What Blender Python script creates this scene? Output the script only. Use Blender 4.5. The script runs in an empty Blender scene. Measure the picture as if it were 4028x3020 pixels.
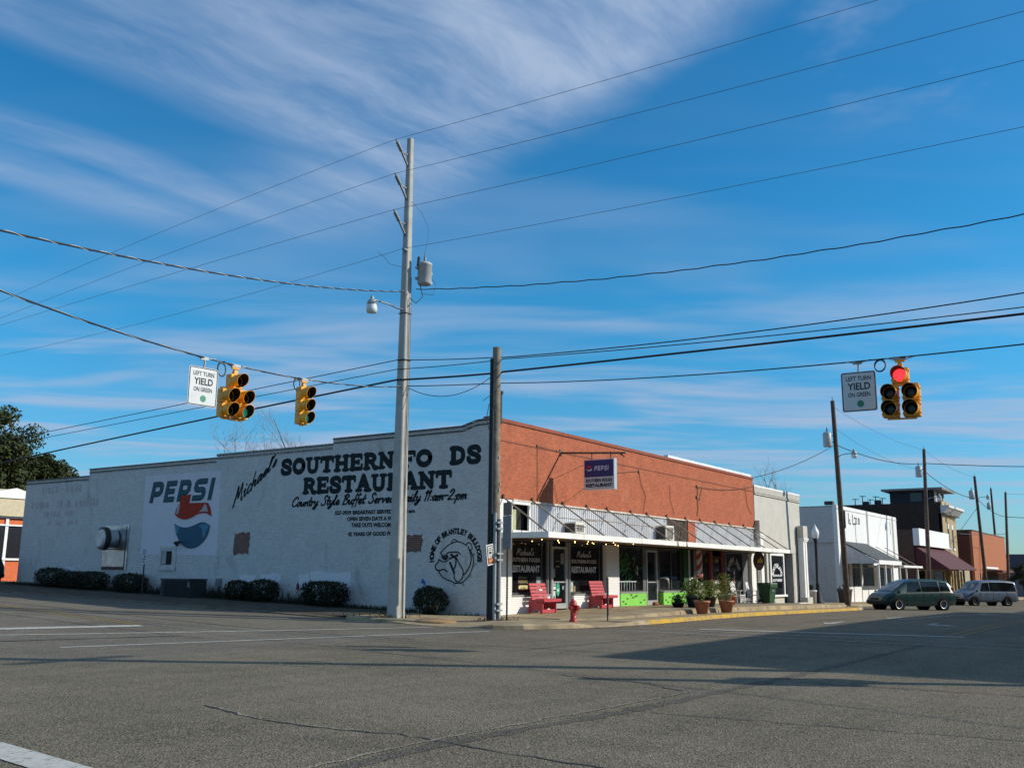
import bpy, bmesh, math, random
import numpy as np
from mathutils import Vector, Matrix, Euler
random.seed(7)
rng = np.random.default_rng(11)
PI = math.pi
scene = bpy.context.scene
col = scene.collection

# ---------------------------------------------------------------- camera, sky, sun, exposure
CAM_LOC = Vector((-28.4, -20.4, 1.6))
HEAD, TILT, ROLL = math.radians(55.55), math.atan(746 / 3800.0), math.radians(0.5)
fw = Vector((math.sin(HEAD) * math.cos(TILT), math.cos(HEAD) * math.cos(TILT), math.sin(TILT)))
rt = Vector((math.cos(HEAD), -math.sin(HEAD), 0))
up = rt.cross(fw)
cX = rt * math.cos(ROLL) + up * math.sin(ROLL)
cY = up * math.cos(ROLL) - rt * math.sin(ROLL)
cam = bpy.data.cameras.new('camera')
cam_o = bpy.data.objects.new('camera', cam)
col.objects.link(cam_o)
cam.sensor_width = 36
cam.lens = 3800 / 4028 * 36
cam.clip_end = 3000
cam.clip_start = 0.05
cam_o.matrix_world = Matrix(((cX.x, cY.x, -fw.x, CAM_LOC.x), (cX.y, cY.y, -fw.y, CAM_LOC.y), (cX.z, cY.z, -fw.z, CAM_LOC.z), (0, 0, 0, 1)))
scene.camera = cam_o

SUN_DIR = Vector((-0.6, 1.0, -0.62)).normalized()          # the way the light travels
sun = bpy.data.lights.new('sun', 'SUN')
sun.energy = 4.6
sun.angle = math.radians(0.5)
sun.color = (1.0, 0.93, 0.82)
sun_o = bpy.data.objects.new('sun', sun)
col.objects.link(sun_o)
sun_o.rotation_euler = SUN_DIR.to_track_quat('-Z', 'Y').to_euler()
sun_o.location = (20, -40, 60)

scene.view_settings.view_transform = 'Standard'
scene.view_settings.look = 'None'
scene.view_settings.exposure = 0.0
scene.view_settings.gamma = 1.0
scene.cycles.max_bounces = 6
scene.cycles.use_denoising = True

world = bpy.data.worlds.new('World')
scene.world = world
world.use_nodes = True


class NT:
    """small helper to wire nodes"""
    def __init__(s, tree):
        s.t = tree
        s.n = tree.nodes
    def add(s, kind, **kw):
        nd = s.n.new(kind)
        for k, v in kw.items():
            if k == 'inp':
                for kk, vv in v.items():
                    s.put(nd.inputs[kk], vv)
            else:
                setattr(nd, k, v)
        return nd
    def put(s, sock, v):
        if hasattr(v, 'is_output') or isinstance(v, bpy.types.NodeSocket):
            s.t.links.new(v, sock)
        else:
            sock.default_value = v
    def math(s, op, a, b=0.0, c=None, clamp=False):
        nd = s.add('ShaderNodeMath', operation=op, use_clamp=clamp)
        s.put(nd.inputs[0], a)
        s.put(nd.inputs[1], b)
        if c is not None:
            s.put(nd.inputs[2], c)
        return nd.outputs[0]
    def vmath(s, op, a, b, out=0):
        nd = s.add('ShaderNodeVectorMath', operation=op)
        s.put(nd.inputs[0], a)
        s.put(nd.inputs[1], b)
        return nd.outputs[out]
    def smooth(s, v, a, b, lo=0.0, hi=1.0):
        nd = s.add('ShaderNodeMapRange', interpolation_type='SMOOTHSTEP')
        s.put(nd.inputs[0], v)
        for i, x in enumerate((a, b, lo, hi)):
            s.put(nd.inputs[1 + i], x)
        return nd.outputs[0]
    def mix(s, f, a, b, mode='MIX'):
        nd = s.add('ShaderNodeMix', data_type='RGBA', blend_type=mode)
        s.put(nd.inputs[0], f)
        s.put(nd.inputs[6], a)
        s.put(nd.inputs[7], b)
        return nd.outputs[2]
    def noise(s, vec, scale, detail=3.0, rough=0.5, dist=0.0):
        nd = s.add('ShaderNodeTexNoise')
        s.put(nd.inputs['Vector'], vec)
        nd.inputs['Scale'].default_value = scale
        nd.inputs['Detail'].default_value = detail
        nd.inputs['Roughness'].default_value = rough
        nd.inputs['Distortion'].default_value = dist
        return nd.outputs['Fac']
    def comb(s, x, y, z):
        nd = s.add('ShaderNodeCombineXYZ')
        s.put(nd.inputs[0], x); s.put(nd.inputs[1], y); s.put(nd.inputs[2], z)
        return nd.outputs[0]


SKY_STRENGTH = 0.1
def build_sky():
    w = NT(world.node_tree)
    w.n.clear()
    sky = w.add('ShaderNodeTexSky', sky_type='NISHITA', sun_disc=False)
    sky.sun_elevation = math.asin(-SUN_DIR.z)
    sky.sun_rotation = math.atan2(-SUN_DIR.x, -SUN_DIR.y)
    sky.air_density = 1.0
    sky.dust_density = 0.4
    sky.ozone_density = 2.5
    hs = w.add('ShaderNodeHueSaturation', inp={'Saturation': 1.25, 'Value': 0.9, 'Color': sky.outputs[0]})
    d = w.add('ShaderNodeTexCoord').outputs['Generated']
    sep = w.add('ShaderNodeSeparateXYZ')
    w.put(sep.inputs[0], d)
    tint = w.mix(1.0, hs.outputs[0], w.mix(w.smooth(sep.outputs[2], 0.0, 0.3), (0.66, 1.06, 1.42, 1), (0.50, 1.50, 1.66, 1)), 'MULTIPLY')
    z = w.math('MAXIMUM', sep.outputs[2], 0.02)
    # cirrus lies on a sheet high above: position on the sheet = direction / height
    a = w.math('DIVIDE', w.vmath('DOT_PRODUCT', d, (0.5657, -0.8246, 0), 1), z)
    b = w.math('DIVIDE', w.vmath('DOT_PRODUCT', d, (0.8246, 0.5657, 0), 1), z)
    # along and across the streaks
    ca, sa = math.cos(math.radians(48)), math.sin(math.radians(48))
    al = w.math('ADD', w.math('MULTIPLY', a, ca), w.math('MULTIPLY', b, sa))
    ac = w.math('SUBTRACT', w.math('MULTIPLY', b, ca), w.math('MULTIPLY', a, sa))
    wob = w.noise(w.comb(a, b, 0.0), 1.1, 2.0)
    ac2 = w.math('ADD', ac, w.math('MULTIPLY', w.math('SUBTRACT', wob, 0.5), 0.3))
    n1 = w.noise(w.comb(w.math('MULTIPLY', al, 0.7), w.math('MULTIPLY', ac2, 2.6), 3.1), 1.3, 6.0, 0.5, 0.3)
    n2 = w.noise(w.comb(w.math('MULTIPLY', al, 1.7), w.math('MULTIPLY', ac2, 4.2), 7.7), 2.2, 7.0, 0.66, 0.35)
    n3 = w.noise(w.comb(a, b, 1.4), 1.7, 5.0, 0.6)
    # the great wing of cirrus: full beside its edge, thinning away from it
    ed = w.math('ADD', w.math('MULTIPLY', a, 0.836), w.math('MULTIPLY', b, 0.549))
    ed = w.math('ADD', ed, w.math('MULTIPLY', w.math('SUBTRACT', n3, 0.5), 0.22))
    m_edge = w.smooth(ed, 1.3, 1.08)
    far = w.smooth(ed, 0.25, 1.05)
    lowb = w.smooth(b, 2.95, 2.3)
    def band(v, c, wd):
        return w.smooth(w.math('ABSOLUTE', w.math('SUBTRACT', v, c)), wd, wd * 0.15)
    main = w.smooth(ac2, 1.92, 1.68)                                   # the wing itself
    second = w.math('MULTIPLY', band(ac2, 2.27, 0.15), 0.8)            # a long streak below it
    third = w.math('MULTIPLY', w.math('MULTIPLY', band(ac2, 2.52, 0.2), w.smooth(al, 1.7, 1.2)), 0.7)
    fill = w.math('MULTIPLY', w.math('MULTIPLY', w.smooth(al, 1.1, 1.5), w.smooth(ac2, 2.5, 2.2)), 0.6)
    prof = w.math('MAXIMUM', w.math('MAXIMUM', main, second), w.math('MAXIMUM', third, fill))
    wing = w.math('MULTIPLY', w.math('MULTIPLY', m_edge, lowb), w.math('MULTIPLY', prof, w.math('ADD', 0.62, w.math('MULTIPLY', far, 0.38))))
    streak = w.smooth(n1, 0.32, 0.68)
    fine = w.smooth(n2, 0.32, 0.72)
    body = w.math('MULTIPLY', wing, w.math('ADD', w.math('ADD', 0.2, w.math('MULTIPLY', streak, 0.56)), w.math('MULTIPLY', fine, 0.34)))
    # thin veils elsewhere, thicker towards the horizon
    n4 = w.noise(w.comb(w.math('MULTIPLY', a, 0.45), w.math('MULTIPLY', b, 1.0), 5.0), 1.25, 3.0, 0.55, 0.4)
    veil = w.math('MULTIPLY', w.smooth(n4, 0.4, 0.72), w.math('MULTIPLY', w.smooth(b, 1.8, 5.0, 0.10, 0.85), w.smooth(b, 16.0, 8.0, 0.3, 1.0)))
    rb = w.math('MULTIPLY', w.smooth(n3, 0.5, 0.75), w.math('MULTIPLY', w.smooth(a, 0.42, 0.6), w.smooth(b, 2.2, 1.8)))
    dens = w.math('MINIMUM', w.math('ADD', w.math('MAXIMUM', body, w.math('MULTIPLY', rb, 0.55)), veil), 0.95)
    cl = w.mix(dens, tint, (3.9, 5.0, 6.9, 1))
    bg = w.add('ShaderNodeBackground', inp={'Color': cl, 'Strength': SKY_STRENGTH})
    out = w.add('ShaderNodeOutputWorld')
    w.t.links.new(bg.outputs[0], out.inputs[0])
build_sky()

# ---------------------------------------------------------------- materials
MATS = {}
def principled(name):
    m = bpy.data.materials.new(name)
    m.use_nodes = True
    t = NT(m.node_tree)
    b = t.n['Principled BSDF']
    return m, t, b

def mat(name, c, rough=0.75, metal=0.0, var=0.12, scale=4.0, bump=0.0, bscale=60.0, spec=0.5, detail=5.0, coat=0.0):
    if name in MATS:
        return MATS[name]
    m, t, b = principled(name)
    oc = t.add('ShaderNodeTexCoord').outputs['Object']
    n = t.noise(oc, scale, detail, 0.6)
    lo = tuple(max(0, x * (1 - var)) for x in c) + (1,)
    hi = tuple(min(1, x * (1 + var)) for x in c) + (1,)
    t.put(b.inputs['Base Color'], t.mix(t.smooth(n, 0.3, 0.7), lo, hi))
    b.inputs['Roughness'].default_value = rough
    b.inputs['Metallic'].default_value = metal
    b.inputs['Specular IOR Level'].default_value = spec
    b.inputs['Coat Weight'].default_value = coat
    if bump:
        bp = t.add('ShaderNodeBump', inp={'Strength': bump, 'Distance': 0.01, 'Height': t.noise(oc, bscale, 4)})
        t.put(b.inputs['Normal'], bp.outputs[0])
    MATS[name] = m
    return m

def brick(name, axis, c1, c2, mortar, var=0.2, rough=0.85, wide=0.215, row=0.077, mort=0.008, stain=None, stain_amt=0.0, bump=0.6, st_scale=0.8, soot=None):
    if name in MATS:
        return MATS[name]
    m, t, b = principled(name)
    oc = t.add('ShaderNodeTexCoord').outputs['Object']
    sp = t.add('ShaderNodeSeparateXYZ')
    t.put(sp.inputs[0], oc)
    uv = t.comb(sp.outputs[0] if axis == 'xz' else sp.outputs[1], sp.outputs[2], 0.0)
    br = t.add('ShaderNodeTexBrick')
    t.put(br.inputs['Vector'], uv)
    for k, v in (('Color1', c1 + (1,)), ('Color2', c2 + (1,)), ('Mortar', mortar + (1,)), ('Scale', 1.0), ('Mortar Size', mort), ('Mortar Smooth', 0.2), ('Bias', 0.0), ('Brick Width', wide), ('Row Height', row)):
        br.inputs[k].default_value = v
    n = t.noise(oc, 1.3, 6, 0.65)
    n2 = t.noise(t.vmath('MULTIPLY', oc, (4.5, 4.5, 13.0)), 1.0, 3)
    v = t.math('ADD', t.math('MULTIPLY', t.math('SUBTRACT', n, 0.5), var * 2), t.math('MULTIPLY', t.math('SUBTRACT', n2, 0.5), var * 2.2))
    cc = t.mix(1.0, br.outputs['Color'], t.comb(*([t.math('ADD', 1.0, v)] * 3)), 'MULTIPLY')
    if stain:
        s = t.smooth(t.noise(t.vmath('MULTIPLY', oc, (1.0, 1.0, 0.45)), st_scale, 7, 0.7, 0.5), 0.56, 0.72)
        cc = t.mix(t.math('MULTIPLY', s, stain_amt), cc, stain + (1,))
    if soot:
        s2_ = t.smooth(t.noise(t.vmath('MULTIPLY', oc, (2.2, 2.2, 0.22)), 1.0, 6, 0.7, 0.3), 0.58, 0.8)
        cc = t.mix(t.math('MULTIPLY', s2_, 0.55), cc, soot + (1,))
    t.put(b.inputs['Base Color'], cc)
    b.inputs['Roughness'].default_value = rough
    b.inputs['Specular IOR Level'].default_value = 0.25
    bp = t.add('ShaderNodeBump', inp={'Strength': bump, 'Distance': 0.012, 'Height': t.math('SUBTRACT', 1.0, br.outputs['Fac'])})
    t.put(b.inputs['Normal'], bp.outputs[0])
    MATS[name] = m
    return m

def glow(name, c, strength):
    if name in MATS:
        return MATS[name]
    m, t, b = principled(name)
    b.inputs['Base Color'].default_value = c + (1,)
    b.inputs['Emission Color'].default_value = c + (1,)
    b.inputs['Emission Strength'].default_value = strength
    MATS[name] = m
    return m

def glass(name='shop_glass', c=(0.012, 0.014, 0.016)):
    if name in MATS:
        return MATS[name]
    m, t, b = principled(name)
    oc = t.add('ShaderNodeTexCoord').outputs['Object']
    n = t.noise(oc, 1.4, 4, 0.6)
    t.put(b.inputs['Base Color'], t.mix(t.smooth(n, 0.4, 0.7), tuple(x * 0.5 for x in c) + (1,), tuple(x * 1.8 for x in c) + (1,)))
    b.inputs['Roughness'].default_value = 0.04
    b.inputs['IOR'].default_value = 1.5
    bp = t.add('ShaderNodeBump', inp={'Strength': 0.03, 'Distance': 0.02, 'Height': t.noise(oc, 1.2, 2)})
    t.put(b.inputs['Normal'], bp.outputs[0])
    MATS[name] = m
    return m

def asphalt(name, c, tint_amt=0.25):
    m, t, b = principled(name)
    oc = t.add('ShaderNodeTexCoord').outputs['Object']
    big = t.noise(oc, 0.22, 6, 0.7)
    mid = t.noise(t.vmath('MULTIPLY', oc, (0.35, 1.8, 1.0)), 0.9, 5, 0.65)       # wheel tracks along the main street
    mid2 = t.noise(t.vmath('MULTIPLY', oc, (1.6, 0.3, 1.0)), 0.9, 5, 0.65)       # and across it
    agg = t.add('ShaderNodeTexVoronoi')
    t.put(agg.inputs['Vector'], oc)
    agg.inputs['Scale'].default_value = 48
    av = t.add('ShaderNodeSeparateColor')
    t.put(av.inputs[0], agg.outputs['Color'])
    fine = t.noise(oc, 30, 4, 0.75)
    v = t.math('ADD', t.math('MULTIPLY', t.math('SUBTRACT', big, 0.5), 1.15), t.math('MULTIPLY', t.math('SUBTRACT', mid, 0.5), 0.65))
    v = t.math('ADD', v, t.math('MULTIPLY', t.math('SUBTRACT', mid2, 0.5), 0.55))
    v = t.math('ADD', v, t.math('MULTIPLY', t.math('SUBTRACT', av.outputs[0], 0.5), 0.8))
    v = t.math('ADD', v, t.math('MULTIPLY', t.math('SUBTRACT', fine, 0.5), 1.1))
    oil = t.smooth(t.noise(t.vmath('ADD', oc, (7.3, 2.1, 0.0)), 0.55, 6, 0.7), 0.6, 0.72)
    v = t.math('SUBTRACT', v, t.math('MULTIPLY', oil, 0.22))
    v = t.math('MAXIMUM', t.math('ADD', 1.0, v), 0.12)
    cc = t.mix(1.0, c + (1,), t.comb(v, v, v), 'MULTIPLY')
    red = t.smooth(t.noise(oc, 0.9, 6, 0.7), 0.6, 0.78)
    cc = t.mix(t.math('MULTIPLY', red, tint_amt), cc, (c[0] * 1.5, c[1] * 1.05, c[2] * 0.7, 1))
    # bright stones here and there
    st = t.smooth(av.outputs[1], 0.9, 0.98)
    cc = t.mix(t.math('MULTIPLY', st, 0.6), cc, (min(1, c[0] * 2.6), min(1, c[1] * 2.5), min(1, c[2] * 2.3), 1))
    t.put(b.inputs['Base Color'], cc)
    b.inputs['Roughness'].default_value = 0.92
    b.inputs['Specular IOR Level'].default_value = 0.2
    bp = t.add('ShaderNodeBump', inp={'Strength': 0.9, 'Distance': 0.012, 'Height': t.math('ADD', agg.outputs['Distance'], fine)})
    t.put(b.inputs['Normal'], bp.outputs[0])
    MATS[name] = m
    return m

def paint_worn(name, c, under, amt=0.5, scale=7.0):
    if name in MATS:
        return MATS[name]
    m, t, b = principled(name)
    oc = t.add('ShaderNodeTexCoord').outputs['Object']
    n = t.noise(oc, scale, 8, 0.75)
    n2 = t.noise(oc, 45, 3, 0.7)
    f = t.smooth(t.math('ADD', n, t.math('MULTIPLY', t.math('SUBTRACT', n2, 0.5), 0.5)), 0.42 + 0.2 * (amt - 0.5), 0.62 + 0.2 * (amt - 0.5))
    t.put(b.inputs['Base Color'], t.mix(f, c + (1,), under + (1,)))
    b.inputs['Roughness'].default_value = 0.85
    b.inputs['Specular IOR Level'].default_value = 0.2
    MATS[name] = m
    return m

# ---------------------------------------------------------------- mesh building
class MB:
    def __init__(s):
        s.V = []
        s.F = []
        s.S = []
    def add(s, vs, fs, smooth=False):
        k = len(s.V)
        s.V.extend([tuple(v) for v in vs])
        for f in fs:
            s.F.append(tuple(i + k for i in f))
            s.S.append(smooth)
        return s
    def box(s, x0, x1, y0, y1, z0, z1, M=None):
        vs = [Vector((x, y, z)) for z in (z0, z1) for y in (y0, y1) for x in (x0, x1)]
        if M is not None:
            vs = [M @ v for v in vs]
        return s.add(vs, [(0, 2, 3, 1), (4, 5, 7, 6), (0, 1, 5, 4), (2, 6, 7, 3), (0, 4, 6, 2), (1, 3, 7, 5)])
    def bar(s, p, q, w, h=None):
        """square bar between two points"""
        return s.tube([p, q], [w / math.sqrt(2)] * 2, 4, smooth=False, ph=PI / 4)
    def tube(s, path, r, n=8, smooth=True, ph=0.0, cap=True):
        path = [Vector(p) for p in path]
        if not hasattr(r, '__len__'):
            r = [r] * len(path)
        k = len(path)
        rings = []
        side = None
        for i, p in enumerate(path):
            d = (path[min(i + 1, k - 1)] - path[max(i - 1, 0)])
            if d.length < 1e-9:
                d = Vector((0, 0, 1))
            d.normalize()
            if side is None:
                ref = Vector((0, 0, 1)) if abs(d.z) < 0.9 else Vector((1, 0, 0))
                side = d.cross(ref).normalized()
            else:
                side = (side - d * side.dot(d)).normalized()
            u2 = d.cross(side)
            rings.append([p + (side * math.cos(ph + 2 * PI * j / n) + u2 * math.sin(ph + 2 * PI * j / n)) * r[i] for j in range(n)])
        vs = [v for rg in rings for v in rg]
        fs = []
        for i in range(k - 1):
            for j in range(n):
                fs.append((i * n + j, i * n + (j + 1) % n, (i + 1) * n + (j + 1) % n, (i + 1) * n + j))
        s.add(vs, fs, smooth)
        if cap:
            s.add(rings[0], [tuple(range(n))[::-1]])
            s.add(rings[-1], [tuple(range(n))])
        return s
    def lathe(s, prof, n=16, o=(0, 0, 0), M=None, smooth=True):
        """profile [(r,z)...] round the z axis"""
        vs = []
        for (r, z) in prof:
            for j in range(n):
                a = 2 * PI * j / n
                v = Vector((r * math.cos(a), r * math.sin(a), z))
                if M is not None:
                    v = M @ v
                vs.append(v + Vector(o))
        fs = []
        for i in range(len(prof) - 1):
            for j in range(n):
                fs.append((i * n + j, i * n + (j + 1) % n, (i + 1) * n + (j + 1) % n, (i + 1) * n + j))
        s.add(vs, fs, smooth)
        return s
    def ball(s, c, r, n=10, m=7, sq=(1, 1, 1)):
        prof = [(max(1e-4, math.sin(PI * i / m)) * r, -math.cos(PI * i / m) * r) for i in range(m + 1)]
        return s.lathe(prof, n, c, Matrix.Diagonal(sq))
    def prism(s, pts, fn0, fn1):
        """2-D outline swept between two 2-D to 3-D maps"""
        n = len(pts)
        s.add([fn0(*p) for p in pts] + [fn1(*p) for p in pts],
              [tuple(range(n))[::-1], tuple(range(n, 2 * n))] + [(i, (i + 1) % n, n + (i + 1) % n, n + i) for i in range(n)])
        return s
    def quad(s, a, b, c, d):
        return s.add([a, b, c, d], [(0, 1, 2, 3)])
    def torus(s, c, R, r, M=None, n=20, k=6):
        M = M or Matrix.Identity(3)
        path = [Vector(c) + M @ Vector((R * math.cos(2 * PI * i / n), R * math.sin(2 * PI * i / n), 0)) for i in range(n + 1)]
        return s.tube(path, r, k, cap=False)
    def build(s, name, m, parent=None, world=False, bevel=0.0, sharp=True):
        me = bpy.data.meshes.new(name)
        off = parent.location if (parent is not None and world) else Vector((0, 0, 0))
        vs = [(v[0] - off[0], v[1] - off[1], v[2] - off[2]) for v in s.V]
        me.from_pydata(vs, [], s.F)
        me.polygons.foreach_set('use_smooth', s.S)
        me.materials.append(m)
        bm = bmesh.new()
        bm.from_mesh(me)
        bmesh.ops.recalc_face_normals(bm, faces=bm.faces)
        if bevel:
            es = [e for e in bm.edges if len(e.link_faces) == 2 and e.calc_face_angle(0) > 0.6]
            bmesh.ops.bevel(bm, geom=es, offset=bevel, segments=1, affect='EDGES')
        bm.to_mesh(me)
        bm.free()
        me.update()
        o = bpy.data.objects.new(name, me)
        col.objects.link(o)
        if parent is not None:
            o.parent = parent
        return o

def tag(o, label=None, cat=None, group=None, kind=None):
    if label: o['label'] = label
    if cat: o['category'] = cat
    if group: o['group'] = group
    if kind: o['kind'] = kind
    return o

def thing(name, label, cat, loc=(0, 0, 0), rz=0.0, group=None):
    o = bpy.data.objects.new(name, None)
    col.objects.link(o)
    o.location = loc
    o.rotation_euler = (0, 0, rz)
    o.empty_display_size = 0.3
    return tag(o, label, cat, group)

def dup(root, loc, rz=0.0, label=None, scale=None):
    def cp(o, par):
        c = o.copy()
        col.objects.link(c)
        c.parent = par
        for ch in o.children:
            cp(ch, c)
        return c
    r = cp(root, None)
    r.location = loc
    r.rotation_euler = (0, 0, rz)
    if scale: r.scale = scale
    if label: r['label'] = label
    return r

def struct(mb, name, m):
    return tag(mb.build(name, m), kind='structure')

# ---------------------------------------------------------------- lettering
_txt = {}
def glyphs(s, bold=0.0, shear=0.0):
    """outline of a string in the built-in font as 2-D verts and faces, scaled so the capitals are 1 high"""
    key = (s, bold, shear)
    if key in _txt:
        return _txt[key]
    cu = bpy.data.curves.new('lettering', 'FONT')
    cu.body = s
    cu.size = 1.0
    cu.offset = bold
    cu.shear = shear
    cu.resolution_u = 3
    cu.fill_mode = 'FRONT'
    ob = bpy.data.objects.new('lettering', cu)
    col.objects.link(ob)
    dg = bpy.context.evaluated_depsgraph_get()
    me = bpy.data.meshes.new_from_object(ob.evaluated_get(dg))
    vs = [(v.co.x, v.co.y) for v in me.vertices]
    fs = [tuple(p.vertices) for p in me.polygons]
    bpy.data.objects.remove(ob)
    bpy.data.curves.remove(cu)
    bpy.data.meshes.remove(me)
    _txt[key] = (vs, fs)
    return vs, fs

def put_text(mb, s, x0, x1, y0, y1, fn, bold=0.0, shear=0.0):
    vs, fs = glyphs(s, bold, shear)
    if not vs:
        return mb
    ax, bx = min(v[0] for v in vs), max(v[0] for v in vs)
    ay, by = min(v[1] for v in vs), max(v[1] for v in vs)
    mb.add([fn(x0 + (v[0] - ax) / (bx - ax) * (x1 - x0), y0 + (v[1] - ay) / (by - ay) * (y1 - y0)) for v in vs], fs)
    return mb

def spline(pts, k=5):
    if len(pts) < 3:
        return [tuple(p) for p in pts]
    P = [pts[0]] + list(pts) + [pts[-1]]
    out = []
    for i in range(1, len(P) - 2):
        p0, p1, p2, p3 = P[i - 1], P[i], P[i + 1], P[i + 2]
        for j in range(k):
            t = j / k
            out.append(tuple(0.5 * ((2 * p1[c]) + (-p0[c] + p2[c]) * t + (2 * p0[c] - 5 * p1[c] + 4 * p2[c] - p3[c]) * t * t + (-p0[c] + 3 * p1[c] - 3 * p2[c] + p3[c]) * t ** 3) for c in range(2)))
    out.append(tuple(pts[-1]))
    return out

_lay = [0]
def brush(mb, pts, w, fn, curve=True, w2=None):
    """a brush stroke with round ends, laid as one strip; fn(u, v, lift)"""
    P = spline(pts) if curve else [tuple(p) for p in pts]
    P = [p for i, p in enumerate(P) if i == 0 or math.dist(p, P[i - 1]) > 1e-5]
    w2 = w if w2 is None else w2
    n = len(P)
    L, R = [], []
    for i in range(n):
        a, b = P[max(0, i - 1)], P[min(n - 1, i + 1)]
        dx, dy = b[0] - a[0], b[1] - a[1]
        l = math.hypot(dx, dy) or 1
        ww = (w + (w2 - w) * i / max(1, n - 1)) / 2
        L.append((P[i][0] - dy / l * ww, P[i][1] + dx / l * ww))
        R.append((P[i][0] + dy / l * ww, P[i][1] - dx / l * ww))
    def cap(c, a, b, m=4):
        t0 = math.atan2(a[1] - c[1], a[0] - c[0])
        r = math.dist(c, a)
        return [(c[0] + r * math.cos(t0 - PI * j / m), c[1] + r * math.sin(t0 - PI * j / m)) for j in range(1, m)]
    _lay[0] = (_lay[0] + 1) % 9
    z = _lay[0] * 0.0006
    vs = [fn(u, v, z) for u, v in L] + [fn(u, v, z) for u, v in R]
    mb.add(vs, [(i, i + 1, n + i + 1, n + i) for i in range(n - 1)])
    e1 = [L[-1]] + cap(P[-1], L[-1], R[-1]) + [R[-1]]
    e0 = [R[0]] + cap(P[0], R[0], L[0]) + [L[0]]
    for e in (e0, e1):
        mb.add([fn(u, v, z) for u, v in e], [tuple(range(len(e)))])
    return mb

def ribbon(mb, P, w, fn):
    """a flat-ended stroke with mitred corners"""
    n = len(P)
    _lay[0] = (_lay[0] + 1) % 9
    z = _lay[0] * 0.0005
    N = []
    for i in range(n - 1):
        l = math.dist(P[i], P[i + 1])
        N.append((-(P[i + 1][1] - P[i][1]) / l, (P[i + 1][0] - P[i][0]) / l))
    L, R = [], []
    for i in range(n):
        a, b = N[max(0, i - 1)], N[min(n - 2, i)]
        mx, my = a[0] + b[0], a[1] + b[1]
        k = w / max(0.3, (mx * mx + my * my) / 2) / 2
        L.append((P[i][0] + mx * k, P[i][1] + my * k))
        R.append((P[i][0] - mx * k, P[i][1] - my * k))
    mb.add([fn(u, v, z) for u, v in L] + [fn(u, v, z) for u, v in R], [(i, i + 1, n + i + 1, n + i) for i in range(n - 1)])

def oval(cx, cy, rx, ry, n=14):
    return [(cx + rx * math.cos(2 * PI * i / n), cy + ry * math.sin(2 * PI * i / n)) for i in range(n + 1)]
SER = 0.15
SLAB = {   # fat round serif capitals: (strokes, width); a stroke is (points, width, curved)
 'S': ([([(.70, .70), (.62, .86), (.42, .90), (.2, .83), (.17, .66), (.32, .55), (.52, .46), (.68, .33), (.64, .15), (.42, .09), (.2, .13), (.12, .3)], .21, 1)], .84),
 'O': ([(oval(.46, .5, .33, .38), .23, 1)], .94),
 'U': ([([(.22, .88), (.22, .38), (.3, .16), (.48, .1), (.66, .16), (.74, .38), (.74, .88)], .2, 1), ([(.06, .92), (.38, .92)], SER, 0), ([(.6, .92), (.9, .92)], SER, 0)], .98),
 'T': ([([(.1, .88), (.82, .88)], .2, 0), ([(.46, .88), (.46, .1)], .24, 0), ([(.28, .08), (.64, .08)], SER, 0), ([(.08, .9), (.07, .66)], .13, 0), ([(.84, .9), (.85, .66)], .13, 0)], .94),
 'H': ([([(.22, .9), (.22, .1)], .23, 0), ([(.76, .9), (.76, .1)], .23, 0), ([(.22, .5), (.76, .5)], .18, 0)] + [([(x - .15, y), (x + .15, y)], SER, 0) for x in (.22, .76) for y in (.08, .92)], 1.0),
 'E': ([([(.22, .9), (.22, .1)], .24, 0), ([(.1, .9), (.74, .9)], .18, 0), ([(.22, .5), (.58, .5)], .17, 0), ([(.1, .1), (.76, .1)], .18, 0), ([(.76, .9), (.76, .7)], .12, 0), ([(.78, .1), (.8, .34)], .12, 0), ([(.6, .62), (.6, .38)], .1, 0)], .88),
 'R': ([([(.22, .9), (.22, .1)], .24, 0), ([(.1, .92), (.36, .92)], SER, 0), ([(.08, .08), (.38, .08)], SER, 0), ([(.22, .88), (.55, .88), (.72, .7), (.56, .5), (.24, .49)], .2, 1), ([(.48, .48), (.62, .3), (.72, .1), (.86, .08)], .2, 1)], .94),
 'N': ([([(.2, .9), (.2, .1)], .18, 0), ([(.2, .86), (.76, .16)], .24, 0), ([(.78, .9), (.78, .1)], .18, 0), ([(.06, .92), (.26, .92)], SER, 0), ([(.06, .08), (.36, .08)], SER, 0), ([(.64, .92), (.92, .92)], SER, 0)], 1.0),
 'F': ([([(.22, .9), (.22, .1)], .24, 0), ([(.1, .9), (.74, .9)], .18, 0), ([(.22, .5), (.56, .5)], .17, 0), ([(.08, .08), (.4, .08)], SER, 0), ([(.76, .9), (.76, .68)], .12, 0), ([(.58, .62), (.58, .38)], .1, 0)], .84),
 'D': ([([(.22, .9), (.22, .1)], .24, 0), ([(.1, .9), (.42, .9), (.68, .78), (.76, .5), (.68, .22), (.42, .1), (.1, .1)], .2, 1)], .94),
 'A': ([([(.44, .92), (.18, .12)], .2, 0), ([(.46, .92), (.76, .12)], .25, 0), ([(.28, .36), (.64, .36)], .16, 0), ([(.04, .08), (.32, .08)], SER, 0), ([(.58, .08), (.92, .08)], SER, 0)], .96),
 ' ': ([], .62)}
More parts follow.
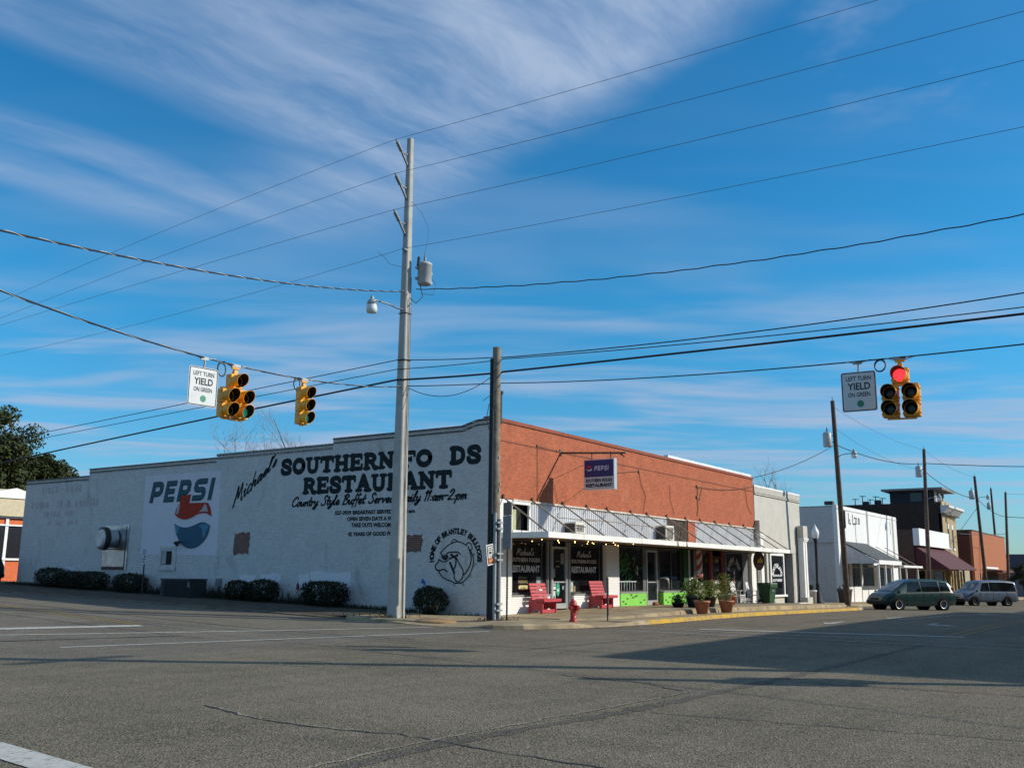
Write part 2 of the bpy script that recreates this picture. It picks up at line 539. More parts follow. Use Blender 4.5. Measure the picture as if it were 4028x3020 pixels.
SCRIPT = {   # slanted brush script
 'M': ([[(0, .02), (.1, .5), (.16, .95), (.24, .5), (.3, .3), (.4, .7), (.46, .98), (.52, .5), (.6, .0), (.7, .1)]], .74),
 'i': ([[(0, .3), (.08, .45), (.06, .12), (.14, .02), (.24, .12)], [(.1, .64), (.11, .68)]], .24),
 'c': ([[(.28, .38), (.18, .46), (.04, .28), (.1, .03), (.24, .05), (.34, .14)]], .34),
 'h': ([[(.02, .0), (.04, .5), (.08, 1.0)], [(.04, .2), (.16, .42), (.26, .4), (.25, .1), (.32, .03), (.4, .12)]], .4),
 'a': ([[(.3, .38), (.16, .46), (.03, .24), (.1, .03), (.24, .16), (.32, .44), (.28, .1), (.34, .02), (.42, .12)]], .42),
 'e': ([[(.03, .2), (.2, .26), (.28, .38), (.18, .47), (.05, .28), (.1, .04), (.24, .04), (.36, .14)]], .36),
 'l': ([[(.0, .2), (.14, .7), (.16, .98), (.08, .9), (.05, .3), (.1, .03), (.22, .12)]], .24),
 's': ([[(.0, .1), (.16, .46), (.2, .2), (.14, .03), (.02, .06)]], .28),
 "'": ([[(.08, 1.0), (.02, .8)]], .14),
 'C': ([[(.5, .78), (.4, .97), (.16, .8), (.06, .4), (.16, .06), (.38, .05), (.52, .22)]], .54),
 'o': ([[(.2, .46), (.05, .28), (.1, .03), (.26, .1), (.28, .36), (.2, .46), (.36, .4)]], .36),
 'u': ([[(.0, .3), (.06, .45), (.06, .1), (.16, .03), (.28, .3), (.31, .45), (.3, .1), (.36, .03), (.42, .12)]], .42),
 'n': ([[(.0, .3), (.06, .45), (.06, .0)], [(.06, .22), (.2, .45), (.28, .34), (.27, .08), (.36, .08)]], .38),
 't': ([[(.12, .85), (.08, .3), (.12, .03), (.24, .12)], [(-.02, .5), (.26, .54)]], .26),
 'r': ([[(.0, .3), (.08, .45), (.06, .0)], [(.06, .24), (.16, .44), (.28, .4)]], .3),
 'y': ([[(.0, .34), (.06, .45), (.08, .12), (.2, .1), (.3, .44)], [(.3, .44), (.24, -.1), (.1, -.34), (.0, -.2), (.3, .06), (.38, .12)]], .38),
 'S': ([[(.5, .82), (.36, .98), (.2, .8), (.3, .55), (.4, .25), (.24, .02), (.04, .08), (.02, .22)]], .52),
 'B': ([[(.16, .94), (.1, .5), (.06, .02)], [(.02, .84), (.3, .98), (.44, .8), (.18, .54), (.44, .4), (.38, .08), (.04, .02)]], .52),
 'f': ([[(.3, .9), (.22, 1.0), (.14, .6), (.06, -.28)], [(-.02, .42), (.26, .48)]], .26),
 'v': ([[(.0, .36), (.06, .45), (.12, .02), (.28, .42), (.38, .4)]], .36),
 'd': ([[(.3, .38), (.16, .46), (.03, .24), (.1, .03), (.24, .16), (.38, 1.0), (.28, .1), (.34, .02), (.42, .12)]], .44),
 'D': ([[(.16, .94), (.1, .5), (.06, .02), (.36, .06), (.56, .5), (.42, .92), (.06, .94)]], .6),
 'm': ([[(.0, .3), (.06, .45), (.05, .0)], [(.06, .22), (.17, .45), (.22, .34), (.2, .0)], [(.21, .22), (.34, .45), (.4, .34), (.38, .06), (.46, .1)]], .48),
 'p': ([[(.02, .34), (.08, .45), (.0, -.34)], [(.06, .22), (.18, .46), (.3, .3), (.2, .03), (.06, .1)]], .36),
 '1': ([[(.02, .74), (.16, .95), (.12, .5), (.08, .02)]], .24),
 '2': ([[(.04, .72), (.18, .96), (.34, .8), (.2, .4), (.0, .04), (.2, .08), (.36, .04)]], .42),
 ':': ([[(.08, .08), (.09, .1)], [(.12, .36), (.13, .38)]], .2),
 '-': ([[(.02, .42), (.34, .44)]], .38),
 ' ': ([], .3)}

def slab_text(mb, s, x0, x1, y0, h, fn):
    tot = sum(SLAB[c][1] for c in s)
    k = (x1 - x0) / tot
    x = x0
    for c in s:
        st, w = SLAB[c]
        for pts, ww, cv in st:
            P = [(x + p[0] * k, y0 + p[1] * h) for p in pts]
            brush(mb, P, ww * 1.48 * min(k, h), fn, bool(cv))
        x += w * k
    return mb

def script_text(mb, s, x0, x1, y0, h, fn, w=0.13, slant=0.25):
    tot = sum(SCRIPT[c][1] for c in s) + 0.2
    k = (x1 - x0) / tot
    x = 0.0
    for c in s:
        st, wd = SCRIPT[c]
        for pts in st:
            P = [(x0 + (x + p[0] + slant * p[1]) * k, y0 + p[1] * h) for p in pts]
            brush(mb, P, w * h, fn, True, w * h * 0.75)
        x += wd
    return mb

# ---------------------------------------------------------------- the lie of the land
def ramp(t):
    return 0.5 * (t + math.sqrt(t * t + 1.5))
def zr(x, y):
    """height of the road: rises up the side street, falls away along the main street"""
    a = 0.024 * ramp(min(y, 90.0) - 0.3) - 0.012
    return (a if y < 0 or x < 4 else 0.024 * ramp(min(y, 90.0) - 0.3) * max(0.0, 1 - (x - 4) / 20)) - 0.0105 * ramp(min(x, 130.0) - 10)
ZS = ([-6, 0, 9, 17, 26, 35, 43, 60, 140], [0.07, 0.13, 0.27, 0.22, 0.10, -0.11, -0.19, -0.38, -1.15])
def zs(x):
    """height of the raised sidewalk along the shop fronts"""
    return float(np.interp(x, *ZS))
# ---------------------------------------------------------------- setting
M_ASPH = asphalt('asphalt', (0.158, 0.134, 0.094))
M_ASPH2 = asphalt('side_asphalt', (0.152, 0.134, 0.104), 0.1)
M_CONC = mat('walk_concrete', (0.30, 0.225, 0.125), 0.9, var=0.28, scale=1.1, bump=0.4, detail=9)
M_CONC2 = mat('kerb_concrete', (0.33, 0.255, 0.15), 0.9, var=0.35, scale=1.6, bump=0.5, detail=9)
M_YEL = paint_worn('yellow_paint', (0.58, 0.35, 0.04), (0.30, 0.23, 0.12), 0.5, 3.5)
M_WHT = paint_worn('white_marking', (0.48, 0.47, 0.42), (0.17, 0.155, 0.135), 0.85)
M_WHT2 = paint_worn('faint_marking', (0.40, 0.39, 0.35), (0.165, 0.15, 0.13), 0.55)
M_YELM = paint_worn('yellow_marking', (0.32, 0.2, 0.04), (0.165, 0.15, 0.128), 0.55)
M_TAR = mat('tar', (0.045, 0.042, 0.04), 0.8, var=0.4, scale=9)
M_DIRT = mat('dirt', (0.055, 0.042, 0.025), 0.95, var=0.5, scale=2.5, bump=0.6)

def sheet(name, m, xs, ys, dz, f=zr):
    b = MB()
    nx, ny = len(xs), len(ys)
    b.add([(x, y, f(x, y) + dz) for y in ys for x in xs], [(j * nx + i, j * nx + i + 1, (j + 1) * nx + i + 1, (j + 1) * nx + i) for j in range(ny - 1) for i in range(nx - 1)], True)
    return struct(b, name, m)
lin = lambda a, b, n: [a + (b - a) * i / n for i in range(n + 1)]
sheet('ground', M_DIRT, lin(-300, -20, 14) + lin(-18, 60, 39) + lin(70, 700, 21), lin(-220, -30, 8) + lin(-26, 60, 43) + lin(70, 620, 20), -0.07)
sheet('road', M_ASPH, lin(-110, -30, 10) + lin(-28, 60, 44) + lin(65, 420, 40), lin(-24.0, -4.2, 14), 0.0)
sheet('road', M_ASPH, lin(-70, -18.2, 20), lin(-4.2, 14, 12), 0.0)
sheet('parking_bay', M_ASPH, lin(22, 60, 19) + lin(65, 200, 12), lin(-4.2, -2.0, 2), 0.0)
sheet('side_road', M_ASPH2, lin(-18.2, -3.6, 8), lin(-4.2, 60, 44) + lin(64, 110, 6), 0.0)

def stripe(name, m, pts, w, dz=0.008, step=0.8):
    """a painted line on the road through the given points"""
    b = MB()
    P = [pts[0]]
    for q in pts[1:]:
        p = P[-1]
        k = max(1, int(math.dist(p, q) / step))
        P += [(p[0] + (q[0] - p[0]) * i / k, p[1] + (q[1] - p[1]) * i / k) for i in range(1, k + 1)]
    n = len(P)
    L, R = [], []
    for i in range(n):
        a, c = P[max(0, i - 1)], P[min(n - 1, i + 1)]
        l = math.dist(a, c) or 1
        nx, ny = -(c[1] - a[1]) / l * w / 2, (c[0] - a[0]) / l * w / 2
        L.append((P[i][0] + nx, P[i][1] + ny, zr(P[i][0] + nx, P[i][1] + ny) + dz))
        R.append((P[i][0] - nx, P[i][1] - ny, zr(P[i][0] - nx, P[i][1] - ny) + dz))
    b.add(L + R, [(i, i + 1, n + i + 1, n + i) for i in range(n - 1)])
    return struct(b, name, m)
stripe('crosswalk_line', M_WHT, [(-17.6, 3.9), (-4.9, -1.4)], 0.16)
stripe('crosswalk_line', M_WHT, [(-16.4, -0.7), (-5.4, -3.9)], 0.16)
stripe('stop_line', M_WHT, [(-17.9, 5.6), (-11.2, 4.0)], 0.55)
stripe('stop_line', M_WHT, [(-0.1, -8.0), (1.35, -15.2)], 0.3)
stripe('stop_line', M_WHT, [(-23.3, -10.6), (-23.75, -14.6)], 0.36)
stripe('crosswalk_line', M_WHT2, [(-2.35, -6.4), (-2.6, -12.8), (-2.95, -18.5)], 0.14)
stripe('crosswalk_line', M_WHT2, [(-0.9, -6.4), (-1.4, -17.2)], 0.12)
for dx in (-0.16, 0.16):
    stripe('centre_line', M_YELM, [(-10.9 + dx, 4.5), (-9.4 + dx, 16), (-9.0 + dx, 60)], 0.12)
    stripe('centre_line', M_YELM, [(1.6, -14.85 + dx), (60, -14.95 + dx), (150, -15 + dx)], 0.12)
stripe('lane_line', M_WHT, [(12.6, -10.9), (21, -11.3)], 0.13)
def arrow(x, y, a, turn):
    b = MB()
    pts = [(0, -.08), (1.5, -.08), (1.5, -.32), (2.4, 0), (1.5, .32), (1.5, .08), (0, .08)]
    if turn:
        pts = [(0, -.08), (1.5, -.08), (1.72, .3), (2.0, .2), (1.85, 1.0), (1.2, .55), (1.46, .42), (1.36, .1), (0, .08)]
    ca, sa = math.cos(a), math.sin(a)
    P = [(x + u * ca - v * sa, y + u * sa + v * ca) for u, v in pts]
    b.add([(u, v, zr(u, v) + 0.008) for u, v in P], [tuple(range(len(P)))])
    struct(b, 'lane_arrow', M_WHT)
arrow(8.6, -9.9, PI, False)
arrow(9.6, -12.9, PI, True)
arrow(15.8, -10.3, PI, False)
arrow(27.0, -11.8, PI, True)

def crack(pts, w, m=M_TAR, wob=0.07, dz=0.006):
    P = []
    for i in range(len(pts) - 1):
        k = max(2, int(math.dist(pts[i], pts[i + 1]) / 0.16))
        for j in range(k):
            t = j / k
            P.append((pts[i][0] + (pts[i + 1][0] - pts[i][0]) * t + random.gauss(0, wob * 0.35), pts[i][1] + (pts[i + 1][1] - pts[i][1]) * t + random.gauss(0, wob * 0.35)))
    b = MB()
    n = len(P)
    vs = []
    for i in range(n):
        a, c = P[max(0, i - 1)], P[min(n - 1, i + 1)]
        l = math.dist(a, c) or 1
        ww = w * random.uniform(0.45, 1.2) / 2
        nx, ny = -(c[1] - a[1]) / l * ww, (c[0] - a[0]) / l * ww
        vs += [(P[i][0] + nx, P[i][1] + ny, zr(*P[i]) + dz), (P[i][0] - nx, P[i][1] - ny, zr(*P[i]) + dz)]
    b.add(vs, [(2 * i, 2 * i + 1, 2 * i + 3, 2 * i + 2) for i in range(n - 1)])
    return struct(b, 'road_crack', m)
M_SEAM = asphalt('seam_asphalt', (0.108, 0.095, 0.074), 0.0)
M_LIP = asphalt('lip_asphalt', (0.26, 0.23, 0.185), 0.2)
crack([(-23.6, -14.42), (-20.6, -14.33), (-17.4, -14.7), (-12.5, -14.9), (-2, -15.0)], 0.24, M_SEAM, 0.03, 0.004)
crack([(-22.4, -14.16), (-20.9, -14.12), (-18.2, -14.28), (-15.0, -14.5)], 0.05, M_LIP, 0.06, 0.007)
crack([(-20.31, -10.3), (-20.7, -11.8), (-20.7, -12.8), (-20.52, -13.6), (-20.6, -14.3), (-20.7, -14.9), (-20.8, -16.3), (-20.9, -18)], 0.035)
crack([(-20.27, -10.3), (-20.66, -11.8), (-20.66, -12.8), (-20.48, -13.6)], 0.035, M_LIP, 0.06, 0.007)
crack([(-14.4, -11.5), (-14.7, -13.6), (-15.35, -14.45)], 0.05)
crack([(-13.0, -15.2), (-12.8, -18.6), (-12.6, -21)], 0.04)
crack([(-17.5, -15.0), (-17.2, -17.5), (-16.8, -21)], 0.03)
crack([(-9.5, -4.6), (-9.0, 6), (-8.0, 22)], 0.07)
crack([(-12.6, -0.5), (-11.6, 12), (-10.2, 30)], 0.06)
crack([(-16.5, 1.6), (-12.3, 0.4)], 0.22)
crack([(-11, -8.4), (0, -9.2), (16, -9.0)], 0.04)
for (px_, py_, r_) in ((-15.6, -7.2, 0.5),):
    crack([(px_ + r_ * math.cos(a), py_ + r_ * math.sin(a)) for a in np.linspace(0, 6.28, 12)], 0.05, M_LIP)

# kerb: swept along its line; (x, y, height above the road)
KP = [(-4.0, 120, .13), (-4.0, 60, .13), (-4.0, 30, .13), (-4.0, 12, .13), (-4.0, 3.0, .12), (-4.1, 1.2, .09), (-4.25, 0.1, .03), (-4.4, -1.5, .02), (-4.6, -2.6, .06), (-4.5, -3.4, .14), (-4.0, -4.15, .16), (-3.3, -4.6, .16), (-2.5, -4.95, .15), (-1.9, -5.12, .10), (-1.3, -5.25, .03), (-0.7, -5.35, .03), (-0.2, -5.42, .11), (0.6, -5.5, .14), (1.4, -5.55, .14)]
KY = [(1.4, -5.55, .14)] + [(x, -5.58, .14) for x in (3, 6, 9, 12, 15, 18, 21, 24, 26.5)]
KE = [(26.5, -5.58, .14), (28, -5.45, .14), (29.5, -5.0, .14), (31, -4.25, .14), (32.2, -3.5, .14), (33.2, -2.95, .14), (34.5, -2.72, .14), (36, -2.7, .14), (60, -2.7, .13), (90, -2.7, .13), (140, -2.7, .13)]
def kerb(path, name, m, w=0.2):
    b = MB()
    secs = []
    n = len(path)
    for i, (x, y, h) in enumerate(path):
        a, c = path[max(0, i - 1)], path[min(n - 1, i + 1)]
        l = math.hypot(c[0] - a[0], c[1] - a[1])
        nx, ny = -(c[1] - a[1]) / l, (c[0] - a[0]) / l        # towards the walk
        z = zr(x, y)
        j = random.uniform(-0.012, 0.012)
        secs.append([(x - nx * 0.03, y - ny * 0.03, z - 0.08), (x, y, z + h * 0.75 + j), (x + nx * 0.05, y + ny * 0.05, z + h + j), (x + nx * w, y + ny * w, z + h + 0.005), (x + nx * (w + 0.01), y + ny * (w + 0.01), z - 0.08)])
    vs = [v for s in secs for v in s]
    b.add(vs, [(i * 5 + k, i * 5 + k + 1, (i + 1) * 5 + k + 1, (i + 1) * 5 + k) for i in range(n - 1) for k in range(4)])
    b.add(secs[0], [(0, 1, 2, 3, 4)])
    b.add(secs[-1], [(4, 3, 2, 1, 0)])
    return struct(b, name, m)
kerb([(x, y, h * .45) for x, y, h in KP[:5]], 'kerb', mat('dark_kerb', (.11, .085, .055), .95, var=.4, scale=2))  # lower stretch along the side street, in a darker brown
kerb(KP[4:], 'kerb', M_CONC2)
kerb(KY, 'yellow_kerb', M_YEL)
kerb(KE, 'kerb', M_CONC2)

def strip_walk(name, m, xs, rows):
    """rows: functions of x giving (y, z)"""
    b = MB()
    k = len(rows)
    b.add([(x,) + r(x) for x in xs for r in rows], [(i * k + j, i * k + j + 1, (i + 1) * k + j + 1, (i + 1) * k + j) for i in range(len(xs) - 1) for j in range(k - 1)])
    return struct(b, name, m)
XS = lin(0.0, 42, 84) + lin(46, 140, 24)
KX = ([p[0] for p in KE], [p[1] for p in KE])
kl = lambda x: float(np.interp(x, *KX)) if x > 26.5 else -5.58
edge = lambda x: max(-3.9, kl(x) + 0.5) + 0.9 * max(0, 1 - max(0.0, x) / 2.2) ** 2
strip_walk('sidewalk', M_CONC, XS, [lambda x: (0.6, zs(x)), lambda x: (edge(x) + 0.06, zs(x)), lambda x: (edge(x), zs(x) - 0.03), lambda x: (edge(x) - 0.05, zr(x, -4) + 0.10), lambda x: (kl(x) + 0.18, zr(x, -5.4) + 0.137)])
M_JOINT = mat('joint_dirt', (0.09, 0.065, 0.04), .95, var=.4, scale=6)
joints = MB()
def walk_joint(x, y0, y1, w_=.03):
    q = joints
    q.add([(x, y0, zs(x) + .006), (x + w_, y0, zs(x) + .006), (x + w_, y1, zs(x) + .006), (x, y1, zs(x) + .006)], [(0, 1, 2, 3)])
    q.add([(x, y0 - .06, zr(x, -4) + .108), (x + w_, y0 - .06, zr(x, -4) + .108), (x + w_, y0 - .011, zs(x) - .03), (x, y0 - .011, zs(x) - .03)], [(0, 1, 2, 3)])
for x in (1.9, 3.7, 5.6, 7.5, 9.4, 11.3, 13.2, 15.1, 17.0, 18.9, 20.8, 22.7, 24.6, 26.3):
    walk_joint(x + random.uniform(-.2, .2), edge(x), -.05, random.uniform(.02, .05))
q = joints
q.add([(x, -1.95 + random.gauss(0, .012), zs(x) + .006) for x in lin(1.0, 26, 60)] + [(x, -1.98 + random.gauss(0, .012), zs(x) + .006) for x in lin(1.0, 26, 60)], [(i, i + 1, 62 + i, 61 + i) for i in range(60)])
struct(q, 'sidewalk_joint', M_JOINT)
def gutter(path, w0):
    """grit and dead leaves gathered along the foot of the kerb"""
    q = MB()
    vs = []
    P = []
    for i in range(len(path) - 1):
        k = max(1, int(math.dist(path[i][:2], path[i + 1][:2]) / .25))
        P += [(path[i][0] + (path[i + 1][0] - path[i][0]) * j / k, path[i][1] + (path[i + 1][1] - path[i][1]) * j / k) for j in range(k)]
    n = len(P)
    for i in range(n):
        a, c = P[max(0, i - 1)], P[min(n - 1, i + 1)]
        l = math.dist(a, c)
        nx, ny = (c[1] - a[1]) / l, -(c[0] - a[0]) / l
        ww = w0 * random.uniform(.3, 1.4)
        vs += [(P[i][0] - nx * .02, P[i][1] - ny * .02, zr(*P[i]) + .009), (P[i][0] + nx * ww, P[i][1] + ny * ww, zr(P[i][0], P[i][1]) + .005)]
    q.add(vs, [(2 * i, 2 * i + 1, 2 * i + 3, 2 * i + 2) for i in range(n - 1)])
    struct(q, 'gutter_dirt', mat('gutter_grit', (.13, .095, .06), .95, var=.5, scale=5, bump=.5))
gutter(KP[5:], .3)
gutter(KY + KE[1:8], .22)
# concrete corner and the dirt verge along the white wall
b = MB()
CK = [(-3.82, 3.0), (-3.9, 1.2), (-4.05, 0.1), (-4.2, -1.4), (-4.4, -2.6), (-4.3, -3.3), (-3.85, -4.0), (-3.2, -4.42), (-2.4, -4.77), (-1.8, -4.93), (-1.2, -5.06), (-0.6, -5.16), (0.0, -5.3)]
CI = [(0.3, 3.0), (0.3, 1.2), (0.3, 0.6)] + [(0.0, 0.4 - 0.2 * i) for i in range(10)]
vs = []
NS = 6
for (kx, ky), (ix, iy) in zip(CK, CI):
    hk = min(KP, key=lambda p: math.dist(p[:2], (kx, ky)))[2]
    for s in range(NS + 1):
        t = s / NS
        x, y = kx + (ix - kx) * t, ky + (iy - ky) * t
        vs.append((x, y, (zr(kx, ky) + hk) * (1 - t) ** 2 + (zr(x, y) + 0.125) * (1 - (1 - t) ** 2)))
b.add(vs, [(i * (NS + 1) + s, i * (NS + 1) + s + 1, (i + 1) * (NS + 1) + s + 1, (i + 1) * (NS + 1) + s) for i in range(len(CK) - 1) for s in range(NS)], True)
struct(b, 'corner_sidewalk', M_CONC)
ys = lin(3.0, 40, 30)
b = MB()
b.add([(x, y, zr(x, y) + (0.115 - 0.07 * min(1, max(0, (y - 3.0) / 1.5)) if k == 0 else 0.125) + (0.02 if 1 < k < 4 else 0)) for y in ys for k, x in enumerate((-3.82, -2.8, -1.8, -0.8, 0.3))], [(i * 5 + k, i * 5 + k + 1, (i + 1) * 5 + k + 1, (i + 1) * 5 + k) for i in range(30) for k in range(4)], True)
struct(b, 'dirt_verge', M_DIRT)
b = MB()
b.ball((-3.3, -0.25, 0.05), 0.55, 14, 8, (1, 1.5, 0.2))
struct(b, 'sand_heap', mat('sand', (0.34, 0.2, 0.09), 0.95, var=0.3, scale=5, bump=0.5))

def tufts(name, area, n, h, m, kind='stuff'):
    """blades of grass and weeds"""
    vs, fs = [], []
    for i in range(n):
        x, y = area()
        z = zr(x, y) + 0.12
        a = random.uniform(0, 2 * PI)
        hh = h * random.uniform(0.4, 1.4)
        w = 0.018
        lx, ly = random.gauss(0, 0.35) * hh, random.gauss(0, 0.35) * hh
        k = len(vs)
        vs += [(x - w * math.cos(a), y - w * math.sin(a), z), (x + w * math.cos(a), y + w * math.sin(a), z), (x + lx, y + ly, z + hh)]
        fs.append((k, k + 1, k + 2))
    b = MB()
    b.add(vs, fs)
    return tag(b.build(name, m), kind=kind)
tufts('weeds', lambda: random.choice([(-3.1 + random.gauss(0, .38), 1.6 + random.gauss(0, .38)), (-2.2 + random.gauss(0, .3), -1.8 + random.gauss(0, .3)), (random.uniform(-4, -.2), 2.9 + random.gauss(0, .25)), (-.08 - abs(random.gauss(0, .08)), random.uniform(.1, 3.4))]), 420, .11, mat('weed_blades', (0.055, 0.045, 0.02), 0.9, var=0.5))
M_GRASS = mat('grass_blades', (0.018, 0.024, 0.009), 0.9, var=0.6, scale=1.5)
tufts('grass', lambda: (-abs(random.gauss(0.05, 0.45)) - 0.02, random.uniform(3.2, 31)), 5200, 0.16, M_GRASS)
tufts('weeds', lambda: (-random.uniform(0.1, 0.7), random.choice([random.gauss(18, 0.7), random.gauss(13.6, .8), random.gauss(9.3, .8), random.gauss(14.2, .4), random.gauss(16.8, .5), random.gauss(21, .5)])), 1500, 0.42, mat('tall_weed_blades', (0.022, 0.022, 0.010), 0.9, var=0.5))

# ---------------------------------------------------------------- the corner shop building
M_PB = brick('white_painted_brick', 'yz', (0.60, 0.60, 0.58), (0.53, 0.535, 0.52), (0.44, 0.445, 0.435), 0.17, stain=(0.33, 0.32, 0.30), stain_amt=0.75, bump=0.55, mort=.008)
M_PBX = brick('white_painted_brick_front', 'xz', (0.80, 0.79, 0.75), (0.77, 0.765, 0.73), (0.66, 0.65, 0.62), 0.05, bump=0.6)
M_RB = brick('red_brick', 'xz', (0.44, 0.108, 0.044), (0.35, 0.082, 0.036), (0.39, 0.175, 0.105), 0.34, stain=(0.50, 0.20, 0.115), stain_amt=0.5, mort=.010, soot=(.15, .06, .04))
M_RBC = brick('red_brick_coping', 'xz', (0.33, 0.085, 0.045), (0.27, 0.07, 0.04), (0.2, 0.09, 0.06), 0.25, wide=0.1, row=0.14)
M_COP = brick('wall_coping', 'yz', (0.42, 0.41, 0.40), (0.30, 0.27, 0.26), (0.06, 0.055, 0.055), 0.3, wide=0.22, row=0.085, mort=0.022, stain=(0.1, 0.08, 0.075), stain_amt=0.7)
M_OLD = brick('bare_old_brick', 'yz', (0.20, 0.085, 0.06), (0.13, 0.075, 0.06), (0.24, 0.22, 0.2), 0.4)
M_DARKIN = mat('dark_interior', (0.012, 0.012, 0.012), 0.9)
M_ROOF = mat('roof_felt', (0.12, 0.115, 0.11), 0.9, scale=2)
M_WMET = mat('white_metal', (0.80, 0.79, 0.75), 0.5, var=0.1, scale=2.5)
M_CORR = mat('galvanised_sheet', (0.60, 0.61, 0.62), 0.55, var=0.12, scale=0.9)
M_RUST = mat('rusty_steel', (0.16, 0.09, 0.055), 0.8, var=0.4, scale=6)
M_ALU = mat('aluminium', (0.62, 0.63, 0.63), 0.35, 0.6, var=0.06)
M_BLACK = mat('black_paint', (0.012, 0.016, 0.02), 0.7, var=0.25, scale=3)
M_GLASS = glass()
M_SOFF = mat('canopy_soffit', (0.30, 0.22, 0.15), 0.8, var=0.2)

shop = thing('shop_building', 'long one storey corner building, white painted side wall and red brick front', 'building', (0, 0, 0))
X = lambda d: (lambda u, v: (d, u, v))           # (y, z) outline on a plane of given x
Yp = lambda d: (lambda u, v: (u, d, v))          # (x, z) outline on a plane of given y
top = [(0.0, 7.13), (0.55, 7.11), (0.9, 7.04), (1.3, 6.93), (7.97, 6.93), (7.97, 6.72), (15.25, 6.72), (15.25, 6.58), (25.1, 6.58), (25.1, 6.24), (30.9, 6.24)]
b = MB()
b.prism([(0, -0.4)] + top + [(30.9, -0.4)], X(0.0), X(0.3))
side = b.build('side_wall', M_PB, shop)
b = MB()
segs = [[(0.0, 7.13), (0.55, 7.11), (0.9, 7.04), (1.3, 6.93), (7.95, 6.93)], [(7.99, 6.72), (15.23, 6.72)], [(15.27, 6.58), (25.08, 6.58)], [(25.12, 6.24), (30.93, 6.24)]]
for sg in segs:
    b.prism([(y, z + 0.003) for y, z in sg] + [(y, z + 0.075) for y, z in sg[::-1]], X(-0.05), X(0.36))
    b.prism([(y, z - 0.16) for y, z in sg] + [(y, z - 0.09) for y, z in sg[::-1]], X(-0.025), X(-0.002))
b.build('coping', M_COP, shop)
b = MB()
b.box(0.303, 26.4, 0.0, 0.3, 4.33, 7.13)
b.box(0.012, 0.3, -0.012, -0.003, 4.33, 7.13)
b.build('front_wall', M_RB, shop)
b = MB()
b.box(0.0, 26.4, -0.045, 0.34, 7.135, 7.27)
b.box(0.30, 26.4, -0.02, -0.002, 6.42, 6.46)
b.build('front_coping', M_RBC, shop)
b = MB()
b.box(15.1, 26.35, 0.06, 0.3, 7.275, 7.42)
b.build('flashing', mat('pale_flashing', (0.72, 0.76, 0.78), 0.5), shop)
b = MB()
b.box(0.303, 26.397, 0.303, 30.6, 5.7, 5.95)
b.box(0.303, 26.397, 30.603, 30.9, -0.4, 6.0)
b.box(26.1, 26.397, 0.303, 30.59, 5.96, 6.9)
b.build('roof', M_ROOF, shop)
b = MB()
b.box(0.31, 26.38, 1.6, 1.7, -0.3, 5.69)
b.build('inner_wall', M_DARKIN, shop)

# painted panel and the big soft drink sign
WL = lambda y0, z0=0.0: (lambda u, v, l=0.0: (-0.006 - l, y0 - u, z0 + v))
PW = lambda y, z, l=0.0: (-0.006 - l, y, z)
b = MB()
b.prism([(20.4, 6.06), (14.88, 6.04), (14.83, 2.3), (20.33, 2.34)], X(-0.004), X(-0.001))
b.build('painted_panel', brick('lilac_white_brick', 'yz', (0.67, 0.67, 0.72), (0.65, 0.65, 0.70), (0.58, 0.58, 0.62), 0.09, bump=0.8), side)
M_TEAL = brick('teal_sign_paint', 'yz', (0.05, 0.115, 0.14), (0.045, 0.105, 0.13), (0.035, 0.085, 0.10), 0.15)
M_TEALD = brick('dark_teal_sign_paint', 'yz', (0.03, 0.075, 0.085), (0.025, 0.068, 0.08), (0.02, 0.055, 0.06), 0.15)
M_REDP = brick('red_sign_paint', 'yz', (0.40, 0.045, 0.02), (0.38, 0.04, 0.018), (0.3, 0.04, 0.02), 0.12)
M_BLUEP = brick('blue_sign_paint', 'yz', (0.045, 0.12, 0.18), (0.04, 0.115, 0.17), (0.035, 0.095, 0.14), 0.12)
M_BLUEL = brick('light_blue_sign_paint', 'yz', (0.09, 0.25, 0.37), (0.085, 0.24, 0.36), (0.075, 0.2, 0.3), 0.12)
M_GREYP = brick('grey_sign_paint', 'yz', (0.42, 0.42, 0.44), (0.4, 0.4, 0.42), (0.34, 0.34, 0.36), 0.1)
def block(mb, strokes, y0, z0, sx, sz, w, lift):
    f = lambda u, v, l=0.0: PW(y0 - (u + 0.22 * v) * sx, z0 + v * sz, lift + l)
    for P in strokes:
        ribbon(mb, P, w, f)
BLK = {'P': [[(.13, 0), (.13, 1)], [(.0, .87), (.52, .87), (.62, .84), (.69, .75), (.69, .53), (.62, .44), (.52, .41), (.2, .41)]],
       'E': [[(.13, 0), (.13, 1)], [(.0, .87), (.78, .87)], [(.2, .5), (.7, .5)], [(.0, .13), (.78, .13)]],
       'S': [[(.82, .87), (.26, .87), (.16, .83), (.12, .76), (.12, .61), (.16, .54), (.26, .5), (.56, .5), (.66, .46), (.7, .39), (.7, .24), (.66, .17), (.56, .13), (0, .13)]],
       'I': [[(.13, 0), (.13, 1)]]}
b, b2 = MB(), MB()
for ch, y0, sx in (('P', 19.97, 1.06), ('E', 18.91, 1.0), ('P', 17.92, 1.04), ('S', 16.82, 1.05), ('I', 15.72, 1.05)):
    block(b, BLK[ch], y0, 4.74, sx, 1.0, 0.26, 0.004)
    block(b2, BLK[ch], y0 - 0.01, 4.75, sx, 0.99, 0.16, 0.012)
b.build('sign_lettering', M_TEALD, side)
b2.build('sign_lettering', M_TEAL, side)
q = MB()
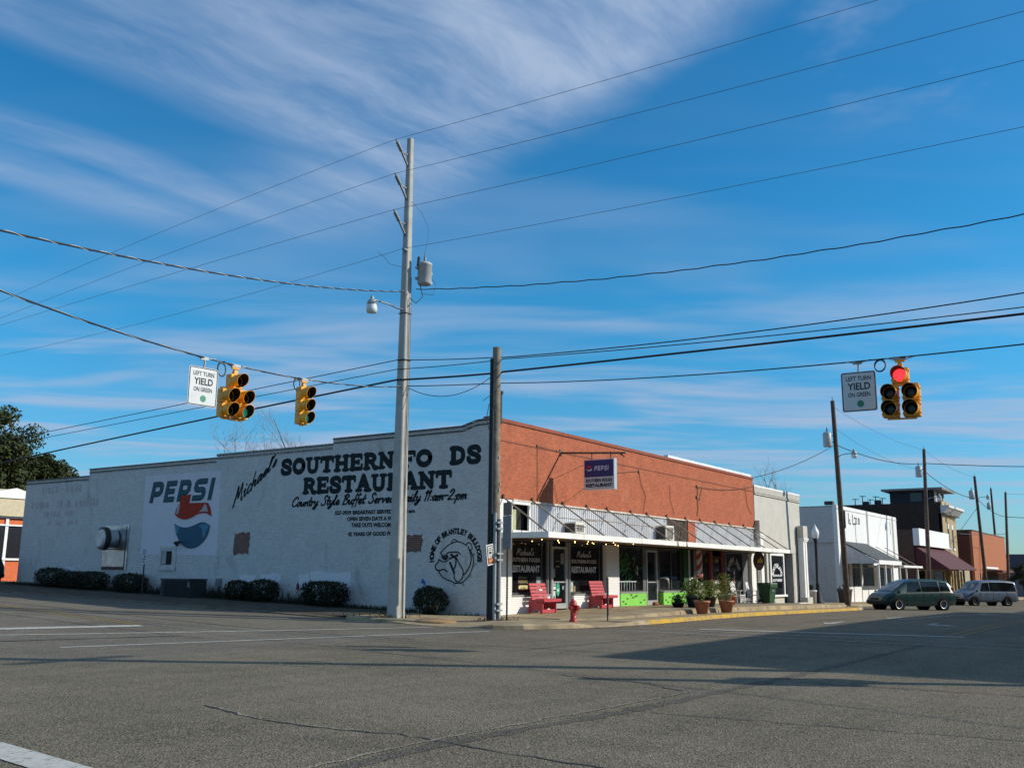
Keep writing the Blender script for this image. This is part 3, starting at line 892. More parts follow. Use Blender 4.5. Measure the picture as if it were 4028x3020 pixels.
P = [(17.57, 5.0), (16.86, 5.05), (16.97, 4.66), (15.88, 4.64), (15.62, 4.62)] + spline([(15.62, 4.62), (15.42, 4.32), (15.33, 4.0)]) + spline([(15.33, 4.0), (15.65, 4.14), (16.0, 4.17), (16.35, 4.12), (16.7, 4.0), (17.0, 3.93), (17.3, 3.92), (17.65, 4.0), (17.93, 4.14)]) + spline([(17.93, 4.14), (17.86, 4.4), (17.64, 4.66)])
q.prism(P, lambda y, z: PW(y, z, 0.018), lambda y, z: PW(y, z, 0.021))
q.build('sign_emblem', M_REDP, side)
q = MB()
for P in ([(17.84, 4.2), (17.78, 4.45), (17.66, 4.6), (17.58, 4.62), (17.7, 4.15)], [(15.86, 4.58), (15.7, 4.5), (15.58, 4.22), (15.9, 4.25), (16.25, 4.22), (16.0, 4.36)]):
    q.prism(P, lambda y, z: PW(y, z, 0.022), lambda y, z: PW(y, z, 0.025))
q.build('sign_emblem', M_GREYP, side)
q = MB()
wave = spline([(17.93, 3.76), (17.6, 3.62), (17.2, 3.56), (16.85, 3.57), (16.5, 3.64), (16.1, 3.75), (15.75, 3.75), (15.38, 3.6)])
P = wave + spline([(15.38, 3.6), (15.5, 3.2), (15.75, 2.92), (16.1, 2.7), (16.56, 2.6), (17.0, 2.66), (17.35, 2.85), (17.68, 3.2), (17.93, 3.76)])[1:-1]
q.prism(P, lambda y, z: PW(y, z, 0.018), lambda y, z: PW(y, z, 0.021))
q.build('sign_emblem', M_BLUEP, side)
q = MB()
for P in (spline([(17.88, 3.7), (17.62, 3.58), (17.55, 3.5), (17.7, 3.2), (17.82, 3.45)]), spline([(15.46, 3.6), (15.75, 3.68), (16.15, 3.62), (15.9, 3.45), (15.82, 3.05), (15.65, 3.2)])):
    q.prism(P[:-1], lambda y, z: PW(y, z, 0.022), lambda y, z: PW(y, z, 0.025))
q.build('sign_emblem', M_BLUEL, side)

# hand painted lettering
M_LET = brick('black_sign_paint', 'yz', (0.012, 0.022, 0.026), (0.010, 0.018, 0.022), (0.022, 0.03, 0.034), 0.2)
def wl_line(y0, y1, za, zb):
    """map (0..1, 0..1) to the wall along a line whose base runs from (y0, za) to (y1, zb)"""
    return lambda u, v, l=0.0: PW(y0 + (y1 - y0) * u, za + (zb - za) * u + v, l)
b = MB()
k = 1 / (10.95 - 0.37)
slab_text(b, 'SOUTHERN', 0.0, 6.42, 0, 0.66, lambda u, v, l=0.0: PW(11.02 - u, 5.64 - u * 0.006 + v, l))
slab_text(b, 'FO', 0.0, 1.6, 0, 0.64, lambda u, v, l=0.0: PW(4.28 - u, 5.585 - u * 0.006 + v, l))
slab_text(b, 'DS', 0.0, 1.48, 0, 0.66, lambda u, v, l=0.0: PW(1.88 - u, 5.58 - u * 0.006 + v, l))
slab_text(b, 'RESTAURANT', 0.0, 7.88, 0, 0.66, lambda u, v, l=0.0: PW(9.62 - u, 4.78 - u * 0.008 + v, l))
b.build('wall_lettering', M_LET, side)
b = MB()
_tot = sum(SCRIPT[c][1] for c in "Michael's") + 0.1
x = 0.0
for c in "Michael's":
    for pts in SCRIPT[c][0]:
        P = []
        for p in pts:
            t_ = (x + p[0]) / _tot
            P.append((2.72 * t_ + 0.2 * p[1] - .04, 4.34 + 1.72 * t_ + 0.12 * t_ * t_ + p[1] * 0.92 * (1 - 0.36 * t_)))
        brush(b, P, 0.092, lambda u, v, l=0.0: PW(13.9 - u, v, l), True, 0.06)
    x += SCRIPT[c][1]
b.build('wall_lettering', M_LET, side)
b = MB()
script_text(b, 'Country Style Buffet Served Daily 11:am-2:pm', 0.0, 9.3, 0, 0.40, lambda u, v, l=0.0: PW(10.26 - u, 4.27 + v, l), 0.2)
b.build('wall_lettering', M_LET, side)
b = MB()
put_text(b, '527-3939 BREAKFAST SERVED 6:00-11:am', 0, 4.2, 0, 0.17, lambda u, v, l=0.0: PW(7.7 - u, 3.865 - u * 0.008 + v, 0.002), 0.05)
put_text(b, 'OPEN SEVEN DAYS A WEEK', 0, 2.78, 0, 0.165, lambda u, v, l=0.0: PW(7.01 - u, 3.605 - u * 0.01 + v, 0.002), 0.05)
put_text(b, 'TAKE OUTS WELCOME', 0, 2.2, 0, 0.17, lambda u, v, l=0.0: PW(6.77 - u, 3.36 - u * 0.015 + v, 0.002), 0.05)
put_text(b, '42 YEARS OF GOOD FOOD', 0, 2.72, 0, 0.165, lambda u, v, l=0.0: PW(6.94 - u, 3.01 - u * 0.005 + v, 0.002), 0.05)
b.build('wall_lettering', M_LET, side)
# arched team lettering over a plain dog's head
b = MB()
s = 'HOME OF BRANTLEY BULLDOGS'
wd = {'I': .5, ' ': .6, 'M': 1.25, 'O': 1.05, 'G': 1.05}
tot = sum(wd.get(c, .9) for c in s)
cum = 0
for c in s:
    w_ = wd.get(c, .9)
    ang = math.radians(188 - 196 * (cum + w_ / 2) / tot)
    if c != ' ':
        cx_, cz_ = 1.52 - 1.08 * math.cos(ang) * 1.0, 2.12 + 0.98 * math.sin(ang)
        ta = ang - PI / 2
        put_text(b, c, -0.058 * w_ * 1.5, 0.058 * w_ * 1.5, -0.11, 0.11, lambda u, v, l=0.0, cx_=cx_, cz_=cz_, ta=ta: PW(1.52 - (1.10 * math.cos(ang) + u * math.cos(ta) - v * math.sin(ta)), 2.14 + 0.98 * math.sin(ang) + u * math.sin(ta) + v * math.cos(ta), 0.002), 0.065)
    cum += w_
b.build('wall_lettering', M_LET, side)
b = MB()
D = lambda pts, w=0.035, w2=None: brush(b, pts, w * 1.35, lambda u, v, l=0.0: PW(u, v, l + 0.002), True, w2)
D([(2.2, 2.35), (1.95, 2.55), (1.7, 2.68), (1.42, 2.74), (1.15, 2.66), (1.02, 2.6)], 0.03)                # crown of the head
D([(1.72, 2.68), (1.62, 2.82), (1.48, 2.78), (1.42, 2.73)], 0.025)                                             # far ear
D([(1.05, 2.6), (0.95, 2.7), (0.82, 2.64), (0.76, 2.48), (0.86, 2.42), (0.93, 2.55)], 0.03)                    # near ear
D([(2.2, 2.35), (2.12, 2.24), (1.95, 2.26), (1.86, 2.34), (1.66, 2.36), (1.42, 2.36), (1.28, 2.28)], 0.035)   # brow
D([(1.72, 2.27), (1.55, 2.2), (1.42, 2.26)], 0.06)                                                             # eye
D([(2.1, 2.2), (1.98, 2.12), (1.9, 2.2)], 0.09)                                                                # nose
D([(2.28, 2.1), (2.34, 1.98), (2.44, 1.88), (2.4, 1.74), (2.25, 1.7), (2.05, 1.74), (1.88, 1.66)], 0.04)       # lip
D([(2.26, 2.08), (2.1, 2.02), (1.95, 2.02), (1.84, 2.08)], 0.03)
D([(1.8, 2.12), (1.62, 2.18), (1.5, 2.12), (1.5, 1.9), (1.6, 1.72)], 0.045)                                    # jowl
D([(1.5, 2.2), (1.34, 1.95), (1.16, 1.7), (1.18, 1.45), (1.38, 1.3), (1.54, 1.42), (1.56, 1.66), (1.6, 1.75)], 0.035)
D([(1.76, 1.98), (1.66, 1.8), (1.56, 1.62)], 0.07)                                                             # mouth
D([(2.3, 1.7), (2.14, 1.5), (1.9, 1.38), (1.66, 1.32)], 0.03)                                                  # chin
D([(0.92, 2.5), (0.8, 2.2), (0.84, 1.9), (1.0, 1.66), (1.12, 1.56)], 0.035)                                    # neck
D([(0.84, 2.42), (0.7, 2.15), (0.72, 1.85), (0.9, 1.5), (1.2, 1.28), (1.5, 1.26), (1.7, 1.33)], 0.028)         # collar
for (a, c, d) in (((0.78, 2.3), (0.62, 2.28), (0.74, 2.18)), ((0.71, 1.98), (0.54, 1.93), (0.71, 1.85)), ((0.84, 1.6), (0.72, 1.48), (0.93, 1.5)), ((1.14, 1.3), (1.1, 1.15), (1.25, 1.26)), ((1.48, 1.26), (1.52, 1.12), (1.62, 1.3))):
    brush(b, [a, c, d], 0.022, lambda u, v, l=0.0: PW(u, v, l + 0.002), False)
b.build('wall_emblem', M_LET, side)
# ghost lettering, repainted patches, bare brick openings
b = MB()
random.seed(3)
for (ya, yb, z, h) in ((29.3, 25.2, 5.5, .42), (30.2, 24.2, 4.75, .4), (28.9, 26.0, 4.3, .3), (28.5, 25.7, 3.85, .22)):
    y = ya
    while y > yb:
        w_ = random.uniform(0.14, 0.3)
        if random.random() < 0.82:
            b.prism([(y, z + random.uniform(0, .06)), (y - w_, z), (y - w_, z + h * random.uniform(.7, 1)), (y, z + h)], X(-0.003), X(-0.001))
        y -= w_ + random.uniform(0.05, 0.16)
b.build('ghost_lettering', brick('faded_lilac_paint', 'yz', (0.40, 0.35, 0.37), (0.50, 0.47, 0.48), (0.44, 0.42, 0.42), 0.2), side)
random.seed(5)
def ragged(y0, y1, z0, z1, j=0.07, n=7):
    P = [(y0 + (y1 - y0) * i / n, z0 + random.uniform(-j, j)) for i in range(n)] + [(y1 + random.uniform(-j, j), z0 + (z1 - z0) * i / n) for i in range(n)]
    P += [(y1 + (y0 - y1) * i / n, z1 + random.uniform(-j, j)) for i in range(n)] + [(y0 + random.uniform(-j, j), z1 + (z0 - z1) * i / n) for i in range(n)]
    return P
M_PATCH = brick('fresh_white_paint', 'yz', (0.70, 0.71, 0.74), (0.68, 0.69, 0.72), (0.6, 0.61, 0.63), 0.06)
for (y0, y1, z0, z1) in ((8.95, 6.7, 0.4, 1.62), (13.2, 12.2, 1.0, 1.48), (11.9, 10.7, 1.1, 1.5), (9.6, 8.9, .9, 1.5), (26.9, 25.6, 1.3, 1.75)):
    q = MB()
    q.prism(ragged(y0, y1, z0, z1, 0.05), X(-0.004), X(-0.001))
    q.build('paint_patch', M_PATCH, side)
for (y0, y1, z0, z1) in ((13.7, 12.72, 2.33, 3.24), (3.85, 3.1, 2.36, 3.0)):
    q = MB()
    q.prism(ragged(y0, y1, z0, z1, 0.06), X(-0.012), X(-0.001))
    q.build('bare_brick_patch', M_OLD, side)
q = MB()
q.prism([(9.72, .9), (9.55, .86), (9.52, 1.02), (9.6, 1.2), (9.7, 1.1)], X(-0.004), X(-0.001))
for i in range(26):
    y, z = random.uniform(8.6, 11.0), random.uniform(.5, 1.4)
    q.box(-0.004, -0.001, y, y + random.uniform(.02, .07), z, z + random.uniform(.02, .06))
q.build('paint_splash', mat('dark_red_splash', (0.16, 0.02, 0.02), 0.8, var=.5), side)
q = MB()
q.prism([(3.05, 1.42), (2.92, 1.3), (2.86, 1.1), (2.98, 1.2), (3.12, 1.24)], X(-0.004), X(-0.001))
q.build('paint_splash', mat('blue_splash', (0.02, 0.12, 0.4), 0.8), side)
# small blocked window with frame
q = MB()
q.box(-0.03, 0.0, 17.62, 17.75, 1.65, 2.72); q.box(-0.03, 0.0, 18.72, 18.84, 1.65, 2.72); q.box(-0.03, 0.0, 17.752, 18.718, 2.58, 2.72); q.box(-0.07, 0.0, 17.62, 18.86, 1.62, 1.76)
sw = q.build('side_window', mat('grey_white_trim', (0.5, 0.5, 0.48), .8), shop)
q = MB()
q.box(-0.008, -0.002, 17.96, 18.7, 1.88, 2.5)
q.build('opening', M_DARKIN, sw)
q = MB()
q.box(-0.012, -0.002, 18.36, 18.68, 1.9, 2.48)
q.build('board', mat('grey_board', (.36, .37, .37), .8), sw)
q = MB()
q.tube([(-0.02, 17.62, 2.78), (-0.22, 17.5, 2.86), (-0.3, 17.1, 2.88)], 0.07, 8)
q.build('flue_pipe', M_BLACK, shop)
# kitchen exhaust
q = MB()
q.box(-0.06, 0.0, 21.32, 23.3, 1.6, 3.74)
ev = q.build('exhaust_panel', mat('bare_sheet_metal', (0.42, 0.44, 0.46), 0.32, 0.85, var=.25, scale=1.2), shop)
q = MB()
q.tube([(-0.06, 22.35, 3.1), (-0.5, 22.42, 3.1)], 0.44, 20)
q.build('exhaust_duct', mat('duct_metal', (0.5, 0.52, 0.55), 0.28, 0.85, var=.15), shop)
q = MB()
q.tube([(-0.49, 22.42, 3.1), (-0.52, 22.42, 3.1), (-0.74, 22.45, 3.1)], [0.44, 0.56, 0.54], 20)
eh = q.build('exhaust_hood', mat('black_hood', (0.02, 0.02, 0.022), 0.5), shop)
q = MB()
q.tube([(-0.72, 22.45, 3.1), (-0.84, 22.47, 3.1)], [0.45, 0.40], 20)
q.build('hood_cap', mat('pale_cap', (0.62, 0.58, 0.56), .6), eh)
q = MB()
q.box(-0.075, -0.061, 21.5, 23.28, 1.62, 1.78); q.box(-0.075, -0.061, 21.45, 21.5, 1.62, 3.7); q.box(-0.075, -0.061, 21.5, 23.28, 2.58, 2.63)
q.build('panel_trim', mat('dark_trim', (0.06, 0.03, 0.04), .7), ev)

# ------------- the front below the brick
b = MB()
for (x0, x1) in ((0.303, 1.45), (8.62, 9.76), (17.12, 18.1), (25.72, 26.4)):
    b0 = MB()
    b0.box(x0, x1, 0.0, 0.34, zs(x0) - 0.25, 4.3 if x0 < 1 else 2.86)
    if x0 < 1: b0.box(0.012, 0.3, -0.012, -0.003, -.1, 4.3)
    b0.build('pier', M_PBX, shop)
b = MB()
b.box(17.12, 18.02, 0.004, 0.3, 3.05, 4.325)
b.build('brick_pier', M_RB, shop)
def corrug(x0, x1, z0, z1, name, m, p=0.17, d=0.045, y=0.06):
    q = MB()
    n = int((x1 - x0) / p * 4)
    vs = []
    for i in range(n + 1):
        t = i % 4
        yy = y - (d if t in (1, 2) else 0)
        x = x0 + (x1 - x0) * i / n
        vs += [(x, yy, z0), (x, yy, z1)]
    q.add(vs, [(2 * i, 2 * i + 1, 2 * i + 3, 2 * i + 2) for i in range(n)])
    q.box(x0, x1, y + 0.01, y + 0.05, z0, z1)
    return q.build(name, m, shop)
corrug(2.62, 14.68, 3.06, 4.27, 'transom_sheeting', M_CORR)
corrug(14.7, 17.1, 3.06, 4.24, 'transom_sheeting', mat('brown_sheet', (0.10, 0.075, 0.05), .7, var=.35, scale=3))
corrug(18.04, 26.35, 3.06, 4.27, 'transom_sheeting', M_CORR)
b = MB()
b.box(1.45, 26.38, -0.05, 0.03, 4.275, 4.328)
b.build('transom_trim', mat('cream_trim', (0.62, 0.58, 0.5), .7, var=.3), shop)
b = MB()
b.box(1.46, 2.6, 0.25, 0.3, 3.06, 4.27)
tw = b.build('transom_window', M_DARKIN, shop)
b = MB()
b.box(1.5, 1.98, 0.2, 0.245, 3.15, 3.98)
b.build('panel', mat('sage_panel', (0.38, 0.42, 0.22), .7), tw)
b = MB()
b.box(1.452, 2.62, -0.03, 0.06, 4.16, 4.27); b.box(1.452, 2.62, -0.03, 0.06, 3.06, 3.2); b.box(2.54, 2.62, -0.02, 0.06, 3.203, 4.157)
b.build('frame', M_WMET, tw)

# canopy hung on rods
b = MB()
b.box(0.47, 25.9, -2.17, 0.0, 2.90, 2.99)
cano = b.build('canopy', M_SOFF, shop)
b = MB()
b.box(0.45, 25.92, -2.21, -2.172, 2.86, 3.06)
for x in (0.45, 25.89):
    b.box(x, x + 0.03, -2.17, 0.0, 2.86, 3.06)
fas = b.build('fascia', mat('fascia_white', (0.80, 0.78, 0.72), .6, var=.10, scale=1.3), cano)
b = MB()
for x in (2.9, 7.6, 10.95, 11.6, 16.0, 19.7, 23.0):
    b.box(x, x + 0.02, -2.214, -2.208, 2.86, 3.06)
b.build('joint', mat('fascia_joint', (0.30, 0.24, 0.18), .8), fas)
b = MB()
for x in (11.02, 11.95):
    b.prism([(x, 2.86), (x + .16, 2.86), (x + .05, 3.06), (x, 3.06)], Yp(-2.218), Yp(-2.2135))
b.build('torn_flap', M_RUST, fas)
M_ROD = mat('rod_steel', (0.24, 0.19, 0.145), 0.7, var=.3)
tops = [0.8, 2.74, 4.97, 6.9, 8.66, 10.85, 12.45, 14.57, 16.75, 18.54, 20.47, 22.49, 24.59, 26.2]
for i, x in enumerate(tops):
    q = MB()
    q.tube([(x, -0.06, 4.33), (x - 0.3, -2.12, 3.05)], 0.028, 6)
    rod = q.build('support_rod', M_ROD, cano)
    q = MB()
    q.box(x - 0.05, x + 0.05, -0.08, -0.001, 4.334, 4.46)
    q.build('lug', M_RUST, rod)
for (xa, xb, z) in ((3.2, 6.0, 3.72), (5.3, 8.2, 3.76), (8.7, 11.6, 3.72)):
    q = MB()
    q.tube([(xa, -0.9, z), (xb, -1.0, z - .02)], 0.018, 5)
    q.build('tie_rod', M_ROD, cano)
def bulb_y(i): return -1.95 if i % 2 else -0.35

# shop fronts
GY = 0.22
M_FRAME = mat('dark_frame', (0.07, 0.07, 0.065), .5)
def window(x0, x1, z0, z1, fm, y=GY, fw_=0.05, mull=(), name='display_window', gm=None):
    q = MB()
    q.box(x0, x1, y, y + 0.02, z0, z1)
    w = q.build(name, gm or M_GLASS, shop)
    q = MB()
    e = 0.003
    q.box(x0, x0 + fw_, y - 0.05, y - e, z0, z1); q.box(x1 - fw_, x1, y - 0.05, y - e, z0, z1)
    q.box(x0 + fw_ + e, x1 - fw_ - e, y - 0.05, y - e, z1 - fw_, z1); q.box(x0 + fw_ + e, x1 - fw_ - e, y - 0.05, y - e, z0, z0 + fw_)
    for mx in mull:
        q.box(mx - fw_ / 2, mx + fw_ / 2, y - 0.045, y - e, z0 + fw_ + e, z1 - fw_ - e)
    q.build('frame', fm, w)
    return w
def door(x0, x1, z0, z1, fm, y=GY, fw_=0.07, gm=None, bar=True):
    q = MB()
    q.box(x0, x1, y, y + 0.02, z0, z1)
    d = q.build('door', gm or M_GLASS, shop)
    q = MB()
    e = 0.003
    q.box(x0, x0 + fw_, y - 0.06, y - e, z0, z1); q.box(x1 - fw_, x1, y - 0.06, y - e, z0, z1)
    q.box(x0 + fw_ + e, x1 - fw_ - e, y - 0.06, y - e, z1 - 0.09, z1); q.box(x0 + fw_ + e, x1 - fw_ - e, y - 0.06, y - e, z0, z0 + 0.2)
    q.build('frame', fm, d)
    if bar:
        q = MB()
        q.box(x0 + fw_ + e, x1 - fw_ - e, y - 0.05, y - e, z0 + 1.0, z0 + 1.05)
        q.tube([(x1 - 0.12, y - 0.1, z0 + 0.75), (x1 - 0.12, y - 0.1, z0 + 1.25)], 0.018, 6)
        q.build('handle', M_ALU, d)
    return d
def knee(x0, x1, m, ztop=0.8, y=0.02):
    q = MB()
    q.box(x0, x1, y, 0.6, zs(x0) - 0.2, ztop - 0.02)
    k = q.build('knee_wall', m, shop)
    return k
# restaurant
w1 = window(1.45, 4.1, 0.86, 2.88, M_FRAME, mull=(3.75,))
knee(1.45, 4.12, M_PBX)
q = MB(); q.box(1.452, 4.12, -0.02, 0.16, 0.785, 0.84); q.build('sill', mat('sill_grey', (.25, .25, .24), .7), w1)
q = MB(); q.box(4.12, 5.74, 0.28, 0.34, 0.1, 2.88); q.build('entry_panel', M_DARKIN, shop)
q = MB()
for x in (4.15, 4.42, 5.62, 5.8):
    q.box(x, x + 0.045, GY - 0.07, GY + 0.03, 0.2, 2.88)
q.build('mullion', M_ALU, shop)
d1 = door(4.5, 5.58, 0.27, 2.68, M_ALU)
w2 = window(5.86, 8.6, 0.86, 2.88, M_FRAME, mull=(8.3,))
knee(5.9, 8.61, M_PBX)
q = MB(); q.box(5.9, 8.61, -0.02, 0.16, 0.785, 0.84); q.build('sill', mat('sill_grey', (.25, .25, .24), .7), w2)
M_WTXT = mat('white_window_lettering', (0.50, 0.50, 0.50), .7, var=.15, scale=12)
for win, x0 in ((w1, 1.62), (w2, 6.05)):
    q = MB()
    T = lambda u, v, l=0.0: (x0 + u, GY - 0.008 - l, v)
    script_text(q, "Michael's", 0.42, 1.66, 2.3, 0.26, T, 0.11)
    put_text(q, 'SOUTHERN FOODS', 0, 2.05, 2.05, 2.2, T, 0.02)
    put_text(q, 'RESTAURANT', 0, 2.05, 1.66, 1.92, T, 0.045)
    q.build('window_lettering', M_WTXT, win)
q = MB()
T = lambda u, v, l=0.0: (u, GY - 0.008, v)
put_text(q, 'RESTAURANT', 2.2, 2.78, 1.42, 1.5, T, 0.01); put_text(q, 'PARKING', 2.18, 2.8, 1.25, 1.37, T, 0.02)
q.build('window_notice', mat('dull_gold', (0.30, 0.24, 0.10), .7), w1)
q = MB(); q.prism([(2.25, 1.02), (2.8, 1.02), (2.8, 1.18), (2.25, 1.18), (2.2, 1.14), (2.2, 1.06)], Yp(GY - .012), Yp(GY - .004)); q.build('window_notice', mat('cream_notice', (.6, .5, .22), .7), w1)
q = MB(); put_text(q, 'In Rear', 2.36, 2.68, 1.06, 1.13, lambda u, v, l=0.0: (u, GY - 0.016, v), 0.01); q.build('window_notice', M_BLACK, w1)
q = MB(); q.box(3.42, 3.74, GY - .012, GY - .004, 1.0, 1.5); q.build('window_notice', mat('grey_poster', (.3, .31, .33), .7), w1)
def stick(win, x0, x1, z0, z1, m):
    q = MB(); q.box(x0, x1, GY - .014, GY - .004, z0, z1); return q.build('sticker', m, win)
M_PAPER = mat('paper', (.62, .62, .60), .8)
M_PAPERG = mat('grey_paper', (.2, .21, .22), .8)
stick(d1, 5.2, 5.46, 2.0, 2.42, M_PAPERG); stick(d1, 4.6, 4.78, 1.48, 1.82, M_PAPERG); stick(d1, 4.6, 4.83, 1.0, 1.12, M_PAPER); stick(d1, 4.6, 4.83, 1.14, 1.32, mat('blue_grey_paper', (.3, .36, .4), .8))
pw = stick(d1, 4.6, 4.8, 0.55, 0.95, M_PAPER)
q = MB(); q.prism([(4.66, .66), (4.72, .64), (4.76, .7), (4.72, .78), (4.66, .74)], Yp(GY - .02), Yp(GY - .015)); q.build('print', M_BLACK, pw)
stick(d1, 5.34, 5.44, 1.0, 1.14, mat('pale_blue_paper', (.5, .58, .75), .8))
q = MB(); q.prism(oval(4.98, 1.02, .13, .27, 18)[:-1], Yp(GY - .02), Yp(GY - .006)); q.build('sticker', mat('green_oval', (.03, .32, .2), .6), d1)
q = MB(); q.prism(oval(4.98, 0.98, .09, .06, 18)[:-1], Yp(GY - .024), Yp(GY - .021)); q.build('sticker', mat('pale_green', (.4, .6, .5), .6), d1)
stick(d1, 4.82, 5.1, 2.08, 2.13, mat('dim_gold', (.16, .12, .03), .7)); stick(d1, 4.82, 5.1, 1.86, 1.94, mat('dim_gold', (.16, .12, .03), .7))
wn = MB(); wn.box(5.92, 6.16, GY - .014, GY - .004, .9, 1.32); wn = wn.build('window_notice', mat('teal_poster', (.1, .25, .22), .7), w2)
q = MB(); q.box(5.97, 6.13, GY - .02, GY - .015, .92, 1.26); wn2 = q.build('paper', M_PAPER, wn)
q = MB(); put_text(q, 'OPEN', 0, .26, 0, .09, lambda u, v, l=0.0: (6.09 - v, GY - .024, .96 + u), .02); q.build('window_notice', mat('teal_poster', (.1, .25, .22), .7), w2)
q = MB(); q.box(6.2, 6.34, GY - .012, GY - .004, .9, 1.14); q.build('window_notice', mat('tan_card', (.3, .2, .08), .8), w2)
# green shop
M_GRN = mat('lime_green_paint', (0.20, 0.56, 0.07), .7, var=.1, scale=2)
M_DGRN = mat('dark_green_paint', (0.01, 0.055, 0.01), .7, var=.3)
w3 = window(9.78, 12.4, 0.86, 2.86, M_FRAME)
w4 = window(14.05, 16.55, 0.86, 2.86, M_FRAME, mull=(15.4,))
d2 = door(12.75, 13.85, 0.25, 2.74, M_ALU)
q = MB()
q.box(12.4, 12.75, GY - .02, GY + .1, .2, 2.86); q.box(13.86, 14.05, GY - .02, GY + .1, .2, 2.86); q.box(12.752, 13.858, GY - .02, GY + .1, 2.75, 2.86)
q.build('mullion', mat('dull_alu', (.12, .12, .12), .5), shop)
q = MB(); q.box(16.56, 17.11, 0.03, 0.6, .1, 2.86); q.build('reveal', M_DGRN, shop)
random.seed(9)
for (x0, x1) in ((9.78, 12.3), (14.05, 16.72)):
    q = MB(); q.box(x0, x1, -0.04, 0.5, zs(x0) - .2, 0.8); kw = q.build('bulkhead', M_GRN, shop)
    q = MB(); q.box(x0, x1, -0.06, 0.17, 0.803, 0.86); q.build('sill', mat('sill_grey', (.25, .25, .24), .7), kw)
    q = MB()
    for i in range(9):
        x, z = x0 + .1 + (x1 - x0 - .35) * ((i * 0.4137 + .13) % 1), (.32, .62, .46, .7, .36, .54, .66, .42, .58)[i]
        q.box(x, x + .17, -0.046, -0.041, z, z + .06)
    q.build('spot', mat('dark_spot', (.02, .05, .015), .8), kw)
q = MB()
for i in range(34):
    x, z = random.gauss(10.7, .5), random.gauss(1.95, .35)
    if 9.9 < x < 12.2 and 1.2 < z < 2.7:
        brush(q, [(x, z), (x + random.gauss(0, .15), z + random.gauss(0, .15)), (x + random.gauss(0, .25), z + random.gauss(0, .3))], random.uniform(.04, .13), lambda u, v, l=0.0: (u, GY - .008 - l, v))
q.build('window_painting', mat('green_window_paint', (0.015, 0.11, 0.012), .7, var=.6, scale=6), w3)
q = MB()
for a in (0.2, 0.5, 0.85, 1.2):
    brush(q, [(12.0, 1.75), (12.0 + .1 * math.cos(a + .6), 1.75 + .26 * math.sin(a + .6))], .03, lambda u, v, l=0.0: (u - .15, GY - .012 - l, v))
q.prism(oval(11.87, 1.68, .06, .1)[:-1], Yp(GY - .02), Yp(GY - .015))
q.build('window_painting', mat('pale_hand', (.4, .4, .36), .7), w3)
q = MB()
q.box(9.85, 11.65, GY - .07, GY - .055, 1.28, 1.33)
for i in range(7):
    q.box(9.95 + i * .26, 9.975 + i * .26, GY - .07, GY - .056, .92, 1.279)
q.build('rack', mat('pale_rack', (.4, .44, .46), .5), w3)
q = MB(); q.box(16.2, 16.3, GY + .02, GY + .03, .9, 1.6); q.build('curtain', mat('tan_card', (.3, .2, .08), .8), w4)
# barber shop
M_REDF = mat('dark_red_frame', (.18, .02, .02), .6)
w5 = window(18.3, 20.1, 0.95, 2.86, M_REDF, gm=glass('barber_glass', (.02, .018, .012)))
knee(18.12, 20.2, mat('pale_board', (.55, .54, .5), .8), .93)
d3 = door(20.6, 21.7, 0.2, 2.6, mat('dark_door', (.06, .012, .012), .6), bar=False)
q = MB()
for x in (20.2, 21.75):
    q.box(x, x + .3, GY - .06, GY + .04, .15, 2.86)
q.build('door_jamb', M_REDF, shop)
w6 = window(22.3, 24.8, 0.45, 2.86, mat('dull_alu', (.12, .12, .12), .5))
knee(22.1, 25.7, mat('white_board', (.30, .29, .28), .8), .4)
q = MB(); q.box(24.82, 25.7, GY - .02, GY + .1, .78, 2.86); q.build('entry_panel', mat('dark_grey_board', (.13, .13, .13), .8), shop)
q = MB(); q.box(22.06, 22.28, GY - .1, GY + .06, .15, 2.86); q.build('mullion', M_FRAME, shop)
q = MB()
T = lambda u, v, l=0.0: (u, GY - .008 - l, v)
s = 'BARBER SHOP'
for i, c in enumerate(s):
    if c == ' ': continue
    a = math.radians(160 - 140 * (i / (len(s) - 1)))
    ta = a - PI / 2
    put_text(q, c, -.09, .09, -.13, .13, lambda u, v, l=0.0: (23.55 + .85 * math.cos(a) + u * math.cos(ta) - v * math.sin(ta), GY - .008, 1.72 + .75 * math.sin(a) + u * math.sin(ta) + v * math.cos(ta)), .02)
brush(q, [(23.55 + .68 * math.cos(math.radians(t)), 1.7 + .56 * math.sin(math.radians(t))) for t in range(20, 165, 16)], .02, T)
q.build('window_lettering', M_WTXT, w6)
def stripes(name, c1, c2, period, slope, axis=0):
    m, t, bb = principled(name)
    oc = t.add('ShaderNodeTexCoord').outputs['Object']
    sp = t.add('ShaderNodeSeparateXYZ'); t.put(sp.inputs[0], oc)
    v = t.math('FRACT', t.math('ADD', t.math('MULTIPLY', sp.outputs[2], 1 / period), t.math('MULTIPLY', sp.outputs[axis], slope / period)))
    t.put(bb.inputs['Base Color'], t.mix(t.math('GREATER_THAN', v, 0.5), c1 + (1,), c2 + (1,)))
    bb.inputs['Roughness'].default_value = .5
    return m
M_BARB = stripes('barber_stripes', (.38, .02, .025), (.55, .55, .52), .52, -1.1)
q = MB(); q.prism([(23.5, 1.15), (23.62, 1.15), (23.66, 1.9), (23.46, 1.9)], Yp(GY - .016), Yp(GY - .008)); q.build('window_painting', stripes('painted_pole', (.38, .02, .025), (.55, .55, .52), .3, -.6), w6)
q = MB(); q.box(22.75, 24.4, GY + .03, GY + .04, 1.0, 1.25); q.build('shelf', mat('blue_grey_paper', (.3, .36, .4), .8), w6)
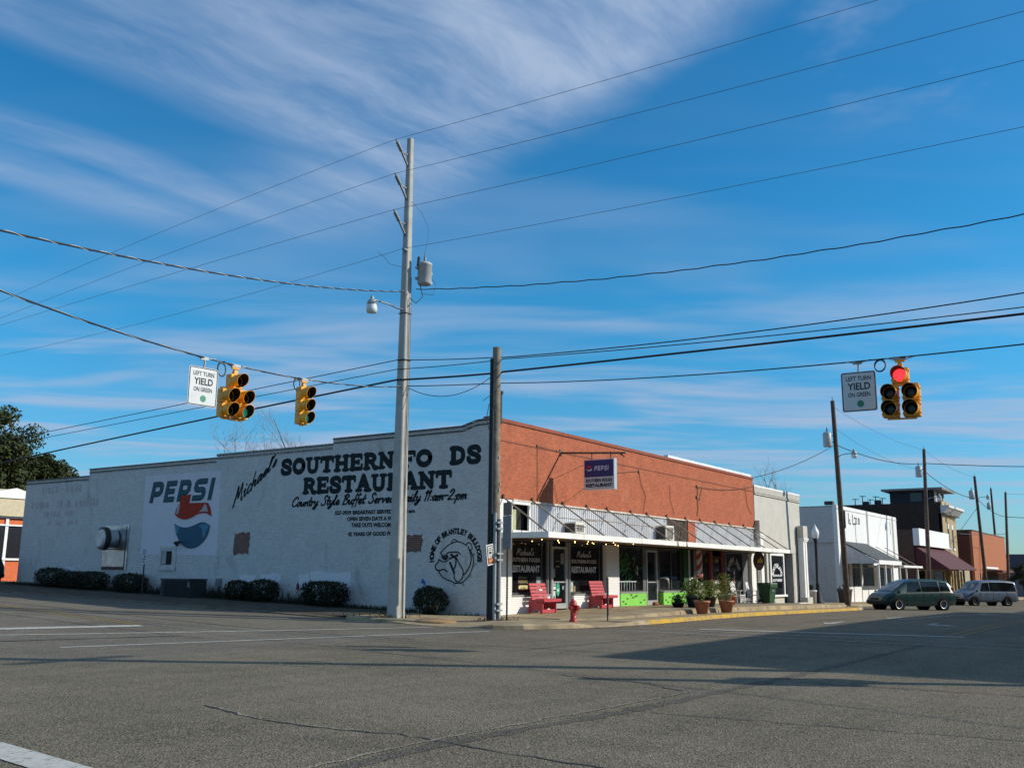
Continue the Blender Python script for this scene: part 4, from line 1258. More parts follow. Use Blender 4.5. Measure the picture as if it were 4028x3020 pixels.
for (x0, x1, z0, z1, c) in ((18.6, 19.2, 2.1, 2.5, (.28, .2, .02)), (18.5, 19.3, 1.4, 1.75, (.3, .22, .03)), (18.7, 19.2, .97, 1.2, (.55, .55, .55)), (20.8, 21.4, 1.15, 1.4, (.4, .38, .34)), (20.9, 21.35, 2.3, 2.45, (.22, .16, .02))):
    win = w5 if x1 < 20 else d3
    q = MB(); q.prism(ragged(x0, x1, z0, z1, .05, 4), Yp(GY - .014), Yp(GY - .006)); q.build('sticker', mat('poster%d' % int(x0 * 10), c, .7, var=.4, scale=6), win)
# ---------------------------------------------------------------- neighbouring buildings
M_STUC = mat('grey_stucco', (0.50, 0.475, 0.42), .9, var=.06, scale=1.5, bump=.3, bscale=90)
M_WTRIM = mat('white_trim', (0.78, 0.77, 0.74), .6, var=.05)
g = thing('stucco_shop', 'pale grey stucco shop with white window, right of the red brick front', 'building', (26.45, 0, 0))
def part(name, m, parent, boxes, world=True, **kw):
    q = MB()
    for bx in boxes:
        q.box(*bx)
    return q.build(name, m, parent, world=world, **kw)
up_ = part('upper_wall', M_STUC, g, [(26.45, 34.6, -0.02, 0.3, 3.02, 6.75), (34.3, 34.6, 0.302, 14, -.5, 6.7), (26.45, 34.29, 13.7, 14, -.5, 6.7), (26.47, 34.29, .31, 13.69, 6.0, 6.2)])
part('coping', M_WTRIM, g, [(26.43, 34.66, -.07, .34, 6.753, 6.85)])
part('moulding', mat('stucco_moulding', (.44, .41, .36), .9), g, [(26.45, 34.64, -.06, -.023, 6.42, 6.75), (26.45, 34.66, -.09, -.023, 6.3, 6.38)])
low = part('lower_wall', M_STUC, g, [(28.6, 31.32, .1, .4, -.2, .48), (26.7, 27.15, .1, .4, -.2, 3.0), (28.47, 28.82, .1, .4, .482, 3.0), (33.1, 34.6, -.01, .4, -.4, 3.0)])
part('recess', M_DARKIN, g, [(31.35, 33.08, .5, .6, -.3, 3.0), (26.5, 33.08, .7, .72, -.3, 3.0)])
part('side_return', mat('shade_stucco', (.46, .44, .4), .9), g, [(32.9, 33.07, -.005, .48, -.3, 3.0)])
wd_ = part('display_window', M_GLASS, g, [(28.85, 31.3, .06, .09, .5, 2.96)])
q = MB()
ox = 26.45
for bx in ((28.84, 29.0, .0, .057, .5, 2.97), (31.15, 31.31, .0, .057, .5, 2.97), (29.003, 31.147, .0, .057, 2.82, 2.97), (28.75, 31.5, -.06, .057, .38, .497)):
    q.box(bx[0] - ox, bx[1] - ox, *bx[2:])
q.build('frame', M_WTRIM, wd_)
q = MB()
s = 'SOUTHLAND'
for i, c in enumerate(s):
    a = math.radians(168 - 156 * i / (len(s) - 1)); ta = a - PI / 2
    put_text(q, c, -.11, .11, -.14, .14, lambda u, v, l=0.0: (30.08 - ox + .78 * math.cos(a) + u * math.cos(ta) - v * math.sin(ta), .05, 1.6 + .62 * math.sin(a) + u * math.sin(ta) + v * math.cos(ta)), .04)
put_text(q, 'INSURANCE, INC.', 29.3 - ox, 30.9 - ox, 1.55, 1.7, lambda u, v, l=0.0: (u, .05, v), .03)
put_text(q, '527-8020', 29.3 - ox, 30.9 - ox, 1.28, 1.42, lambda u, v, l=0.0: (u, .05, v), .03)
q.build('window_lettering', mat('bright_white_lettering', (.75, .75, .75), .7), wd_)
dw_ = part('door', M_GLASS, g, [(27.18, 28.45, .5, .53, -.1, 2.9)])
for x0, dy in ((33.75, 0.0), (26.48, .2)):
    cap = part('capital', M_STUC, g, [(x0 - .05, x0 + .8, -.5 + dy, -.1 + dy / 3, 4.0, 4.78)])
    part('moulding', M_WTRIM, g, [(x0 - .05, x0 + .86, -.54 + dy, -.1 + dy / 3, 3.9, 3.997), (x0, x0 + .8, -.5 + dy, -.1 + dy / 3, 3.8, 3.897)])
    q = MB()
    for dx in ((.0, .42) if x0 > 30 else (.15,)):
        q.box(x0 + dx, x0 + dx + (.3 if x0 > 30 else .42), -.45 + dy, -.1 + dy / 3, -.2 if x0 < 30 else .3, 3.797)
    q.build('column', M_WTRIM, g, world=True)
    if x0 > 30:
        part('column_base', mat('base_grey', (.48, .46, .42), .9), g, [(x0 - .1, x0 + .95, -.6, -.1, -.3, .297)])
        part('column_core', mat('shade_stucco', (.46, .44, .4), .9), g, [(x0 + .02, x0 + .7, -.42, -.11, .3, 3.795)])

# white brick shop across the alley
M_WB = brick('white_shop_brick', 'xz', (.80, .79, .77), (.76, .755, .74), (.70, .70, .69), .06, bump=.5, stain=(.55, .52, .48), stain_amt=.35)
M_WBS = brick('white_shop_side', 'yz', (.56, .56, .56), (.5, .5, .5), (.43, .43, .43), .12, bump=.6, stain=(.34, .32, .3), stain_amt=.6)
w = thing('white_shop', 'white painted brick shop with grey shingled awning over its porch', 'building', (43.1, 0, 0))
part('front_wall', M_WB, w, [(43.1, 60.9, 0, .3, 2.85, 6.72), (43.1, 60.9, -.05, -.003, 6.45, 6.5)])
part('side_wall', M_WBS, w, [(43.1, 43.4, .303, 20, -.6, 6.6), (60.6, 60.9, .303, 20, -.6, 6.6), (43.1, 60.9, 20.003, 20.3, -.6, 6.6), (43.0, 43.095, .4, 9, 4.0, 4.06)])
part('roof', M_ROOF, w, [(43.41, 60.59, .31, 19.99, 6.0, 6.1)])
part('coping', mat('dirty_coping', (.22, .2, .18), .9, var=.5, scale=4), w, [(43.08, 43.42, .9, 20, 6.603, 6.66)])
part('chimney', mat('dark_cap', (.06, .05, .05), .9), w, [(43.05, 43.5, .25, .85, 6.73, 7.0)])
for x in (51.1, 59.3):
    part('downpipe', mat('grey_pipe', (.42, .42, .4), .6), w, [(x, x + .16, -.09, -.055, 2.9, 6.7)])
q = MB()
T = lambda u, v, l=0.0: (u - 43.1, -.012 - l, v)
for P, wd_2 in (([(46.05, 6.25), (46.05, 5.5)], .14), ([(46.35, 5.8), (46.35, 5.5), (46.55, 5.5)], .14), ([(47.15, 6.2), (47.15, 5.55), (47.4, 5.5)], .14), ([(47.75, 5.5), (47.8, 4.4), (47.86, 3.9)], .07), ([(47.65, 6.0), (47.9, 6.0), (47.9, 5.55), (47.6, 5.55)], .14), ([(48.1, 6.0), (48.3, 6.0), (48.3, 5.6), (48.1, 5.6)], .1), ([(48.75, 6.0), (49.0, 6.0), (49.0, 5.6), (48.75, 5.6), (48.75, 6.0)], .12), ([(58.55, 6.2), (58.6, 5.9), (58.6, 5.2)], .1)):
    brush(q, P, wd_2, T, False)
q.build('sign_remains', M_BLACK, w)
q = MB()
q.prism([(0, 4.15), (-2.5, 2.78), (-2.5, 2.70), (0, 4.05)], lambda y, z: (44.0, y, z), lambda y, z: (50.7, y, z))
aw = q.build('awning_roof', brick('grey_shingle', 'xz', (.11, .12, .12), (.08, .09, .09), (.05, .05, .05), .3, wide=.3, row=.1), w, world=True)
q = MB()
q.prism([(-.02, 4.02), (-2.46, 2.69), (-2.46, 2.55), (-.02, 2.55)], lambda y, z: (44.02, y, z), lambda y, z: (44.1, y, z))
q.build('awning_gable', mat('gable_grey', (.55, .56, .57), .8), w, world=True)
part('awning_fascia', M_WTRIM, w, [(44.0, 50.7, -2.54, -2.505, 2.5, 2.79)])
for x in (44.2, 46.1, 48.3, 50.5):
    part('porch_post', M_WTRIM, w, [(x, x + .12, -2.45, -2.33, -.6, 2.5)])
part('lower_wall', M_WB, w, [(43.1, 44.0, .0, .3, -.6, 2.847), (44.0, 60.9, .1, .3, -.6, .9), (46.0, 46.6, .1, .3, .903, 2.847), (49.0, 49.5, .1, .3, .903, 2.847), (53.0, 54.5, .1, .3, .903, 2.847), (58.5, 60.9, .1, .3, .903, 2.847)])
part('brick_panel', brick('tan_brick', 'xz', (.42, .34, .2), (.36, .28, .16), (.3, .26, .2), .2), w, [(44.03, 45.3, .05, .098, -.6, 2.84)])
for (x0, x1) in ((45.3, 45.99), (46.61, 48.99), (49.51, 52.99), (54.51, 58.49)):
    part('display_window', M_GLASS, w, [(x0, x1, .18, .2, .904, 2.84)])
c2 = part('flat_canopy', M_WTRIM, w, [(50.75, 57.2, -2.7, 0, 2.34, 2.5)])
for x in (51.0, 53.2, 56.0):
    q = MB(); q.tube([(x - 43.1 + .3, -.02, 4.0), (x - 43.1 + .1, -2.5, 2.52)], .03, 5); q.build('support_rod', M_ROD, w)
for x in (52.4, 56.4):
    part('porch_post', M_WTRIM, w, [(x, x + .1, -2.5, -2.4, -.7, 2.338)])

# shop with the white board and maroon awning
M_DB = brick('dark_brick', 'yz', (.13, .07, .05), (.10, .055, .045), (.08, .06, .05), .3)
s2 = thing('awning_shop', 'low brick shop with blank white board and long maroon awning', 'building', (67, 0, -.5))
part('side_wall', M_DB, s2, [(67, 67.3, 0, 20, -.8, 5.95), (61, 66.99, 12, 12.3, -.8, 5.2)])
part('front_wall', mat('cream_front', (.50, .46, .38), .8), s2, [(67.31, 80.95, .02, .3, -.8, 5.9)])
part('roof', M_ROOF, s2, [(67.31, 80.95, .31, 20, 5.5, 5.6)])
part('sign_board', mat('blank_white_board', (.80, .80, .78), .6, var=.03), s2, [(67.0, 80.95, -.55, -.01, 4.5, 6.05)])
q = MB()
q.prism([(-.02, 4.48), (-2.85, 2.42), (-2.85, 2.34), (-.02, 2.34)], lambda y, z: (67.2, y, z), lambda y, z: (81.9, y, z))
q.build('awning', mat('maroon_canvas', (.085, .022, .028), .85, var=.12), s2, world=True)
for (x0, x1) in ((68, 71), (72, 74), (75, 79.8)):
    part('display_window', M_GLASS, s2, [(x0, x1, -.02, .0, .0, 2.2)])

# tall two storey building behind, with a penthouse
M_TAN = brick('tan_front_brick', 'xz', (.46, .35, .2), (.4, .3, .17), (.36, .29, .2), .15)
t = thing('tall_brick_building', 'tall dark brick building with tan front, white cornice and rooftop penthouse', 'building', (81, 0, -.6))
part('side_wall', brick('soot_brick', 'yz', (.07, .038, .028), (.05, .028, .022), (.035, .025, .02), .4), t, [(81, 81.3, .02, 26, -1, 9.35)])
part('front_wall', M_TAN, t, [(81, 88.2, -.05, .3, -1, 8.2), (81.2, 86.5, -.05, .3, 9.0, 9.5), (88.0, 88.2, .31, 26, -1, 8.9)])
part('roof', M_ROOF, t, [(81.31, 87.99, .31, 26, 8.8, 8.95)])
q = MB()
q.prism([(.0, 8.2), (-.25, 8.25), (-.75, 8.7), (-.85, 8.75), (-.85, 9.0), (.0, 9.0)], lambda y, z: (80.4, y - .06, z), lambda y, z: (88.8, y - .06, z))
q.build('cornice', mat('cornice_white', (.62, .60, .56), .7, var=.2, scale=6), t, world=True)
q = MB()
for i in range(22):
    q.box(81.0 + i * .34, 81.16 + i * .34, -.5, -.1, 8.06, 8.2)
q.build('dentil_course', mat('dentil_grey', (.28, .26, .24), .8), t, world=True)
for x in (83.3, 85.6):
    wn_ = part('upper_window', M_BLACK, t, [(x, x + .75, -.06, -.052, 4.7, 7.2)])
    part('lintel', M_WTRIM, t, [(x, x + .75, -.075, -.062, 6.7, 7.2)])
    part('sill', M_WTRIM, t, [(x - .15, x + .9, -.16, -.052, 4.5, 4.68)])
pent = part('penthouse', mat('penthouse_dark', (.03, .03, .04), .9), t, [(82, 87.2, .8, 5.3, 8.96, 10.72)])
q = MB(); q.box(82.05 - 81, 87.1 - 81, .74, .79, 9.55 + .6, 11.3); q.build('front_panel', mat('penthouse_front', (.45, .40, .34), .8), pent)
q = MB(); q.box(83.3 - 81, 84.3 - 81, .71, .738, 10.1, 11.2); q.box(85.2 - 81, 86.4 - 81, .71, .738, 10.1, 11.2); q.build('pane', M_BLACK, pent)
q = MB(); q.box(81.97 - 81, 81.995 - 81, 2.0, 3.2, 10.2, 11.1); q.build('pane', mat('dim_pane', (.03, .06, .06), .3), pent)
part('penthouse_roof', mat('penthouse_roof_grey', (.20, .19, .18), .8), t, [(81.2, 88.3, -.2, 6.0, 10.73, 10.95)])
q = MB()
for (y, h) in ((9.0, .6), (8.2, .9), (7.4, .5), (6.8, .8), (6.1, .6)):
    q.tube([(82, y, 8.95), (82, y, 9.5 + h)], .05, 5); q.tube([(82, y - .4, 9.4 + h), (82, y + .3, 9.45 + h)], .04, 5)
q.box(81.8, 82.4, 7.6, 8.2, 9.0, 9.75); q.box(81.8, 82.4, 6.3, 6.9, 9.0, 9.85)
q.build('rooftop_pipes', M_BLACK, t, world=True)
part('storefront', mat('tan_wood', (.40, .30, .15), .8, var=.4), t, [(81.2, 81.5, -.4, -.06, -1, 2.3), (82.4, 82.7, -.4, -.06, -1, 2.3), (84, 84.3, -.4, -.06, -1, 2.3), (86, 86.3, -.4, -.06, -1, 2.3), (87.6, 87.9, -.4, -.06, -1, 2.3)])
part('display_window', M_GLASS, t, [(81.2, 88, -.058, -.053, -.6, 2.4)])

# orange brick building
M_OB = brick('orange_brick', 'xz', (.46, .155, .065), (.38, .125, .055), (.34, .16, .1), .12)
ob = thing('orange_brick_building', 'flat roofed orange brick building, farthest shop on the street', 'building', (98, 0, -.9))
part('front_wall', M_OB, ob, [(98, 123.7, 0, .3, -1.2, 7.1)])
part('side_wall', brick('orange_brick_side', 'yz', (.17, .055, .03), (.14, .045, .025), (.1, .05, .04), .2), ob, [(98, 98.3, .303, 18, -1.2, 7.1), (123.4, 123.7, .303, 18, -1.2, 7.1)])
part('coping', mat('dark_coping', (.12, .09, .08), .8), ob, [(97.9, 123.8, -.06, .36, 7.103, 7.22), (97.9, 98.36, .363, 18, 7.103, 7.22)])
part('roof', M_ROOF, ob, [(98.31, 123.39, .31, 18, 6.6, 6.7)])
part('porch', mat('dark_porch', (.05, .03, .025), .9), ob, [(104, 112, -.4, -.01, -1.2, 2.7)])
part('porch_canopy', mat('brown_canopy', (.09, .04, .03), .8), ob, [(103.5, 128, -2.2, -.41, 2.3, 2.55)])
part('porch_trim', M_WTRIM, ob, [(103.4, 112.4, -.5, -.41, 2.72, 2.95)])
for x in (100.8, 114.5, 118.5):
    part('window', M_BLACK, ob, [(x, x + 1.2, -.02, -.003, -.3, 2.1)])
    part('window_trim', mat('cream_trim', (0.62, 0.58, 0.5), .7, var=.3), ob, [(x - .2, x - .02, -.03, -.003, -.4, 2.2)])
sb = thing('tan_lean_to', 'low tan painted lean-to in the gap beside the orange brick building', 'building', (89, 0, -.9))
part('wall', mat('tan_board', (.36, .3, .2), .8), sb, [(88.6, 97.6, .5, .8, .9, 2.6)])
part('lower_wall', mat('maroon_board', (.12, .03, .025), .8), sb, [(88.6, 97.6, .5, .8, -1.2, .897)])
part('post', M_BLACK, sb, [(93, 93.3, .3, .48, -1.2, 2.5)])
fs_ = thing('low_far_building', 'low dark roofed building with white eaves at the far end of the street', 'building', (150, 0, -1.2))
part('wall', mat('far_grey', (.2, .22, .24), .8), fs_, [(140, 175, -4, 10, -1.6, 2.4)])
part('eaves', M_WTRIM, fs_, [(139.5, 176, -4.6, 10, 2.403, 3.0)])
part('roof', mat('far_roof', (.08, .09, .11), .8), fs_, [(139, 176.5, -4.9, 10.2, 3.003, 5.2)])

# building across the main street whose shadow lies on the crossing
so = thing('corner_store', 'two storey brick building across the main street, outside the picture', 'building', (-.4, -28, -.2))
part('wall', brick('store_brick', 'xz', (.22, .075, .045), (.19, .065, .04), (.2, .16, .13), .2), so, [(-.4, 40, -50, -28, -.4, 10.6)])
part('window', M_GLASS, so, [(x, x + 1.6, -27.99, -27.95, z, z + 2.0) for x in range(2, 38, 4) for z in (1.0, 6.2)])
part('cornice', M_WTRIM, so, [(-.6, 40.2, -50.2, -27.8, 10.603, 10.75)])

so2 = thing('unseen_store_row', 'unseen long brick store row added across the main street to darken window reflections', 'building', (41, -28, -.6))  # out of view, added so the shop windows reflect something dark
part('wall', brick('store_brick', 'xz', (.22, .075, .045), (.19, .065, .04), (.2, .16, .13), .2), so2, [(41, 130, -50, -28, -1.2, 9.4)])
part('window', M_GLASS, so2, [(x, x + 2.6, -27.99, -27.95, .6, 2.8) for x in range(43, 126, 5)])
# diner at the left edge
dn = thing('diner', 'cream and orange diner with tall white framed windows, behind the white wall', 'building', (2, 45, 1.0))
part('wall', mat('orange_panel', (.62, .13, .035), .7), dn, [(-14, 8.4, 45, 45.3, .8, 5.1)])
part('fascia', mat('tan_siding', (.56, .47, .31), .8, var=.08), dn, [(-14.4, 8.6, 44.6, 45.4, 5.12, 6.3)])
q = MB()
q.prism([(4.6, 6.32), (8.8, 6.32), (8.8, 6.5), (6.9, 7.02), (4.6, 6.5)], Yp(44.5), Yp(44.8))
q.build('gable', M_WTRIM, dn, world=True)
q = MB()
q.prism([(-14.6, 6.32), (7.0, 6.32), (7.0, 6.95), (-14.6, 6.95)], Yp(45.2), Yp(56))
q.build('roof', mat('diner_roof', (.5, .42, .3), .8), dn, world=True)
part('side_wall', mat('tan_siding', (.56, .47, .31), .8, var=.08), dn, [(8.1, 8.4, 45.31, 58, .8, 5.1)])
gl = part('window', mat('diner_dark_pane', (.02, .02, .025), .2), dn, [(-13, 8.2, 44.96, 44.995, 2.35, 4.5)])
part('mullion', M_WTRIM, dn, [(x, x + .2, 44.9, 44.955, 1.8, 5.1) for x in (-10.5, -9.0, -7.5, -6, -4.5, -3, -1.4, .2, 1.8, 3.4, 5.0, 6.6, 8.1)])
part('window_rail', M_WTRIM, dn, [(-13, 8.4, 44.84, 44.898, 2.2, 2.34), (-13, 8.4, 44.84, 44.898, 4.48, 4.58), (-13, 8.4, 44.8, 44.898, 5.0, 5.15)])

# ---------------------------------------------------------------- hung, standing and lying things along the front
M_SIGNBLUE = mat('navy_panel', (.012, .018, .13), .4, var=.1)
hs_ = thing('hanging_sign', 'rectangular blue and grey sign hanging from an iron arm on red brick', 'sign', (4.87, 0, 6.2))
q = MB()
q.tube([(4.87, -.0, 6.42), (4.87, -2.95, 6.24)], .045, 6); q.tube([(4.87, -2.6, 6.3), (4.87, -2.9, 6.1)], .03, 6)
q.box(4.78, 4.96, -.03, -.002, 6.3, 6.56)
arm = q.build('arm', M_RUST, hs_, world=True)
q = MB()
for y in (-1.45, -2.3):
    q.tube([(4.87, y, 6.34), (4.87, y, 6.02)], .022, 6)
q.build('hook', M_BLACK, hs_, world=True)
sg = part('sign_case', M_ALU, hs_, [(4.76, 4.98, -2.5, -1.14, 4.86, 6.06)])
q = MB(); q.box(4.745 - 4.87, 4.758 - 4.87, -2.46, -1.18, 5.36 - 6.2, 6.02 - 6.2); q.build('upper_face', M_SIGNBLUE, sg)
q = MB(); q.box(4.745 - 4.87, 4.758 - 4.87, -2.46, -1.18, 4.9 - 6.2, 5.345 - 6.2); q.build('lower_face', mat('grey_face', (.55, .54, .55), .5), sg)
H = lambda u, v, l=0.0: (4.74 - 4.87 - l, -u, v - 6.2)
q = MB()
def blk2(mb, ch, u0, v0, sx, sz, fn, w=.24):
    for P in BLK[ch]:
        ribbon(mb, P, w, lambda U, V, l: fn(u0 + (U + .2 * V) * sx, v0 + V * sz, l))
for i, ch in enumerate('PEPSI'):
    blk2(q, ch, 1.62 + i * .148, 5.6, .15, .19, H)
q.build('sign_lettering', mat('pale_lilac', (.5, .48, .58), .6), sg)
def half(c, r, up_part):
    P = [(c[0] + r * math.cos(a), c[1] + r * .8 * math.sin(a)) for a in (np.linspace(.1, PI - .1, 10) if up_part else np.linspace(PI + .3, 2 * PI - .1, 10))]
    return P
q = MB(); q.prism(half((1.4, 5.71), .13, True), lambda u, v: H(u, v, 0), lambda u, v: H(u, v, .004)); q.build('sign_emblem', mat('sign_red', (.4, .03, .03), .5), sg)
q = MB(); q.prism([(1.24, 5.68), (1.4, 5.64), (1.53, 5.70), (1.5, 5.62), (1.38, 5.59)], lambda u, v: H(u, v, 0), lambda u, v: H(u, v, .004)); q.build('sign_emblem', mat('sign_white', (.6, .6, .62), .5), sg)
q = MB()
put_text(q, 'SOUTHERN FOODS', 1.24, 2.42, 5.15, 5.29, H, .05); put_text(q, 'RESTAURANT', 1.24, 2.42, 4.96, 5.1, H, .06)
q.build('sign_lettering', M_BLACK, sg)

def ac_unit(x0, x1, z0, z1, label):
    a = thing('window_air_conditioner', label, 'air conditioner', ((x0 + x1) / 2, -.1, z0), group='window air conditioners above the canopy')
    part('case', mat('ac_cream', (.62, .60, .54), .6), a, [(x0, x1, -.5, .05, z0, z1)], bevel=.02)
    part('grille', mat('ac_grille', (.2, .18, .15), .7), a, [(x0 + .08 + i * .12, x0 + .13 + i * .12, -.52, -.503, z0 + .08, z1 - .1) for i in range(int((x1 - x0 - .1) / .12))])
    part('side_vent', mat('ac_dark', (.05, .045, .04), .8), a, [(x0 - .015, x0 - .003, -.45, .0, z0 + .06, z1 - .06)])
    return a
a1 = ac_unit(5.2, 6.0, 3.2, 3.66, 'cream window air conditioner above the canopy, nearer the hanging sign')
a2 = ac_unit(13.5, 14.4, 3.2, 3.9, 'large cream air conditioner beside the brown sheeting above the canopy')
part('stand', mat('tan_plank', (.36, .2, .08), .8), a2, [(13.4, 14.5, -.6, .0, 3.07, 3.18)])

lg = thing('string_lights', 'string of small warm lit bulbs under the white canopy', 'string lights', (5, -1, 2.85))
q = MB()
pts = []
for i in range(17):
    x = 1.6 + i * .42
    pts.append((x, -1.2 + .7 * math.sin(i * 1.7), 2.87 - .04 * (i % 2)))
q.tube(pts, .006, 4)
q.build('cord', M_BLACK, lg, world=True)
M_BULB = glow('warm_bulb', (1.0, .62, .22), 7.0)
for (x, y, z) in pts:
    q = MB(); q.ball((x, y, z - .035), .017, 8, 6); q.build('bulb', M_BULB, lg, world=True)

# benches
M_BEN = mat('red_bench_paint', (.46, .045, .055), .55, var=.12, scale=5)
def bench(label, loc):
    r = thing('park_bench', label, 'bench', loc, group='red slatted benches on the sidewalk')
    for x in (.0, .98):
        q = MB()
        P = [(-.66, .44), (-.66, .0), (-.55, .0), (-.5, .08)] + [(-.5 + .36 * i / 6, .08 + .09 * math.sin(PI * i / 6)) for i in range(1, 6)] + [(-.14, .08), (-.1, .0), (.0, .0), (.0, .52), (-.2, .53), (-.34, .50), (-.42, .46)]
        q.prism(P, lambda y, z: (x, y, z), lambda y, z: (x + .05, y, z))
        q.build('side_panel', M_BEN, r)
    q = MB(); q.box(-.12, 1.2, -.80, -.38, .442, .56); q.build('seat', M_BEN, r, bevel=.008)
    for i in range(5):
        q = MB()
        M_ = Matrix.Translation((0, -.2 + i * .034, .52 + i * .132)) @ Matrix.Rotation(math.radians(-14), 4, 'X')
        q.box(-.08, 1.1, -.02, .02, 0, .108, M_)
        q.build('back_slat', M_BEN, r)
    q = MB()
    for x in (.06, .92):
        M_ = Matrix.Translation((x, -.22, .3)) @ Matrix.Rotation(math.radians(-14), 4, 'X')
        q.box(0, .06, 0.022, .06, 0, .86, M_)
    q.build('back_post', M_BEN, r)
    q = MB(); q.box(.052, .978, -.63, -.60, .02, .15); q.build('front_board', M_BEN, r)
    return r
b1 = bench('red slatted bench nearest the corner, left of the restaurant door', (2.42, -.1, zs(2.7)))
b1.scale = (.94, .94, .94)
b2 = bench('red slatted bench beside the white pier, right of the restaurant door', (6.98, -.05, zs(7.4)))
b2.scale = (.94, .94, .94)
q = MB(); q.box(.5, .75, -.16, -.145, .86, .93); tag(q.build('sticker', M_PAPER, b1))

# hydrant
M_HYD = mat('hydrant_red', (.36, .022, .018), .45, var=.2, scale=8)
hy = thing('fire_hydrant', 'red fire hydrant on the sidewalk in front of the benches', 'hydrant', (-.42, -3.72, .12))
q = MB()
q.lathe([(.13, -.05), (.13, .03), (.10, .04), (.095, .3), (.105, .31), (.105, .34), (.095, .35), (.095, .46), (.14, .47), (.14, .51), (.12, .52), (.115, .57), (.09, .62), (.05, .65), (.03, .655), (.03, .7), (.001, .7)], 18)
q.build('barrel', M_HYD, hy)
for a, n_ in ((-PI / 2, .085), (PI, .06), (0, .06)):
    q = MB()
    d = Vector((math.cos(a), math.sin(a), 0))
    q.tube([d * .08 + Vector((0, 0, .4)), d * .16 + Vector((0, 0, .4)), d * .162 + Vector((0, 0, .4)), d * .21 + Vector((0, 0, .4))], [n_ * .8, n_ * .8, n_, n_], 12)
    q.tube([d * .21 + Vector((0, 0, .4)), d * .24 + Vector((0, 0, .4))], .022, 6)
    q.build('nozzle_cap', M_HYD, hy)
q = MB()
for sx in (-1, 1):
    q.tube([(sx * .2, -.03, .38), (sx * .19, -.08, .24), (sx * .13, -.09, .17), (sx * .1, -.07, .3)], .008, 5)
q.build('chain', M_HYD, hy)

pst = thing('sign_post', 'thin dark metal post standing on the kerb ledge in front of the second bench', 'post', (.3, -4.6, zr(.3, -4.6) + .1))
q = MB(); q.tube([(0, 0, -.1), (0, 0, 1.45)], .028, 6); q.build('shaft', mat('dark_post', (.035, .03, .028), .6), pst)
q = MB(); q.box(-.032, .032, -.036, -.029, .2, 1.4); q.build('flange', mat('dark_post', (.035, .03, .028), .6), pst)

# ---- plants
def leaves(n, fn, size, flat_=0.5, curl=True):
    """n small leaf faces; fn gives a position (and outward direction)"""
    vs, fs = [], []
    for i in range(n):
        p, d = fn()
        p = Vector(p)
        a = Vector((random.gauss(0, 1), random.gauss(0, 1), random.gauss(0, 1)))
        d = (Vector(d).normalized() + a * flat_).normalized()
        s_ = d.cross(Vector((random.gauss(0, 1), random.gauss(0, 1), random.gauss(0, 1)))).normalized()
        l = size * random.uniform(.6, 1.4)
        t2 = d.cross(s_)
        k = len(vs)
        vs += [p - s_ * l, p + t2 * l * .45, p + s_ * l, p - t2 * l * .45]
        fs.append((k, k + 1, k + 2, k + 3))
    b = MB()
    b.add(vs, fs)
    return b
def leafmat(name, lo, hi, scale=3.0, trans=.25):
    if name in MATS: return MATS[name]
    m, t, b = principled(name)
    oc = t.add('ShaderNodeTexCoord').outputs['Object']
    n = t.noise(oc, scale, 4, .7)
    t.put(b.inputs['Base Color'], t.mix(t.smooth(n, .35, .68), lo + (1,), hi + (1,)))
    b.inputs['Roughness'].default_value = .65
    b.inputs['Specular IOR Level'].default_value = .25
    MATS[name] = m
    return m
M_BUSH = leafmat('bush_leaves', (.008, .012, .004), (.022, .028, .010), 9)
M_STEM = mat('bush_stem', (.05, .035, .02), .9)
def bush(label, x, y, z, rx, ry, h, boxy, n, group='clipped bushes along the white wall'):
    r = thing('bush', label, 'bush', (x, y, z), group=group)
    e = 2.0 / (1 + boxy)
    lump = [(random.uniform(-1, 1), random.uniform(-1, 1), random.uniform(-1, 1), random.uniform(.04, .14)) for _ in range(9)]
    def fn():
        d = Vector((random.gauss(0, 1), random.gauss(0, 1), random.gauss(0, 1))).normalized()
        k = (abs(d.x) ** (2 + boxy) + abs(d.y) ** (2 + boxy) + abs(d.z) ** (2 + boxy)) ** (-1 / (2 + boxy))
        bump_ = sum(w_ * max(0, d.dot(Vector((a, b_, c)))) for a, b_, c, w_ in lump)
        rr_ = k * (random.uniform(.55, 1.0) ** .4) * (.86 + bump_ * .7 + random.gauss(0, .045))
        return (d.x * rr_ * rx, d.y * rr_ * ry, h * .55 + d.z * rr_ * h * .5), d
    leaves(n, fn, .05).build('foliage', M_BUSH, r)
    q = MB()
    for i in range(6):
        a = i * 1.05
        q.tube([(.05 * math.cos(a), .05 * math.sin(a), -.15), (.25 * rx * math.cos(a), .25 * ry * math.sin(a), h * .3), (.6 * rx * math.cos(a), .6 * ry * math.sin(a), h * .6)], [.03, .02, .008], 5)
    q.build('stem', M_STEM, r)
    return r
wz = lambda y: zr(-1, y) + .12
bush('leafy ball of a bush alone to the right of the concrete pole', -.75, 2.05, wz(2), .6, .66, .98, .2, 2600)
bush('wide squared bush below the white repainted patch on the wall', -.75, 7.3, wz(7.3), .55, 1.0, .95, 2.2, 4200)
bush('rounded bush, second to the left of the wide squared one', -.7, 12.4, wz(12.4), .5, .64, .82, .7, 2200)
bush('bush between the wide squared one and the bare brick patch', -.7, 10.85, wz(10.85), .5, .68, .9, 1.0, 2400)
bush('squared bush beside the small parking sign post', -.75, 19.85, wz(19.85), .55, .92, .86, 1.8, 3000)
bush('right bush of the joined three below the exhaust hood', -.75, 22.85, wz(22.85), .55, .9, .82, 2.0, 2600)
bush('middle bush of the joined three on the white wall', -.75, 24.45, wz(24.45), .55, .85, .84, 2.0, 2600)
bush('left bush of the joined three, nearest the diner', -.75, 26.3, wz(26.3), .55, 1.05, .92, 1.8, 3000)

